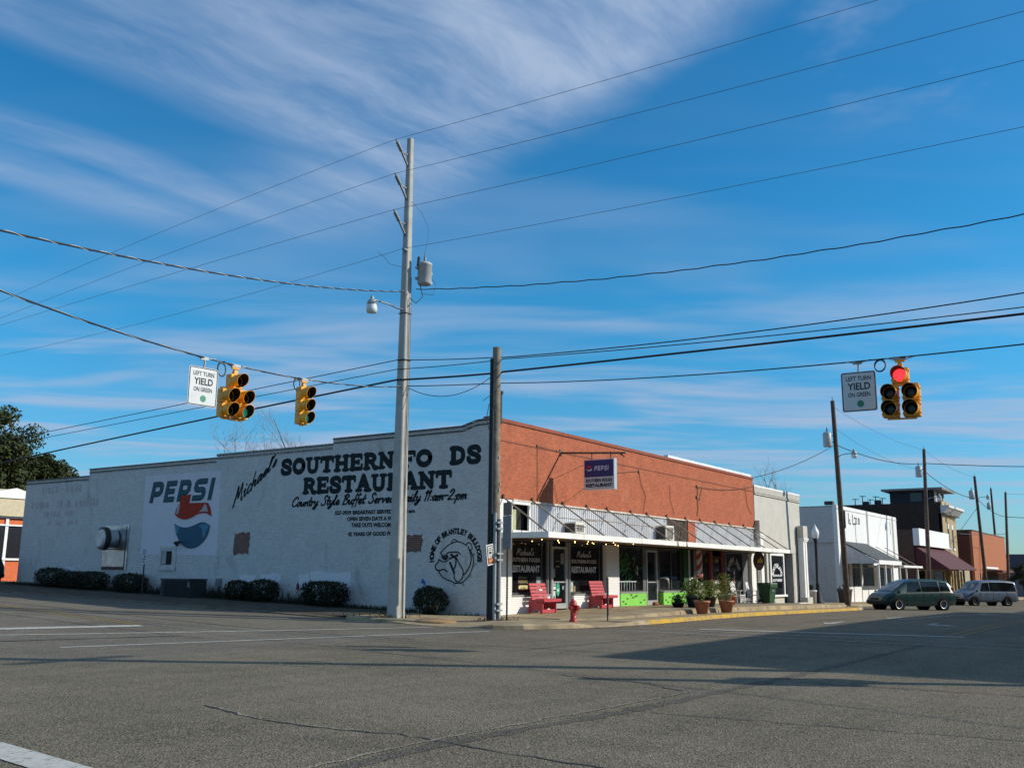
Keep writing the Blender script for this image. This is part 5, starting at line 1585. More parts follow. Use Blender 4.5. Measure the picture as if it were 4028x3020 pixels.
def pot(label, loc, r0, r1, h, m, plant, n, ph, lm, group='flower pots on the sidewalk', pr=None, size=.045):
    o = thing('flower_pot', label, 'flower pot', loc, group=group)
    q = MB()
    q.lathe([(.001, 0), (r0, 0), (r1 * .97, h * .84), (r1 * 1.06, h * .85), (r1 * 1.06, h), (r1 * .95, h), (r1 * .9, h * .88), (.001, h * .88)], 20)
    q.build('pot', m, o)
    pr = pr or r1
    if plant:
        def fn():
            a = random.uniform(0, 2 * PI)
            t_ = random.random() ** .6
            r_ = pr * t_ * random.uniform(.2, 1.15)
            z = h * .9 + ph * random.uniform(.0, 1.0) * (1.1 - .55 * (r_ / pr) ** 2)
            return (r_ * math.cos(a), r_ * math.sin(a), z), (math.cos(a), math.sin(a), .8)
        leaves(n, fn, size, .6).build('foliage', lm, o)
        q = MB()
        for i in range(12):
            a = i * .55
            q.tube([(.02 * math.cos(a), .02 * math.sin(a), h * .85), (pr * .45 * math.cos(a), pr * .45 * math.sin(a), h + ph * .5), (pr * .9 * math.cos(a), pr * .9 * math.sin(a), h + ph * .85)], [.008, .006, .003], 4)
        q.build('stem', leafmat('plant_stem', (.06, .08, .02), (.1, .1, .03)), o)
    return o
M_TERRA = mat('terracotta', (.36, .14, .075), .8, var=.2, scale=4)
M_PBLUE = mat('dark_blue_glaze', (.012, .03, .06), .25, var=.3)
M_PBLK = mat('black_pot', (.01, .012, .018), .4)
M_LIME = leafmat('bright_leaves', (.045, .08, .012), (.24, .27, .04), 11)
M_LIME2 = leafmat('yellow_green_leaves', (.07, .085, .012), (.28, .26, .03), 11)
pot('terracotta pot on the kerb, left one of the two, below the bushy plants', (8.55, -4.35, zr(8.5, -4.3) + .11), .21, .31, .52, M_TERRA, True, 150, .3, M_LIME, pr=.15)
pot('terracotta pot on the kerb, right one of the two, with bare twigs', (10.95, -4.4, zr(11, -4.3) + .11), .21, .31, .5, M_TERRA, True, 26, .6, M_LIME, pr=.2)
pot('big dark blue glazed pot with a spreading leafy plant', (10.6, -3.1, zs(10.6)), .24, .36, .5, M_PBLUE, True, 1700, .68, M_LIME, pr=.62)
pot('black pot with a bushy plant behind the terracotta pots', (12.5, -3.0, zs(12.5)), .2, .32, .48, M_PBLK, True, 1100, .65, M_LIME, pr=.6)
pot('low wide pot of drooping greenery at the left of the potted plants', (10.3, -2.5, zs(10.3)), .2, .28, .2, M_PBLK, True, 420, .32, leafmat('deep_leaves', (.015, .035, .008), (.05, .08, .015), 9), pr=.36)
pot('grey stone pot with a yellow leafy plant by the barber shop', (16.9, -1.9, zs(17)), .26, .38, .55, mat('stone_pot', (.30, .27, .21), .9, var=.25), True, 900, .95, M_LIME2, pr=.62)
pot('small orange pot beside the grey stone pot', (18.56, -1.6, zs(18.6)), .16, .22, .42, mat('orange_pot', (.42, .13, .06), .7), True, 120, .25, M_LIME, pr=.2)
pot('small tan pot with sprouts between the rocking chairs', (25.0, -.9, zs(25)), .15, .22, .5, mat('tan_pot', (.5, .36, .16), .8), True, 260, .5, M_LIME, pr=.34)
pot('grey barrel of dark foliage in the alley beside the white shop', (41.9, -.6, zs(42)), .4, .5, .95, mat('dark_barrel', (.07, .075, .08), .7), True, 420, .35, M_BUSH, pr=.5, group='planters in the alley')
pot('white planter beside the stucco column', (35.6, -.2, zs(35.6)), .32, .36, .85, mat('pale_planter', (.5, .5, .5), .7), True, 300, .4, M_BUSH, pr=.36, group='planters in the alley')

# rocking chairs
M_ROCK = mat('white_chair_paint', (.76, .76, .74), .5, var=.05)
def rocker(label, loc, rz):
    r = thing('rocking_chair', label, 'rocking chair', loc, rz, 'white rocking chairs at the barber shop')
    q = MB(); q.box(-.26, .26, -.28, .24, .42, .46); q.build('seat', M_ROCK, r)
    q = MB()
    for x in (-.24, .24):
        q.tube([(x, .2, .02), (x, .24, .45), (x, .38, 1.16)], .022, 6)
    q.build('back_post', M_ROCK, r)
    q = MB()
    q.prism([(-.2, .98), (.2, .98), (.17, 1.1), (0, 1.16), (-.17, 1.1)], lambda x, z: (x, .345, z), lambda x, z: (x, .37, z))
    for i in range(6):
        x = -.18 + i * .072
        q.box(x, x + .045, -.012, .012, .0, .5, Matrix.Translation((0, .25, .5)) @ Matrix.Rotation(math.radians(-11), 4, 'X'))
    q.build('backrest', M_ROCK, r)
    for x in (-.25, .25):
        q = MB(); q.box(x - .05, x + .05, -.32, .26, .66, .69); q.tube([(x, -.26, .04), (x, -.26, .66)], .022, 6); q.build('arm', M_ROCK, r)
        q = MB(); q.tube([(x, -.5, .07), (x, -.25, .02), (x, .0, .0), (x, .25, .02), (x, .55, .1)], .024, 6); q.build('rocker', M_ROCK, r)
    q = MB()
    for z in (.14, .24, .34):
        q.box(-.24, .24, -.275, -.25, z, z + .03)
    q.build('rung', M_ROCK, r)
    return r
rk = rocker('white rocking chair, left one by the barber window', (21.6, -.75, zs(21.6)), math.radians(-8))
dup(rk, (23.8, -.75, zs(23.8)), math.radians(4), 'white rocking chair, middle one by the barber window')
dup(rk, (25.75, -.75, zs(25.7)), math.radians(-5), 'white rocking chair, partly hidden behind the green trash bin')

# trash bin
tb = thing('trash_bin', 'large green wheeled trash bin beside the canopy post', 'trash bin', (24.2, -1.4, zs(24.2)), math.radians(-12))
M_BIN = mat('green_plastic', (.015, .07, .028), .5, var=.1)
q = MB()
def taper(q, w0, d0, w1, d1, z0, z1, cy=0.0):
    q.add([(-w0, -d0 + cy, z0), (w0, -d0 + cy, z0), (w0, d0 + cy, z0), (-w0, d0 + cy, z0), (-w1, -d1 + cy, z1), (w1, -d1 + cy, z1), (w1, d1 + cy, z1), (-w1, d1 + cy, z1)], [(0, 3, 2, 1), (4, 5, 6, 7), (0, 1, 5, 4), (1, 2, 6, 5), (2, 3, 7, 6), (3, 0, 4, 7)])
taper(q, .25, .28, .34, .38, .04, 1.0); taper(q, .36, .41, .37, .42, .84, 1.02, -.02)
q.build('body', M_BIN, tb, bevel=.015)
q = MB(); taper(q, .38, .44, .36, .40, 1.03, 1.12, -.01); q.build('lid', M_BIN, tb, bevel=.02)
q = MB(); q.tube([(-.3, .42, 1.03), (.3, .42, 1.03)], .03, 6); q.build('handle', M_BIN, tb)
for x in (-.3, .3):
    q = MB(); q.tube([(x - .03, .3, .12), (x + .03, .3, .12)], .12, 14); q.build('wheel', M_BLACK, tb)
q = MB(); q.box(-.12, .06, -.385, -.375, .72, .75); q.box(-.12, .1, -.385, -.375, .66, .69); q.build('marking', mat('grey_mark', (.3, .32, .3), .7), tb)

# barber board, oval sign, cabinet, canopy post, metal plate
bp = thing('barber_pole', 'red and white striped barber pole board on the white pier', 'barber pole', (17.95, -.15, 2.12))
q = MB()
prof = [(.27 * math.sin(a), -.16 * math.cos(a)) for a in np.linspace(-PI / 2, PI / 2, 11)]
q.prism(prof, lambda x, y: (x, y, -.52), lambda x, y: (x, y, .72))
q.build('striped_body', M_BARB, bp)
q = MB(); q.prism([(x * 1.12, y * 1.12) for x, y in prof], lambda x, y: (x, y, .722), lambda x, y: (x, y, .8)); q.prism([(x * 1.12, y * 1.12) for x, y in prof], lambda x, y: (x, y, -.6), lambda x, y: (x, y, -.522)); q.build('cap', mat('dark_red_cap', (.22, .03, .03), .6), bp)
br_ = thing('wall_bracket', 'narrow dark bar hanging on the second white pier', 'bracket', (17.3, -.1, 2.25))
q = MB(); q.box(-.05, .05, -.06, .09, -.75, .6); q.build('bar', M_BLACK, br_)
os_ = thing('oval_sign', 'dark oval hanging sign with a yellow figure at the end of the barber shop', 'sign', (23.5, -1.25, 2.42))
MO = Matrix.Rotation(math.radians(-60), 3, 'Z')
q = MB(); P = oval(0, 0, .30, .52, 24)[:-1]
q.prism(P, lambda u, v: tuple(MO @ Vector((u, -.04, v))), lambda u, v: tuple(MO @ Vector((u, .04, v)))); face_ = q.build('board', mat('oval_dark', (.035, .015, .01), .5), os_)
q = MB(); q.prism([(-.1, -.12), (.2, -.12), (.22, .05), (.14, .12), (.1, .26), (.04, .1), (-.06, .06)], lambda u, v: tuple(MO @ Vector((u, -.05, v))), lambda u, v: tuple(MO @ Vector((u, -.042, v)))); q.build('figure', mat('gold_figure', (.55, .33, .02), .5), os_)
q = MB(); q.prism([(.26 * math.cos(a), .46 * math.sin(a)) for a in np.linspace(PI * 1.15, PI * 1.85, 9)], lambda u, v: tuple(MO @ Vector((u, -.048, v))), lambda u, v: tuple(MO @ Vector((u, -.042, v)))); q.build('base', mat('brown_base', (.16, .07, .045), .6), os_)
q = MB(); q.tube([(0, 0, .5), (0, 0, .66)], .015, 5); q.build('hook', M_BLACK, os_)
cb = thing('cabinet', 'cream painted cabinet with rounded corners beside the potted plants', 'cabinet', (17.65, -1.0, zs(17.5)))
q = MB(); q.box(-.6, .3, -.25, .25, 0, .72); q.build('body', mat('cream_cabinet', (.58, .53, .38), .6), cb, bevel=.06)
q = MB(); q.box(-.16, -.13, -.262, -.252, .05, .66); q.box(-.5, -.46, -.262, -.252, .05, .66); q.build('seam', mat('cabinet_seam', (.18, .14, .08), .8), cb)
dm = MB(); dm.box(29.3, 31.6, -1.5, -1.1, zs(30), zs(30) + .05); tag(dm.build('loose_board', mat('pale_board2', (.6, .56, .48), .8)), 'pale flat board lying on the sidewalk below the white framed window', 'board')
q = MB(); q.ball((12.55, -.35, zs(12.5) + .07), .2, 10, 6, (1.2, .7, .5)); tag(q.build('doorstop', mat('rust_stone', (.28, .08, .05), .9, var=.4, scale=9)), 'reddish brown stone doorstop beside the second shop door', 'doorstop')

# ornamental lamp post
lp = thing('street_lamp', 'black ornamental street lamp with white acorn globe in the alley', 'street lamp', (36.5, -.4, zs(36.5)))
q = MB(); q.lathe([(.34, -.1), (.34, .1), (.25, .2), (.2, .5), (.15, .7), (.12, 1.2), (.14, 1.25), (.1, 1.3), (.085, 3.9), (.13, 3.95), (.11, 4.05), (.2, 4.2), (.001, 4.2)], 14); q.build('post', M_BLACK, lp)
q = MB(); q.lathe([(.16, 4.2), (.24, 4.4), (.25, 4.6), (.18, 4.8), (.1, 4.9), (.11, 4.94), (.05, 5.0), (.03, 5.12), (.001, 5.14)], 14); q.build('globe', mat('white_globe', (.75, .76, .76), .3), lp)
# ---------------------------------------------------------------- poles
M_PCON = mat('pole_concrete', (.36, .355, .33), .85, var=.12, scale=2.2, bump=.2)
M_WOODP = mat('grey_pole_wood', (.20, .165, .125), .9, var=.35, scale=3, bump=.6, bscale=20)
M_WOODD = mat('brown_pole_wood', (.085, .055, .038), .9, var=.35, scale=3, bump=.6, bscale=20)
M_GALV = mat('galvanised', (.30, .32, .33), .5, .3, var=.15)
M_INS = mat('insulator_grey', (.17, .21, .22), .4)
M_WIRE = mat('cable_black', (.012, .014, .018), .6)
M_WIREL = mat('cable_grey', (.075, .085, .10), .5)
M_TRAN = mat('transformer_grey', (.38, .40, .41), .45, var=.08)

cpz = zr(-3.1, 1.6)
cp = thing('utility_pole', 'tall square tapered pale concrete utility pole at the street corner', 'utility pole', (-3.1, 1.6, cpz))
q = MB()
def sq(w, z, c=.03):
    return [(-w + c, -w, z), (w - c, -w, z), (w, -w + c, z), (w, w - c, z), (w - c, w, z), (-w + c, w, z), (-w, w - c, z), (-w, -w + c, z)]
z1 = 17.32 - cpz
rs = [sq(.23, -.3), sq(.10, z1)]
q.add([v for r_ in rs for v in r_], [(i, (i + 1) % 8, 8 + (i + 1) % 8, 8 + i) for i in range(8)] + [tuple(range(8, 16))])
q.build('shaft', M_PCON, cp)
P = lambda x, y, z: (x, y, z - cpz)
hwz = (16.95, 15.65, 14.27)
for z in hwz:
    q = MB()
    q.bar(P(-.09, 0, z - .75), P(-.5, -.02, z - .3), .06); q.bar(P(-.09, 0, z - .3), P(-.5, -.02, z - .32), .05)
    br = q.build('insulator_bracket', mat('dark_bracket', (.13, .14, .15), .6, .2), cp)
    q = MB()
    d = Vector((-.3, 0, .32)).normalized()
    o = Vector(P(-.5, -.02, z - .3))
    pr = []
    path, rad = [], []
    for i in range(9):
        path.append(o + d * (.045 * i)); rad.append(.08 if i % 2 else .055)
    q.tube(path, rad, 10)
    q.tube([o + d * .36, o + d * .46], .03, 6)
    q.build('insulator', M_INS, br)
q = MB(); q.tube([P(-.14, -.1, 12.95), P(-.32, -.1, 12.97)], [.07, .06], 8); q.build('neutral_spool', M_INS, cp)
trf = MB(); trf.lathe([(.001, 11.75), (.22, 11.75), (.255, 11.8), (.255, 12.45), (.27, 12.46), (.27, 12.52), (.2, 12.58), (.001, 12.6)], 16, (.42, -.5, -cpz))
tr = trf.build('transformer', M_TRAN, cp)
q = MB(); q.lathe([(.06, 12.56), (.045, 12.62), (.06, 12.66), (.04, 12.7), (.055, 12.74), (.03, 12.78), (.02, 12.95), (.001, 12.96)], 10, (.42, -.5, -cpz)); q.build('bushing', M_INS, tr)
q = MB(); q.box(.1, .3, -.42, -.32, 12.3 - cpz, 12.38 - cpz); q.box(.1, .3, -.42, -.32, 11.9 - cpz, 11.98 - cpz); q.box(.68, .8, -.55, -.45, 12.2 - cpz, 12.28 - cpz); q.box(.68, .8, -.55, -.45, 11.85 - cpz, 11.93 - cpz); q.build('mounting_lug', M_GALV, tr)
q = MB(); q.tube([P(.2, -.36, 12.35), P(.2, -.4, 12.75)], .05, 8); q.build('fuse_cutout', M_BLACK, tr)
q = MB()
q.tube([P(-.1, -.1, 10.75), P(-.35, .1, 10.8), P(-.6, .25, 10.9), P(-1.15, .42, 10.95)], .03, 8)
la = q.build('lamp_arm', M_GALV, cp)
q = MB(); q.lathe([(.10, 11.3), (.16, 11.22), (.18, 11.12), (.14, 11.08), (.001, 11.08)], 14, (-1.25, .45, -cpz - .35)); q.lathe([(.06, 11.3), (.06, 11.42), (.001, 11.44)], 10, (-1.25, .45, -cpz - .35)); q.build('lamp_head', M_GALV, la)
q = MB(); q.lathe([(.17, 11.1), (.2, 10.95), (.17, 10.82), (.001, 10.8)], 14, (-1.25, .45, -cpz - .35)); q.build('lamp_lens', mat('lens_frosted', (.62, .66, .66), .25), la)
q = MB()
q.tube([P(.02, -.26, .1), P(.03, -.24, 3), P(-.02, -.22, 5.5), P(.03, -.2, 8), P(.0, -.19, 11)], .012, 5)
q.tube([P(.07, -.25, .1), P(.02, -.23, 4), P(.09, -.21, 7), P(.06, -.19, 12)], .009, 5)
q.build('ground_wire', M_WIRE, cp)
q = MB()
for z in (8.9, 10.6):
    w_ = .245 - (.14 * z / z1) + .012
    q.box(-w_, w_, -w_, -w_ + .01, z, z + .035); q.box(-w_, -w_ + .01, -w_, w_, z, z + .035)
q.build('strap', M_WIRE, cp)
q = MB()
q.tube([P(.4, -.5, 12.95), P(.55, -.5, 13.5), P(.62, -.45, 14.0), P(.4, -.3, 14.5), P(.0, -.15, 14.85)], .008, 4)
q.tube([P(.3, -.4, 11.75), P(.35, -.5, 11.3), P(.1, -.4, 11.0), P(.0, -.2, 11.2)], .018, 5)
q.tube([P(.7, -.5, 12.2), P(1.0, -.55, 11.9), P(.95, -.5, 11.5), P(.4, -.35, 11.45)], .01, 4)
q.tube([P(-.1, -.1, 12.3), P(-.9, .0, 12.25), P(-.95, .3, 12.6), P(-1.0, .5, 12.75)], .008, 4)
q.build('jumper_wire', M_WIRE, cp)

wpz = .06
wp = thing('utility_pole', 'weathered wooden utility pole with grey conduit, in front of the corner of the shop', 'utility pole', (-2.21, -1.80, wpz))
q = MB(); q.tube([(0, 0, -.3), (.01, 0, 3), (-.01, 0, 6), (0, 0, 9.1)], [.175, .165, .15, .14], 14); q.build('shaft', M_WOODP, wp)
q = MB(); q.tube([(-.16, .12, -.1), (-.15, .1, 8.7)], .055, 8); q.tube([(-.2, .0, -.1), (-.18, .02, 6.9)], .045, 8); q.build('cable_riser', M_BLACK, wp)
q = MB(); q.tube([(-.03, -.22, -.1), (-.03, -.22, 3.3)], .05, 10); q.tube([(-.17, -.13, -.1), (-.17, -.13, 3.5)], .055, 10); q.build('conduit', M_GALV, wp)
q = MB()
for z in (.35, .55, 1.95, 2.15, 2.95, 3.15):
    q.box(-.22, .08, -.285, -.1, z, z + .06)
q.build('conduit_strap', M_GALV, wp)
q = MB(); q.box(-.03, .03, -.178, -.165, 4.2, 4.3); q.box(.0, .05, -.178, -.165, 4.42, 4.5); q.box(-.05, .02, -.178, -.162, 5.3, 5.36); q.build('pole_tag', M_GALV, wp)
q = MB()
for i in range(30):
    a, z = random.uniform(-2.6, .4), random.uniform(1.2, 2.4)
    q.box(.172 * math.cos(a) - .012, .172 * math.cos(a) + .012, .172 * math.sin(a) - .006, .172 * math.sin(a) + .006, z, z + .03)
q.build('staple', M_RUST, wp)
q = MB(); q.box(.13, .2, -.1, -.02, 6.6, 7.55); q.box(.14, .24, -.12, .0, 7.5, 7.62); q.box(.13, .24, -.1, .0, 6.5, 6.6); q.build('guard_strip', M_BLACK, wp)
q = MB(); q.tube([(-.2, .0, 6.9), (-.35, .05, 7.1), (-.42, .1, 6.6), (-.2, .05, 6.0)], .014, 5); q.tube([(-.1, -.1, 7.6), (-.5, .2, 7.2)], .01, 4); q.build('cable_loop', M_WIRE, wp)

rs_ = thing('route_sign', 'small tilted white edged sign with an orange arrow panel on the wooden pole', 'sign', (-2.62, -1.9, 2.2))
MR = Matrix.Rotation(math.radians(-10), 4, 'Y')
rsn = MB(); rsn.box(-.19, .19, -.012, .012, -.33, .33, MR); rsn = rsn.build('plate', mat('sign_back_grey', (.08, .085, .09), .5), rs_)
q = MB()
for bx in ((-.19, .19, .3, .33), (-.19, .19, -.33, -.3), (-.19, -.165, -.299, .299), (.165, .19, -.299, .299)):
    q.box(bx[0], bx[1], -.02, -.0125, bx[2], bx[3], MR)
q.build('border', mat('white_sign_edge', (.75, .75, .75), .5), rsn)
q = MB(); q.box(-.1, .12, -.019, -.0125, .16, .26, MR); q.box(-.1, .12, -.019, -.0125, -.1, .13, MR); q.build('panel', mat('cream_sign_panel', (.62, .6, .55), .5), rsn)
q = MB(); q.box(-.1, .12, -.019, -.0125, -.28, -.12, MR); q.build('panel', mat('orange_sign_panel', (.55, .1, .03), .5), rsn)
q = MB(); q.prism([(-.07, -.215), (.03, -.215), (.03, -.25), (.1, -.2), (.03, -.15), (.03, -.185), (-.07, -.185)], lambda x, z: tuple(MR @ Vector((x, -.022, z))), lambda x, z: tuple(MR @ Vector((x, -.02, z)))); q.build('arrow', mat('yellow_arrow', (.65, .35, .05), .5), rsn)
q = MB(); q.box(-.06, .08, -.022, -.02, .02, .1, MR); q.box(-.06, .08, -.022, -.02, .19, .22, MR); put_text(q, '152', -.06, .08, -.08, 0, lambda u, v, l=0.0: tuple(MR @ Vector((u, -.021, v)))); q.build('numerals', M_BLACK, rsn)
q = MB(); q.tube([(.15, .02, .2), (.4, .05, .22)], .012, 5); q.build('bracket', M_GALV, rs_)

sa = thing('sign_assembly', 'grey backs of two road signs on a thin steel post, right of the wooden pole', 'sign', (-1.55, -1.85, .1))
q = MB(); q.tube([(.05, 0.03, -.2), (.05, .03, 3.9)], .03, 8); q.build('post', M_BLACK, sa)
MS = Matrix.Rotation(math.radians(-114), 4, 'Z')
q = MB(); q.box(-.26, .26, -.015, .015, 3.42, 3.85, MS); q.build('upper_plate', mat('brown_grey_plate', (.16, .14, .12), .6), sa)
q = MB(); q.box(-.26, .26, -.025, .005, 2.3, 3.41, MS); q.build('lower_plate', mat('steel_plate', (.19, .20, .22), .5, .3), sa)

def wood_pole(label, x, y, zb, zt, lean, parts):
    p = thing('utility_pole', label, 'utility pole', (x, y, zb), group='wooden poles down the main street')
    h = zt - zb
    at_ = lambda z: Vector((lean[0] * z / h, lean[1] * z / h, z))
    q = MB(); q.tube([at_(-.3), at_(h * .5), at_(h)], [.19, .165, .13], 12); q.build('shaft', M_WOODD, p)
    if 'transformer' in parts:
        z = parts['transformer'] - zb
        o = at_(z) + Vector((-.3, .42, 0))
        q = MB(); q.lathe([(.001, -.5), (.24, -.5), (.27, -.45), (.27, .35), (.2, .44), (.001, .46)], 14, o); tr = q.build('transformer', M_TRAN, p)
        q = MB(); q.lathe([(.05, .42), (.06, .5), (.04, .55), (.05, .6), (.02, .75), (.001, .76)], 8, o); q.build('bushing', M_INS, tr)
        q = MB(); q.bar(at_(z + .2), o + Vector((.1, -.2, .2)), .06); q.bar(at_(z - .2), o + Vector((.1, -.2, -.2)), .06); q.build('mounting_lug', M_GALV, tr)
    if 'lamp' in parts:
        z = parts['lamp'] - zb
        o = at_(z)
        e = o + Vector((.15, -.95, .28))
        q = MB(); q.tube([o, o + Vector((.05, -.3, .2)), e], .03, 6); arm = q.build('lamp_arm', M_GALV, p)
        q = MB(); q.lathe([(.001, .25), (.07, .24), (.08, .08), (.17, .02), (.18, -.1), (.001, -.1)], 12, e + Vector((0, -.1, 0))); q.build('lamp_head', M_GALV, arm)
        q = MB(); q.lathe([(.17, -.1), (.19, -.22), (.14, -.32), (.001, -.34)], 12, e + Vector((0, -.1, 0))); q.build('lamp_lens', mat('lens_frosted', (.62, .66, .66), .25), arm)
    q = MB(); q.tube([at_(h - .05), at_(h + .25)], .03, 6); q.build('pole_top_pin', M_INS, p)
    if 'guard' in parts:
        q = MB(); z = parts['guard'] - zb; o = at_(z); q.box(o.x + .02, o.x + .2, o.y - .22, o.y - .12, z - 1.1, z); q.build('guard_strip', M_BLACK, p)
    return p
pz = lambda x: zr(x, -4.5) + .1
wood_pole('brown wooden pole with transformer and lamp, nearest the alley', 34.45, -2.85, -.34, 12.66, (-.9, 0), dict(transformer=10.2, lamp=9.0, guard=5.7))
wood_pole('brown wooden pole rising behind the green minivan', 58.0, -2.9, -.5, 12.43, (2.0, 0), dict(transformer=10.5, lamp=8.0))
wood_pole('leaning wooden pole in front of the orange brick building', 86.55, -2.9, -.85, 12.23, (-2.0, 0), dict(transformer=10.3, lamp=9.8))
wood_pole('distant wooden pole with a transformer, behind the orange brick roof', 130, 2, -.9, 14.6, (-.5, 0), dict(transformer=12.0))
wood_pole('bare wooden pole at the right edge, farthest along the street', 101.6, -2.9, -1.0, 12.1, (4.8, 0), dict())

op = thing('utility_pole', 'tall wooden pole across the main street, outside the picture', 'utility pole', (-5.0, -24.9, 0))
q = MB(); q.tube([(0, 0, -.3), (0, 0, 14.4)], [.26, .2], 12); q.build('shaft', M_WOODD, op)
q = MB(); q.box(-1.2, 1.2, -.07, .07, 13.2, 13.35); q.build('crossarm', M_WOODD, op)
op = thing('utility_pole', 'shorter wooden pole with a control box across the main street, outside the picture', 'utility pole', (-7.3, -24.7, 0))
q = MB(); q.tube([(0, 0, -.3), (0, 0, 7.6)], [.2, .16], 12); q.build('shaft', M_WOODD, op)
q = MB(); q.box(-.5, .5, -.3, .3, 5.4, 6.3); q.build('control_box', M_GALV, op)

# ---------------------------------------------------------------- overhead wires
def fit(pts):
    """parabola through three or more (s, z) points"""
    A = np.polyfit([p[0] for p in pts], [p[1] for p in pts], 2)
    return lambda s_: float(np.polyval(A, s_))
def wire(name, label, path, r, m=M_WIREL, group=None, cat='wire', n=4):
    o = MB().tube(path, r, n, cap=False).build(name, m)
    return tag(o, label, cat, group)
def ywire(name, label, x, y0, y1, f, r, m=M_WIREL, group=None, cat='wire', k=40):
    return wire(name, label, [(x, y0 + (y1 - y0) * i / k, f(y0 + (y1 - y0) * i / k)) for i in range(k + 1)], r, m, group, cat)
GP = 'high conductors on the concrete pole'
for nm, z0, zl, zr_ in (('topmost', 17.0, 15.0, 16.55), ('middle', 15.68, 14.1, 15.1), ('lowest', 14.3, 13.72, 13.83)):
    fl, fr = fit([(1.6, z0), (14, z0 + (zl - z0) * .38), (28, zl)]), fit([(1.6, z0), (-7.5, z0 - .1 + (zr_ - z0) * .4), (-18, zr_)])
    ywire('power_line', '%s of the three high power lines left of the concrete pole' % nm, -3.9, 1.58, 62, fl, .0085, group=GP)
    ywire('power_line', '%s of the three high power lines right of the concrete pole' % nm, -3.9, 1.58, -34, fr, .0085, group=GP)
ywire('power_line', 'thin neutral line below the three power lines, left of the concrete pole', -3.42, 1.5, 60, fit([(1.5, 12.97), (12.2, 12.49), (28.5, 12.32)]), .0075, group=GP)
ywire('power_line', 'thin neutral line below the three power lines, right of the concrete pole', -3.42, 1.5, -34, fit([(1.5, 12.97), (-9.7, 12.54), (-18.3, 12.35)]), .0075, group=GP)
M_LASH = mat('bright_lashing', (.55, .56, .55), .45, .2)
def span(label, a, b, f, r, lash=True, name='span_wire', pitch=.5, ext=0.0, m=M_WIRE, cat='cable', w_=.75):
    """cable from a to b in plan; f(t) gives the height; a pale wire is lashed round it"""
    a, b = Vector(a), Vector(b)
    L = (b - a).length
    pts = []
    k = 60
    for i in range(k + 1):
        t = i / k * (1 + ext)
        p = a + (b - a) * t
        pts.append((p.x, p.y, f(t)))
    o = thing(name, label, cat, pts[0])
    q = MB(); q.tube(pts, r, 6, cap=False); q.build('cable', m, o, world=True)
    if lash:
        h = []
        n = int(L * (1 + ext) / pitch * 8)
        d = (b - a).normalized(); sd = Vector((-d.y, d.x))
        for i in range(n + 1):
            t = i / n * (1 + ext)
            p = a + (b - a) * t
            ph = 2 * PI * i / 8
            h.append((p.x + sd.x * r * 1.15 * math.cos(ph), p.y + sd.y * r * 1.15 * math.cos(ph), f(t) + r * 1.15 * math.sin(ph)))
        q = MB(); q.tube(h, r * w_, 4, cap=False); q.build('lashing', M_LASH, o, world=True)
    return o
ft = lambda pts: fit(pts)
A_, B_ = (-3.1, 1.6), (-20.2, -3.89)
span('twisted service cable running up left from the transformer on the concrete pole', A_, B_, fit([(0, 11.47), (.485, 9.23), (.8, 8.05), (1, 7.42)]), .02, pitch=.8, ext=.5, w_=.32)
fL = fit([(0, 8.0), (.395, 6.94), (.59, 6.53), (.66, 6.46), (.865, 6.40), (1, 6.36)])
span('lashed span wire carrying the left traffic signals across the side street', A_, B_, fL, .018, pitch=1.6, ext=.5, w_=.3)
ywire('service_cable', 'wavy black service cable running right from the transformer', -3.0, 1.2, -34, lambda y: fit([(1.07, 11.49), (-4.65, 10.8), (-9.44, 10.39), (-13.47, 10.3), (-18.05, 10.29)])(max(y, -20)) + .012 * math.sin(y * 6.1) + .006 * math.sin(y * 2.3), .017, M_WIRE, cat='cable', k=160)
GT = 'telephone cables between the two corner poles and beyond'
ywire('telephone_cable', 'upper thin telephone cable right of the wooden pole', -2.1, -1.95, -34, fit([(-1.96, 8.82), (-8.98, 8.55), (-17.8, 8.57)]), .018, M_WIRE, GT, 'cable')
ywire('telephone_cable', 'second thin telephone cable right of the wooden pole', -2.1, -1.95, -34, fit([(-1.96, 8.77), (-7.5, 8.48), (-17.77, 8.21)]), .015, M_WIRE, GT, 'cable')
ywire('telephone_cable', 'thick black telephone cable right of the wooden pole', -2.1, -1.95, -34, fit([(-1.96, 8.32), (-11.11, 8.13), (-17.76, 8.04)]), .034, M_WIRE, GT, 'cable')
ywire('telephone_cable', 'thick black telephone cable left of the concrete pole', -3.35, 1.6, 60, fit([(1.65, 8.22), (11.2, 7.72), (28, 6.72)]), .034, M_WIRE, GT, 'cable')
ywire('telephone_cable', 'upper thin telephone cable left of the concrete pole', -3.35, 1.6, 60, fit([(1.65, 8.93), (12, 8.5), (24, 8.0)]), .016, M_WIRE, GT, 'cable')
ywire('telephone_cable', 'second thin telephone cable left of the concrete pole', -3.35, 1.6, 60, fit([(1.65, 8.6), (12, 8.2), (24, 7.74)]), .014, M_WIRE, GT, 'cable')
def link(label, a, b, sag, r, name='telephone_cable', cat='cable', m=M_WIRE, group=GT, k=16):
    a, b = Vector(a), Vector(b)
    return wire(name, label, [tuple(a + (b - a) * (i / k) - Vector((0, 0, 4 * sag * (i / k) * (1 - i / k)))) for i in range(k + 1)], r, m, group, cat)
link('thick cable between the concrete pole and the wooden pole', (-3.3, 1.6, 8.22), (-2.1, -1.95, 8.3), .02, .034)
link('upper thin cable between the concrete pole and the wooden pole', (-3.3, 1.6, 8.93), (-2.1, -1.95, 8.84), .03, .016)
link('second thin cable between the concrete pole and the wooden pole', (-3.3, 1.6, 8.6), (-2.1, -1.95, 8.75), .03, .014)
link('slack drooping cable between the concrete pole and the wooden pole', (-3.0, 1.5, 8.0), (-2.2, -1.8, 8.3), .55, .012)
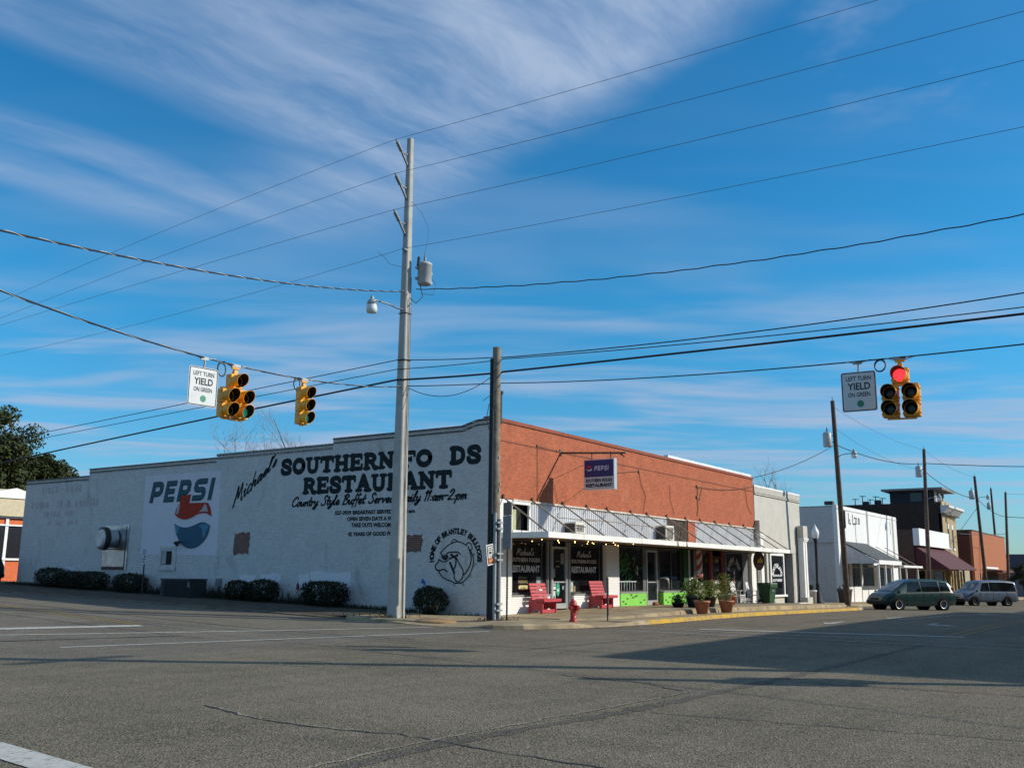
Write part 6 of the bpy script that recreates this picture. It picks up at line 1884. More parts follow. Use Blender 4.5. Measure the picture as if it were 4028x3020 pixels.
link('signal cable between the concrete pole and the wooden pole', (-3.1, 1.5, 8.02), (-2.1, -1.95, 7.94), .02, .016)
C_, D_ = (-2.1, -1.95), (-7.38, -18.24)
fR = fit([(0, 7.92), (.5, 6.92), (.78, 6.37), (.845, 6.28), (1, 6.18)])
span('span wire carrying the right traffic signal across the main street', C_, D_, fR, .016, lash=False, ext=.6)
# wires down the main street
GM = 'wires between the poles down the main street'
link('wire from the first street pole up to the shop roof corner', (33.4, -2.8, 9.75), (26.2, .1, 7.2), .25, .02, 'service_wire', 'wire', M_WIRE, GM)
link('thick cable from the first to the second street pole', (33.7, -2.85, 9.85), (59.8, -2.9, 11.2), .45, .03, 'service_wire', 'wire', M_WIRE, GM)
link('thin wire from the first to the second street pole', (33.6, -2.85, 12.3), (60, -2.9, 12.4), .4, .012, 'service_wire', 'wire', M_WIREL, GM)
link('middle wire from the first to the second street pole', (33.7, -2.85, 10.9), (59.7, -2.9, 10.6), .5, .012, 'service_wire', 'wire', M_WIREL, GM)
link('thick cable running right from the second street pole across the street', (59.8, -2.9, 11.2), (61, -28, 10.4), .5, .03, 'service_wire', 'wire', M_WIRE, GM)
link('cable from the second to the third street pole', (59.8, -2.9, 10.5), (84.9, -2.9, 9.9), .5, .035, 'service_wire', 'wire', M_WIRE, GM)
link('thin wire from the second to the third street pole', (60, -2.9, 12.4), (84.6, -2.9, 12.2), .4, .014, 'service_wire', 'wire', M_WIREL, GM)
link('cable from the third to the last street pole', (84.9, -2.9, 9.9), (105, -2.9, 9.0), .4, .035, 'service_wire', 'wire', M_WIRE, GM)
link('cable running right from the last street pole', (105, -2.9, 9.0), (112, -30, 9.0), .5, .035, 'service_wire', 'wire', M_WIRE, GM)
link('thin wire running right from the top of the last street pole', (106.2, -2.9, 11.9), (112, -30, 11.6), .3, .014, 'service_wire', 'wire', M_WIREL, GM)
link('slanting guy wire below the third street pole', (85, -2.9, 9.0), (82.5, -.3, 5.0), .0, .025, 'guy_wire', 'wire', M_WIREL, GM)
link('wire across the gap before the orange brick building', (84, -1, 6.2), (104, -2.9, 6.9), .1, .03, 'service_wire', 'wire', M_WIREL, GM)
link('loose telephone line on the red brick wall towards the first street pole', (18.4, -.06, 6.1), (26.3, -.06, 6.75), .18, .015, 'service_wire', 'wire', M_RUST, GM)
q = MB()
q.tube([(18.35, -.04, 6.12), (18.3, -.04, 5.6), (18.5, -.04, 5.4), (18.9, -.04, 6.05)], .018, 5); q.tube([(18.25, -.04, 5.6), (18.35, -.04, 5.0), (18.2, -.04, 4.6)], .02, 5)
q.box(18.2, 18.45, -.07, -.003, 6.06, 6.16); q.box(18.15, 18.35, -.07, -.003, 5.5, 5.62)
q.build('wall_cable', M_RUST, shop)
q = MB()
q.tube([(11.75, -.03, 6.3), (11.95, -.03, 5.7), (12.4, -.03, 5.2), (12.1, -.03, 4.4)], .012, 5); q.box(11.7, 11.8, -.05, -.003, 6.22, 6.36)
q.tube([(15.0, -.03, 5.9), (15.05, -.03, 5.2), (15.5, -.03, 4.5)], .01, 5)
q.tube([(3.1, -.03, 6.5), (3.12, -.03, 4.5)], .01, 5); q.tube([(3.1, -.03, 6.5), (4.8, -.03, 6.45)], .01, 5); q.box(3.05, 3.15, -.05, -.003, 6.45, 6.55); q.box(4.5, 4.58, -.05, -.003, 6.43, 6.5)
q.tube([(25.0, -.03, 6.7), (25.3, -.03, 5.6), (25.9, -.03, 5.1)], .012, 5)
q.build('wall_cable', M_RUST, shop)
q = MB(); q.tube([(4.87, -1.15, 5.9), (4.2, -.05, 5.3), (4.6, -.04, 4.4)], .009, 4); q.tube([(4.87, -2.3, 5.1), (6.0, -1.4, 5.3), (8.5, -.05, 5.9), (11.7, -.05, 6.3)], .011, 4); q.build('guy_wire', M_RUST, hs_, world=True)

# ---------------------------------------------------------------- signals and hanging signs
M_SIG = mat('signal_yellow', (.80, .34, .010), .4, var=.14, scale=3)
M_SBLK = mat('visor_black', (.006, .006, .006), .8)
M_LR = mat('red_lens_off', (.03, .004, .004), .3); M_LY = mat('amber_lens_off', (.025, .012, .003), .3); M_LG = mat('green_lens_off', (.004, .012, .009), .3)
M_LRON = glow('red_lens_lit', (1.0, .03, .04), 2.0)
M_LGON = glow('green_lens_lit', (.02, .55, .36), .22)
def section(par, x, z, lens, lname):
    """one lamp section facing -y, centred on x, z"""
    s_ = .172
    q = MB(); q.box(x - s_, x + s_, -.02, .2, z - s_ + .003, z + s_ - .003)
    q.box(x - s_ - .02, x - s_, .02, .07, z - .12, z - .07); q.box(x - s_ - .02, x - s_, .02, .07, z + .07, z + .12); q.box(x + s_, x + s_ + .02, .02, .07, z - .12, z - .07); q.box(x + s_, x + s_ + .02, .02, .07, z + .07, z + .12)
    h = q.build('housing', M_SIG, par, bevel=.012)
    n = 22
    vo, vi = [], []
    for j in range(n + 1):
        a = math.radians(-62 + 304 * j / n)
        c_, sn = math.cos(a), math.sin(a)
        y1 = -.33 if True else 0
        y1 = -.20 - .14 * max(0.0, (sn + .9) / 1.9)
        vo += [(x + .163 * c_, -.022, z + .163 * sn), (x + .163 * c_, y1, z + .163 * sn)]
        vi += [(x + .153 * c_, -.024, z + .153 * sn), (x + .153 * c_, y1, z + .153 * sn)]
    fs = [(2 * j, 2 * j + 1, 2 * j + 3, 2 * j + 2) for j in range(n)]
    q = MB(); q.add(vo, fs, True)
    q.add([v for p in zip(vo[1::2], vi[1::2]) for v in p], fs)
    v = q.build('visor', M_SIG, h)
    q = MB(); q.add(vi, fs, True); q.build('visor_lining', M_SBLK, v)
    q = MB()
    q.lathe([(.135, 0), (.11, .018), (.07, .026), (.001, .03)], 20, (x, -.022, z), Matrix.Rotation(PI / 2, 3, 'X'))
    q.build(lname, lens, h)
    return h
def hanger(par, x, z0, z1):
    q = MB()
    q.box(x - .05, x + .05, .03, .13, z0, z0 + .1); q.tube([(x, .08, z0 + .1), (x - .02, .08, (z0 + z1) / 2), (x, .08, z1)], .035, 8); q.box(x - .1, x + .1, .05, .11, z1 - .05, z1)
    o = q.build('hanger', M_SIG, par)
    q = MB(); q.box(x - .13, x + .13, .04, .12, z1, z1 + .07); q.tube([(x - .3, .08, z1 + .06), (x - .1, .08, z1 + .0), (x + .1, .08, z1 + .0), (x + .3, .08, z1 + .06)], .012, 5); q.build('span_clamp', M_GALV, o)
def doghouse(label, loc, rz, lit, tilt=0.0):
    o = thing('traffic_light', label, 'traffic light', loc, rz)
    o.rotation_euler = (0, tilt, rz)
    section(o, 0, -.33, M_LRON if lit == 'red' else M_LR, 'red_lens')
    section(o, -.215, -.72, M_LY, 'amber_arrow_lens'); section(o, -.215, -1.07, M_LG, 'green_arrow_lens')
    section(o, .215, -.72, M_LY, 'amber_lens'); section(o, .215, -1.07, M_LGON if lit == 'green' else M_LG, 'green_lens')
    q = MB(); q.box(-.36, .36, .03, .15, -.545, -.505); q.box(-.3, .3, .05, .13, -1.285, -1.255); q.box(-.03, .03, .05, .13, -.54, -.51); q.build('bracket', M_SIG, o)
    hanger(o, 0, -.16, .03)
    return o
def three(label, loc, rz):
    o = thing('traffic_light', label, 'traffic light', loc, rz)
    for z, l, nm in ((-.33, M_LR, 'red_lens'), (-.68, M_LY, 'amber_lens'), (-1.03, M_LGON, 'green_lens')):
        section(o, 0, z, l, nm)
    q = MB(); q.box(-.06, .06, .04, .12, -1.24, -1.2); q.build('base_cap', M_SIG, o)
    hanger(o, 0, -.16, .03)
    return o
def on_span(a, b, f, t):
    p = Vector(a) + (Vector(b) - Vector(a)) * t
    return (p.x, p.y - .08, f(t) - .08)
tL = lambda x: (x - A_[0]) / (B_[0] - A_[0])
doghouse('five lamp yellow traffic light, seen from its side, on the left span wire', on_span(A_, B_, fL, tL(-13.05)), math.radians(-4), 'green')
three('three lamp yellow traffic light hanging nearest the concrete pole', on_span(A_, B_, fL, tL(-9.78)), math.radians(-2))
pR = on_span(C_, D_, fR, .845)
doghouse('five lamp yellow traffic light with its red lamp lit', (pR[0] - .05, pR[1] + .08, pR[2]), math.radians(-86), 'red', math.radians(1.5))
M_SFACE = mat('sign_white_face', (.60, .61, .61), .4, var=.03)
M_SGRN = mat('sign_green_dot', (.01, .22, .12), .4)
def yield_sign(label, loc, rz, hang):
    o = thing('hanging_sign', label, 'sign', loc, rz, 'left turn signs on the span wires')
    W_, H_ = .38, .455
    def rr(w, h, r):
        P = []
        for cx_, cz_, a0 in ((w - r, h - r, 0), (-w + r, h - r, 90), (-w + r, -h + r, 180), (w - r, -h + r, 270)):
            for k in range(5):
                a = math.radians(a0 + 22.5 * k)
                P.append((cx_ + r * math.cos(a), cz_ + r * math.sin(a)))
        return P
    zc = -hang - H_
    q = MB(); q.prism(rr(W_, H_, .05), lambda u, v: (u, 0, v + zc), lambda u, v: (u, .006, v + zc)); pl = q.build('plate', M_SFACE, o)
    q = MB()
    P, Q = rr(W_ - .012, H_ - .012, .045), rr(W_ - .03, H_ - .03, .035)
    n = len(P)
    q.add([(u, -.003, v + zc) for u, v in P] + [(u, -.003, v + zc) for u, v in Q], [(i, (i + 1) % n, n + (i + 1) % n, n + i) for i in range(n)])
    q.build('border', M_SBLK, pl)
    q = MB()
    f = lambda u, v, l=0.0: (u, -.003, v + zc)
    put_text(q, 'LEFT TURN', -.27, .27, .25, .35, f, .012); put_text(q, 'YIELD', -.24, .25, .04, .2, f, .02); put_text(q, 'ON GREEN', -.24, .24, -.12, -.02, f, .012)
    q.build('sign_lettering', M_SBLK, pl)
    q = MB(); q.prism(oval(0.02, -.28, .075, .08, 20)[:-1], lambda u, v: (u, -.004, v + zc), lambda u, v: (u, -.002, v + zc)); q.build('green_dot', M_SGRN, pl)
    q = MB(); q.tube([(0, .02, .02), (.02, .02, -hang * .5), (0, .02, -hang - .02)], .022, 6); q.box(-.1, .1, 0, .05, -.02, .05); q.tube([(-.3, .02, .06), (0, .02, .0), (.3, .02, .06)], .012, 5); q.build('hanger', M_GALV, o)
    return o
pS = on_span(A_, B_, fL, tL(-14.28))
yield_sign('white left turn yield sign beside the five lamp light on the left span wire', (pS[0], pS[1] + .06, pS[2] + .04), math.radians(-6), .2)
pS = on_span(C_, D_, fR, .783)
yield_sign('shaded left turn yield sign beside the lit red traffic light', (pS[0], pS[1] + .06, pS[2] + .04), math.radians(-86), .2)
def coil(label, c, n_, R):
    o = MB()
    M_ = Vector(n_).to_track_quat('Z', 'Y').to_matrix()
    for i in range(2):
        o.torus((c[0] + .01 * i, c[1], c[2] - .015 * i), R * (1 - .04 * i), .012, M_)
    o.tube([(c[0], c[1], c[2] + R), (c[0] + .05, c[1] - .05, c[2] + R + .02)], .012, 5)
    return tag(o.build('cable_coil', M_WIRE), label, 'cable coil')
for lab, t_, span_, R in (('loop of spare cable between the left yield sign and the five lamp light', tL(-13.6), 'L', .17), ('loop of spare cable beside the three lamp light', tL(-10.15), 'L', .17), ('loop of spare cable beside the lit red traffic light', .817, 'R', .135)):
    if span_ == 'L':
        p = on_span(A_, B_, fL, t_); coil(lab, (p[0], p[1] + .08, p[2] + .08 - R), (.3, -.95, 0), R)
    else:
        p = on_span(C_, D_, fR, t_); coil(lab, (p[0], p[1] + .08, p[2] + .08 - R), (-.95, .3, 0), R)
# ---------------------------------------------------------------- things along the white wall
cu_ = thing('condenser_unit', 'dark grey air conditioning condenser on the ground by the white wall', 'air conditioner', (-1.0, 15.65, wz(15.65)))
q = MB(); q.box(-.45, .45, -1.0, 1.0, -.1, .74); q.build('cabinet', mat('dark_unit', (.022, .025, .028), .7), cu_, bevel=.02)
q = MB(); q.box(-.48, .48, -1.03, 1.03, .745, .8); q.build('lid', mat('unit_lid', (.06, .07, .08), .7), cu_, bevel=.01)
q = MB()
for i in range(24):
    q.box(-.47, -.452, -.95 + i * .072, -.93 + i * .072, .02, .7)
q.build('coil_grille', mat('unit_grille', (.02, .022, .025), .7), cu_)
q = MB(); q.box(-.458, -.4505, -.97, -.87, .45, .65); q.build('sticker', mat('grey_label', (.45, .46, .47), .6), cu_)
mb_ = thing('meter_box', 'small grey electric box with conduit on the white wall', 'electric box', (-.1, 14.45, wz(14.45)))
q = MB(); q.box(-.1, .09, -.1, .1, .5, .85); q.build('box', mat('box_grey', (.2, .21, .22), .5), mb_, bevel=.01)
q = MB(); q.tube([(0, 0, .5), (0, .02, .2), (-.1, .2, .05), (-.3, .5, .1)], .02, 6); q.tube([(0, -.05, .5), (0, -.1, .1), (-.05, -.4, 0)], .015, 6); q.build('conduit', M_BLACK, mb_)
ps = thing('parking_sign', 'short dark post with two small white signs before the white wall', 'sign', (-1.5, 17.85, wz(17.8)))
q = MB(); q.tube([(0, 0, -.1), (0, 0, 2.0)], .03, 6); q.build('post', mat('dark_post', (.035, .03, .028), .6), ps)
for z in (1.35, 1.72):
    q = MB(); q.box(-.035, -.03, -.15, .15, z, z + .3); pl = q.build('plate', mat('dull_white_sign', (.5, .5, .5), .6), ps)
    q = MB(); q.box(-.04, -.0355, -.1, .1, z + .2, z + .25); q.box(-.04, -.0355, -.08, .09, z + .08, z + .13); q.build('print', mat('blue_print', (.08, .12, .3), .6), pl)

# ---------------------------------------------------------------- vehicles
M_TYRE = mat('tyre_rubber', (.008, .008, .008), .95, spec=.15)
M_RIM = mat('rim_metal', (.62, .63, .64), .35, .15)
M_CARGL = glass('car_glass', (.008, .012, .013))
M_CHROME = mat('chrome', (.7, .7, .7), .15, .9, var=.03)
M_LAMP = mat('headlamp_glass', (.55, .57, .58), .15, var=.05)
M_TAIL = mat('tail_lamp', (.25, .015, .012), .25)
M_AMB = mat('amber_lamp', (.6, .2, .02), .3)
M_TRIMB = mat('black_trim', (.010, .011, .012), .8, spec=.2)
def vehicle(name, label, loc, rz, st, paint, sidew, ws, wheels, wr, two_tone=None, head=(2.2, .7, .66), tail=None, group=None, cat='van', dark_rim=False):
    """st: stations from tail to nose (x, z0, belt, top, half width at belt, half width at top); faces local +x"""
    r = thing(name, label, cat, loc, rz, group)
    st = sorted(st)
    xs_ = [s_[0] for s_ in st]
    def at(x, k):
        return float(np.interp(x, xs_, [s_[k] for s_ in st]))
    X_ = sorted(set([round(v, 3) for v in list(np.linspace(xs_[0], xs_[-1], 40)) + xs_]))
    def ring(x):
        z0, zb, zt, wb_, wt_ = [at(x, k) for k in range(1, 6)]
        m = (z0 + zb) / 2
        R_ = [(0, z0), (wb_ * .86, z0), (wb_ * .965, z0 + .07), (wb_ * .995, z0 + .2 if z0 + .2 < m else m - .01), (wb_ * 1.01, m), (wb_ * 1.005, zb - .06), (wb_ * .985, zb)]
        for t_, e in ((.25, .0), (.5, .012), (.75, .012), (.9, .0)):
            R_.append((wb_ * .985 + (wt_ - wb_ * .985) * t_ + e, zb + (zt - zb) * t_))
        R_ += [(wt_ * .93, zt - (zt - zb) * .025), (wt_ * .7, zt), (0, zt + .012)]
        return R_
    q = MB()
    rings = []
    for x in X_:
        R_ = ring(x)
        rings.append([(x, y, z) for y, z in R_] + [(x, -y, z) for y, z in R_[-2:0:-1]])
    k = len(rings[0])
    q.add([v for g_ in rings for v in g_], [(i * k + j, i * k + (j + 1) % k, (i + 1) * k + (j + 1) % k, (i + 1) * k + j) for i in range(len(rings) - 1) for j in range(k)], True)
    q.add(rings[0], [tuple(range(k))]); q.add(rings[-1], [tuple(range(k))[::-1]])
    body = q.build('body', paint, r)
    def side_pt(x, f, s_, off):
        zb, zt, wb_, wt_ = at(x, 2), at(x, 3), at(x, 4), at(x, 5)
        return (x, s_ * (wb_ * .985 + (wt_ - wb_ * .985) * f + .012 * (1 if .2 < f < .85 else .4) + off), zb + (zt - zb) * f)
    for s_ in (-1, 1):
        for (xa, xb, fa, fb, sa, sb_) in sidew:
            q = MB()
            vs = []
            n = 8
            for i in range(n + 1):
                t_ = i / n
                for f in (fa, fa + (fb - fa) * .35, fa + (fb - fa) * .7, fb):
                    g_ = (f - fa) / (fb - fa)
                    x0, x1 = xa + sa * g_, xb + sb_ * g_
                    vs.append(side_pt(x0 + (x1 - x0) * t_, f, s_, .007))
            q.add(vs, [(i * 4 + j, i * 4 + j + 1, i * 4 + j + 5, i * 4 + j + 4) for i in range(n) for j in range(3)], True)
            q.build('side_window', M_CARGL, r)
    # windscreen and tail window between two stations
    for (xa, xb, nm) in ws:
        q = MB()
        vs = []
        for i in range(7):
            x = xa + (xb - xa) * i / 6
            zt, wt_ = at(x, 3), at(x, 5)
            d = .012 if xb > 0 else -.012
            for j in range(9):
                y = wt_ * .9 * (-1 + j / 4)
                vs.append((x + d, y, zt + .022 - (.0 if abs(j - 4) < 3 else .012) ))
        q.add(vs, [(i * 9 + j, i * 9 + j + 1, i * 9 + j + 10, i * 9 + j + 9) for i in range(6) for j in range(8)], True)
        q.build(nm, M_CARGL if nm != 'windscreen' else glass('windscreen_glass', (.16, .18, .17)), r)
    for wx in wheels:
        for s_ in (-1, 1):
            w_ = at(wx, 4) * 1.01
            q = MB(); q.tube([(wx, s_ * (w_ - .3), wr), (wx, s_ * (w_ + .004), wr)], wr * 1.22, 24); q.build('wheel_arch', M_TRIMB, body)
            q = MB()
            M_ = Matrix.Rotation(PI / 2, 3, 'X')
            q.lathe([(wr * .7, -.1), (wr * .93, -.1), (wr, -.06), (wr, .06), (wr * .93, .1), (wr * .7, .1)], 24, (wx, s_ * (w_ - .055), wr), M_)
            wh = q.build('wheel', M_TYRE, r)
            q = MB()
            q.lathe([(.001, .02), (wr * .18, .03), (wr * .2, .0), (wr * .5, -.02), (wr * .6, .06), (wr * .71, .075)], 20, (wx, s_ * (w_ - .04), wr), Matrix.Rotation(-s_ * PI / 2, 3, 'X') if True else M_)
            q.build('rim', mat('dark_rim', (.05, .05, .055), .5) if dark_rim else M_RIM, wh)
            q = MB()
            for a in range(5):
                c_, sn = math.cos(a * 1.2566), math.sin(a * 1.2566)
                q.ball((wx + wr * .36 * c_, s_ * (w_ - .035), wr + wr * .4 * sn), wr * .08, 6, 4)
            q.build('rim_hole', M_TYRE, wh)
    hx, hy, hz = head
    for s_ in (-1, 1):
        q = MB(); q.ball((hx, s_ * hy, hz), 1, 12, 8, (.14, .19, .075)); hl = q.build('headlight', M_LAMP, r)
        q = MB(); q.ball((hx - .12, s_ * (hy + .14), hz), 1, 8, 6, (.08, .06, .06)); q.build('side_marker', M_AMB, hl)
        if tail:
            q = MB(); q.ball((tail[0], s_ * tail[1], tail[2]), 1, 8, 8, (.07, .05, .2)); q.build('tail_light', M_TAIL, r)
        xm = ws[0][1] - .12 if ws else 1.0
        q = MB(); q.ball((xm, s_ * (at(xm, 4) + .12), at(xm, 2) + .09), 1, 8, 6, (.06, .11, .085)); q.tube([(xm, s_ * (at(xm, 4) - .03), at(xm, 2) + .04), (xm, s_ * (at(xm, 4) + .08), at(xm, 2) + .08)], .025, 5); q.build('wing_mirror', M_TRIMB, r)
        for hx2 in (.35, -.75):
            q = MB(); q.box(hx2, hx2 + .16, s_ * (at(hx2, 4) * 1.005) - .012, s_ * (at(hx2, 4) * 1.005) + .012, at(hx2, 2) - .16, at(hx2, 2) - .12); q.build('door_handle', M_TRIMB, r)
    if two_tone:
        q = MB()
        for s_ in (-1, 1):
            vs = []
            xsx = np.linspace(xs_[0] + .08, xs_[-1] - .1, 26)
            for x in xsx:
                z0, w_ = at(x, 1), at(x, 4)
                vs += [(x, s_ * (w_ * .972 + .006), z0 + .0), (x, s_ * (w_ * 1.0 + .006), z0 + .12), (x, s_ * (w_ * 1.006 + .006), z0 + .22)]
            q.add(vs, [(i * 3 + j, i * 3 + j + 1, i * 3 + j + 4, i * 3 + j + 3) for i in range(25) for j in range(2)], True)
        q.build('lower_cladding', two_tone, r)
    # seams between the doors
    q = MB()
    for s_ in (-1, 1):
        for x in (.95, -.15, -1.35):
            z0, zb, w_ = at(x, 1), at(x, 2), at(x, 4)
            q.box(x - .007, x + .007, s_ * w_ * 1.01 - .008, s_ * w_ * 1.01 + .004, z0 + .12, zb - .02)
    q.build('door_seam', M_TRIMB, r)
    nose = xs_[-1]
    q = MB(); q.box(nose - .12, nose + .03, -at(nose - .1, 4) * .95, at(nose - .1, 4) * .95, at(nose, 1) - .02, at(nose, 1) + .16); q.build('front_bumper', two_tone or M_TRIMB, r, bevel=.03)
    q = MB(); q.box(nose - .06, nose + .016, -.32, .32, at(nose, 1) + .2, at(nose, 1) + .3); q.build('grille', M_TRIMB, r)
    q = MB(); q.box(xs_[0] - .05, xs_[0] + .2, -at(xs_[0] + .1, 4) * .97, at(xs_[0] + .1, 4) * .97, at(xs_[0] + .1, 1) + .06, at(xs_[0] + .1, 1) + .26); q.build('rear_bumper', M_TRIMB, r, bevel=.03)
    return r
def carpaint(name, c, metal=.35):
    m, t, b = principled(name)
    b.inputs['Base Color'].default_value = c + (1,)
    b.inputs['Metallic'].default_value = metal
    b.inputs['Roughness'].default_value = .32
    b.inputs['Coat Weight'].default_value = .3
    b.inputs['Coat Roughness'].default_value = .06
    oc = t.add('ShaderNodeTexCoord').outputs['Object']
    t.put(b.inputs['Base Color'], t.mix(t.smooth(t.noise(oc, 2.5, 5), .35, .7), tuple(v * .85 for v in c) + (1,), tuple(v * 1.15 for v in c) + (1,)))
    MATS[name] = m
    return m
ST1 = [(-2.42, .5, .82, .98, .74, .62), (-2.36, .36, .95, 1.2, .84, .70), (-2.22, .29, .99, 1.45, .89, .69), (-2.02, .26, 1.01, 1.63, .92, .68), (-1.5, .24, 1.0, 1.71, .935, .68), (-.3, .23, .98, 1.74, .94, .69), (.4, .23, .97, 1.70, .94, .68), (.72, .23, .96, 1.62, .94, .66), (1.25, .23, .95, 1.33, .935, .72), (1.72, .24, .92, 1.05, .925, .78), (2.05, .27, .82, .93, .89, .74), (2.28, .30, .68, .79, .82, .68), (2.40, .34, .58, .67, .74, .62), (2.45, .38, .52, .58, .66, .55)]
SW1 = [(.98, 1.5, .1, .62, -.12, -.62), (-.05, .9, .08, .86, .02, -.18), (-1.3, -.12, .08, .86, .02, .0), (-2.05, -1.36, .1, .84, .16, .0)]
vehicle('minivan', 'dark green minivan parked nose in at an angle, nearest of the two', (31.9, -7.15, zr(31.9, -7.2)), math.radians(140), ST1, carpaint('green_car_paint', (.0015, .030, .027), .05), SW1[1:], [(.78, 1.68, 'windscreen'), (-2.34, -2.06, 'tail_window')], (-1.45, 1.52), .335, two_tone=mat('dark_green_cladding', (.004, .016, .016), .6, spec=.3), head=(2.2, .62, .66), tail=(-2.27, .82, 1.15), group='vans parked along the main street')
ST2 = [(-2.42, .42, .9, 1.1, .84, .76), (-2.36, .34, 1.0, 1.6, .88, .76), (-2.25, .3, 1.02, 1.82, .92, .75), (-1.5, .28, 1.02, 1.90, .95, .75), (.0, .28, 1.02, 1.91, .95, .75), (.75, .28, 1.02, 1.86, .95, .74), (.95, .28, 1.02, 1.78, .95, .73), (1.55, .29, 1.0, 1.16, .94, .82), (2.1, .31, .92, 1.05, .91, .8), (2.32, .34, .8, .97, .87, .78), (2.38, .38, .6, .86, .84, .74)]
vehicle('minivan', 'silver blue boxy van with dark windows, behind the green minivan', (54.9, -7.4, zr(54.9, -7.4)), math.radians(138), ST2, carpaint('silver_blue_paint', (.085, .12, .165), .1), [(.12, .95, .08, .82, .02, -.28), (-2.25, .04, .08, .84, .1, .02)], [(1.0, 1.5, 'windscreen'), (-2.37, -2.28, 'tail_window')], (-1.4, 1.5), .34, head=(2.27, .66, .74), tail=(-2.34, .86, .95), group='vans parked along the main street', dark_rim=True)
ST3 = [(-2.2, .45, .85, 1.0, .78, .7), (-2.12, .36, .95, 1.2, .86, .72), (-1.9, .3, .97, 1.62, .9, .68), (-1.2, .28, .97, 1.72, .92, .68), (.2, .28, .96, 1.7, .92, .68), (.5, .28, .95, 1.6, .92, .68), (1.1, .28, .95, 1.05, .91, .78), (1.9, .32, .85, .95, .87, .72), (2.2, .4, .65, .75, .76, .6)]
vehicle('parked_car', 'black car parked beyond the end of the white wall at the left edge', (-1.75, 32.7, zr(-2, 32.7)), math.radians(90), ST3, carpaint('black_car_paint', (.006, .007, .009), .2), [(-.1, .85, .1, .84, .0, -.3), (-1.75, -.2, .1, .84, .2, .0)], [(.55, 1.08, 'windscreen'), (-2.08, -1.93, 'tail_window')], (-1.35, 1.35), .33, head=(2.05, .6, .7), tail=(-2.1, .78, .9), cat='car', dark_rim=True)

# ---------------------------------------------------------------- trees
M_BARK = mat('tree_bark', (.09, .07, .055), .95, var=.3, scale=3)
M_LIVE = leafmat('evergreen_leaves', (.016, .024, .006), (.075, .085, .022), .5)
def tree(label, x, y, z, blobs, n_per, size, trunk_h, tr=.5, m=M_LIVE, group='evergreen trees'):
    r = thing('evergreen_tree', label, 'tree', (x, y, z), group=group)
    B = MB()
    for (bx, by, bz, rad, cnt) in blobs:
        subs = []
        for i in range(cnt):
            d = Vector((random.gauss(0, 1), random.gauss(0, 1), random.gauss(0, 1))).normalized()
            rr_ = rad * random.uniform(.45, 1.0)
            subs.append(Vector((bx, by, bz)) + Vector((d.x * rr_, d.y * rr_, d.z * rr_ * .8)))
        for c in subs:
            cr = rad * random.uniform(.22, .38)
            def fn():
                d = Vector((random.gauss(0, 1), random.gauss(0, 1), random.gauss(0, 1))).normalized()
                return c + d * cr * random.random() ** .45, d + Vector((0, 0, .5))
            L = leaves(n_per, fn, size, .5)
            B.add(L.V, L.F)
    B.build('crown', m, r)
    q = MB()
    q.tube([(0, 0, -.3), (.1, 0, trunk_h * .5), (0, .1, trunk_h)], [tr, tr * .75, tr * .55], 10)
    for (bx, by, bz, rad, cnt) in blobs:
        q.tube([(0, .1, trunk_h * .85), (bx * .5, by * .5, trunk_h + (bz - trunk_h) * .55), (bx, by, bz)], [tr * .45, tr * .28, tr * .1], 7)
        for i in range(4):
            a = random.uniform(0, 6.28)
            q.tube([(bx * .6, by * .6, trunk_h + (bz - trunk_h) * .6), (bx + rad * .6 * math.cos(a), by + rad * .6 * math.sin(a), bz + random.uniform(-.2, .6) * rad)], [tr * .2, tr * .05], 5)
    q.build('trunk', M_BARK, r)
    return r
random.seed(21)
tree('big dense evergreen tree rising behind the diner at the left edge', 10.3, 62, 1.2, [(-3, 0, 9.5, 4.6, 34), (2.6, -1, 10.6, 4.2, 34), (5.2, 1, 8.2, 3.6, 26), (0, 0, 6.5, 4.4, 26), (4.2, -1, 4.8, 3.4, 16), (-5, 1, 7, 4, 16)], 320, .17, 5.0)
tree('lower evergreen tree to the right of the big one, behind the white wall', 21.2, 63, 1.2, [(-4.4, 0, 8.9, 2.6, 24), (-2.0, 0, 8.4, 2.5, 24), (.0, -.5, 7.2, 2.2, 20), (-3.5, 0, 6, 3.2, 20), (1.0, 0, 5.8, 1.8, 12)], 320, .165, 4.0, .35)
tree('small round dark tree at the right edge beyond the silver blue van', 95.5, -5.4, -.85, [(0, 0, 2.7, 1.5, 22), (-.7, -.4, 2.4, 1.1, 12), (.7, .4, 3.0, 1.1, 12)], 60, .12, 1.7, .2, leafmat('dark_tree_leaves', (.012, .02, .008), (.03, .045, .016), 2), 'street trees')
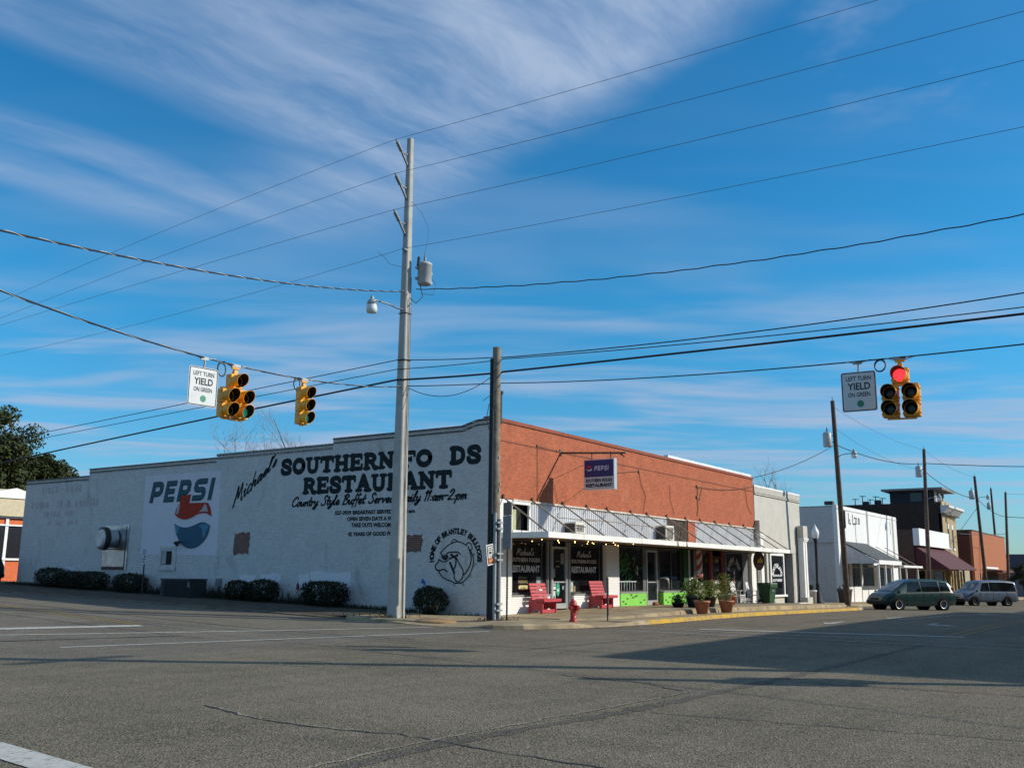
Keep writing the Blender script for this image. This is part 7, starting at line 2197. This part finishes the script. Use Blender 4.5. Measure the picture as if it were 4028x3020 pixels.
def bare(label, x, y, z, h, spread, n0, seed):
    random.seed(seed)
    r = thing('bare_tree', label, 'tree', (x, y, z), group='bare winter trees behind the shops')
    q, tw = MB(), MB()
    def grow(p, d, l, rad, lev):
        k = 4
        pts, rr_ = [p], [rad]
        c = p
        for i in range(k):
            d = (d + Vector((random.gauss(0, .12), random.gauss(0, .12), random.gauss(.05, .08)))).normalized()
            c = c + d * l / k
            pts.append(c); rr_.append(rad * (1 - .75 * (i + 1) / k))
        (q if lev < 2 else tw).tube(pts, rr_, 5 if lev < 2 else 3, cap=False)
        if lev < 4:
            for i in range(n0 if lev else n0 + 3):
                t_ = random.uniform(.3, 1)
                j = min(k - 1, int(t_ * k))
                b_ = pts[j] + (pts[j + 1] - pts[j]) * (t_ * k - j)
                a = Vector((random.gauss(0, 1), random.gauss(0, 1), random.gauss(.35, .5))).normalized()
                grow(b_, (d * (1 - spread) + a * spread).normalized(), l * random.uniform(.38, .62), max(.009, rad * .42), lev + 1)
    grow(Vector((0, 0, -.3)), Vector((0, 0, 1)), h * .72, h * .016, 0)
    q.build('trunk', M_BARK, r)
    tw.build('twigs', mat('twig_bark', (.27, .235, .225), .9), r)
    return r
bare('wide bare tree behind the white wall, left of the concrete pole', 27.0, 46, 1, 11.4, .5, 5, 3)
bare('bare tree just right of the wide one, above the white wall', 30.4, 47, 1, 10.2, .48, 5, 5)
bare('left tree of the bare pair nearer the concrete pole', 34.6, 46, 1, 12.4, .42, 3, 8)
bare('right tree of the bare pair nearer the concrete pole', 37.0, 46, 1, 14.0, .42, 4, 12)
bare('bare tree behind the red brick roof end', 110, 30, -1, 15.6, .5, 4, 14)
bare('bare tree above the stucco shop roof', 121, 31, -1, 18.0, .42, 4, 17)

# far ridge of woods beyond the end of the street
b = MB()
vs = []
n = 90
random.seed(2)
for i in range(n + 1):
    a = math.radians(62 + 50 * i / n)
    hgt = 13 + 3 * math.sin(i * .31) + 1.6 * math.sin(i * 1.13) + random.gauss(0, .5)
    for (rd, z) in ((360, -4), (400, hgt * .6), (430, hgt), (520, hgt * .9), (640, -4)):
        vs.append((CAM_LOC.x + rd * math.sin(a), CAM_LOC.y + rd * math.cos(a), z))
b.add(vs, [(i * 5 + j, i * 5 + j + 1, (i + 1) * 5 + j + 1, (i + 1) * 5 + j) for i in range(n) for j in range(4)], True)
struct(b, 'hills', mat('wooded_hill', (.035, .055, .05), .95, var=.5, scale=.15))
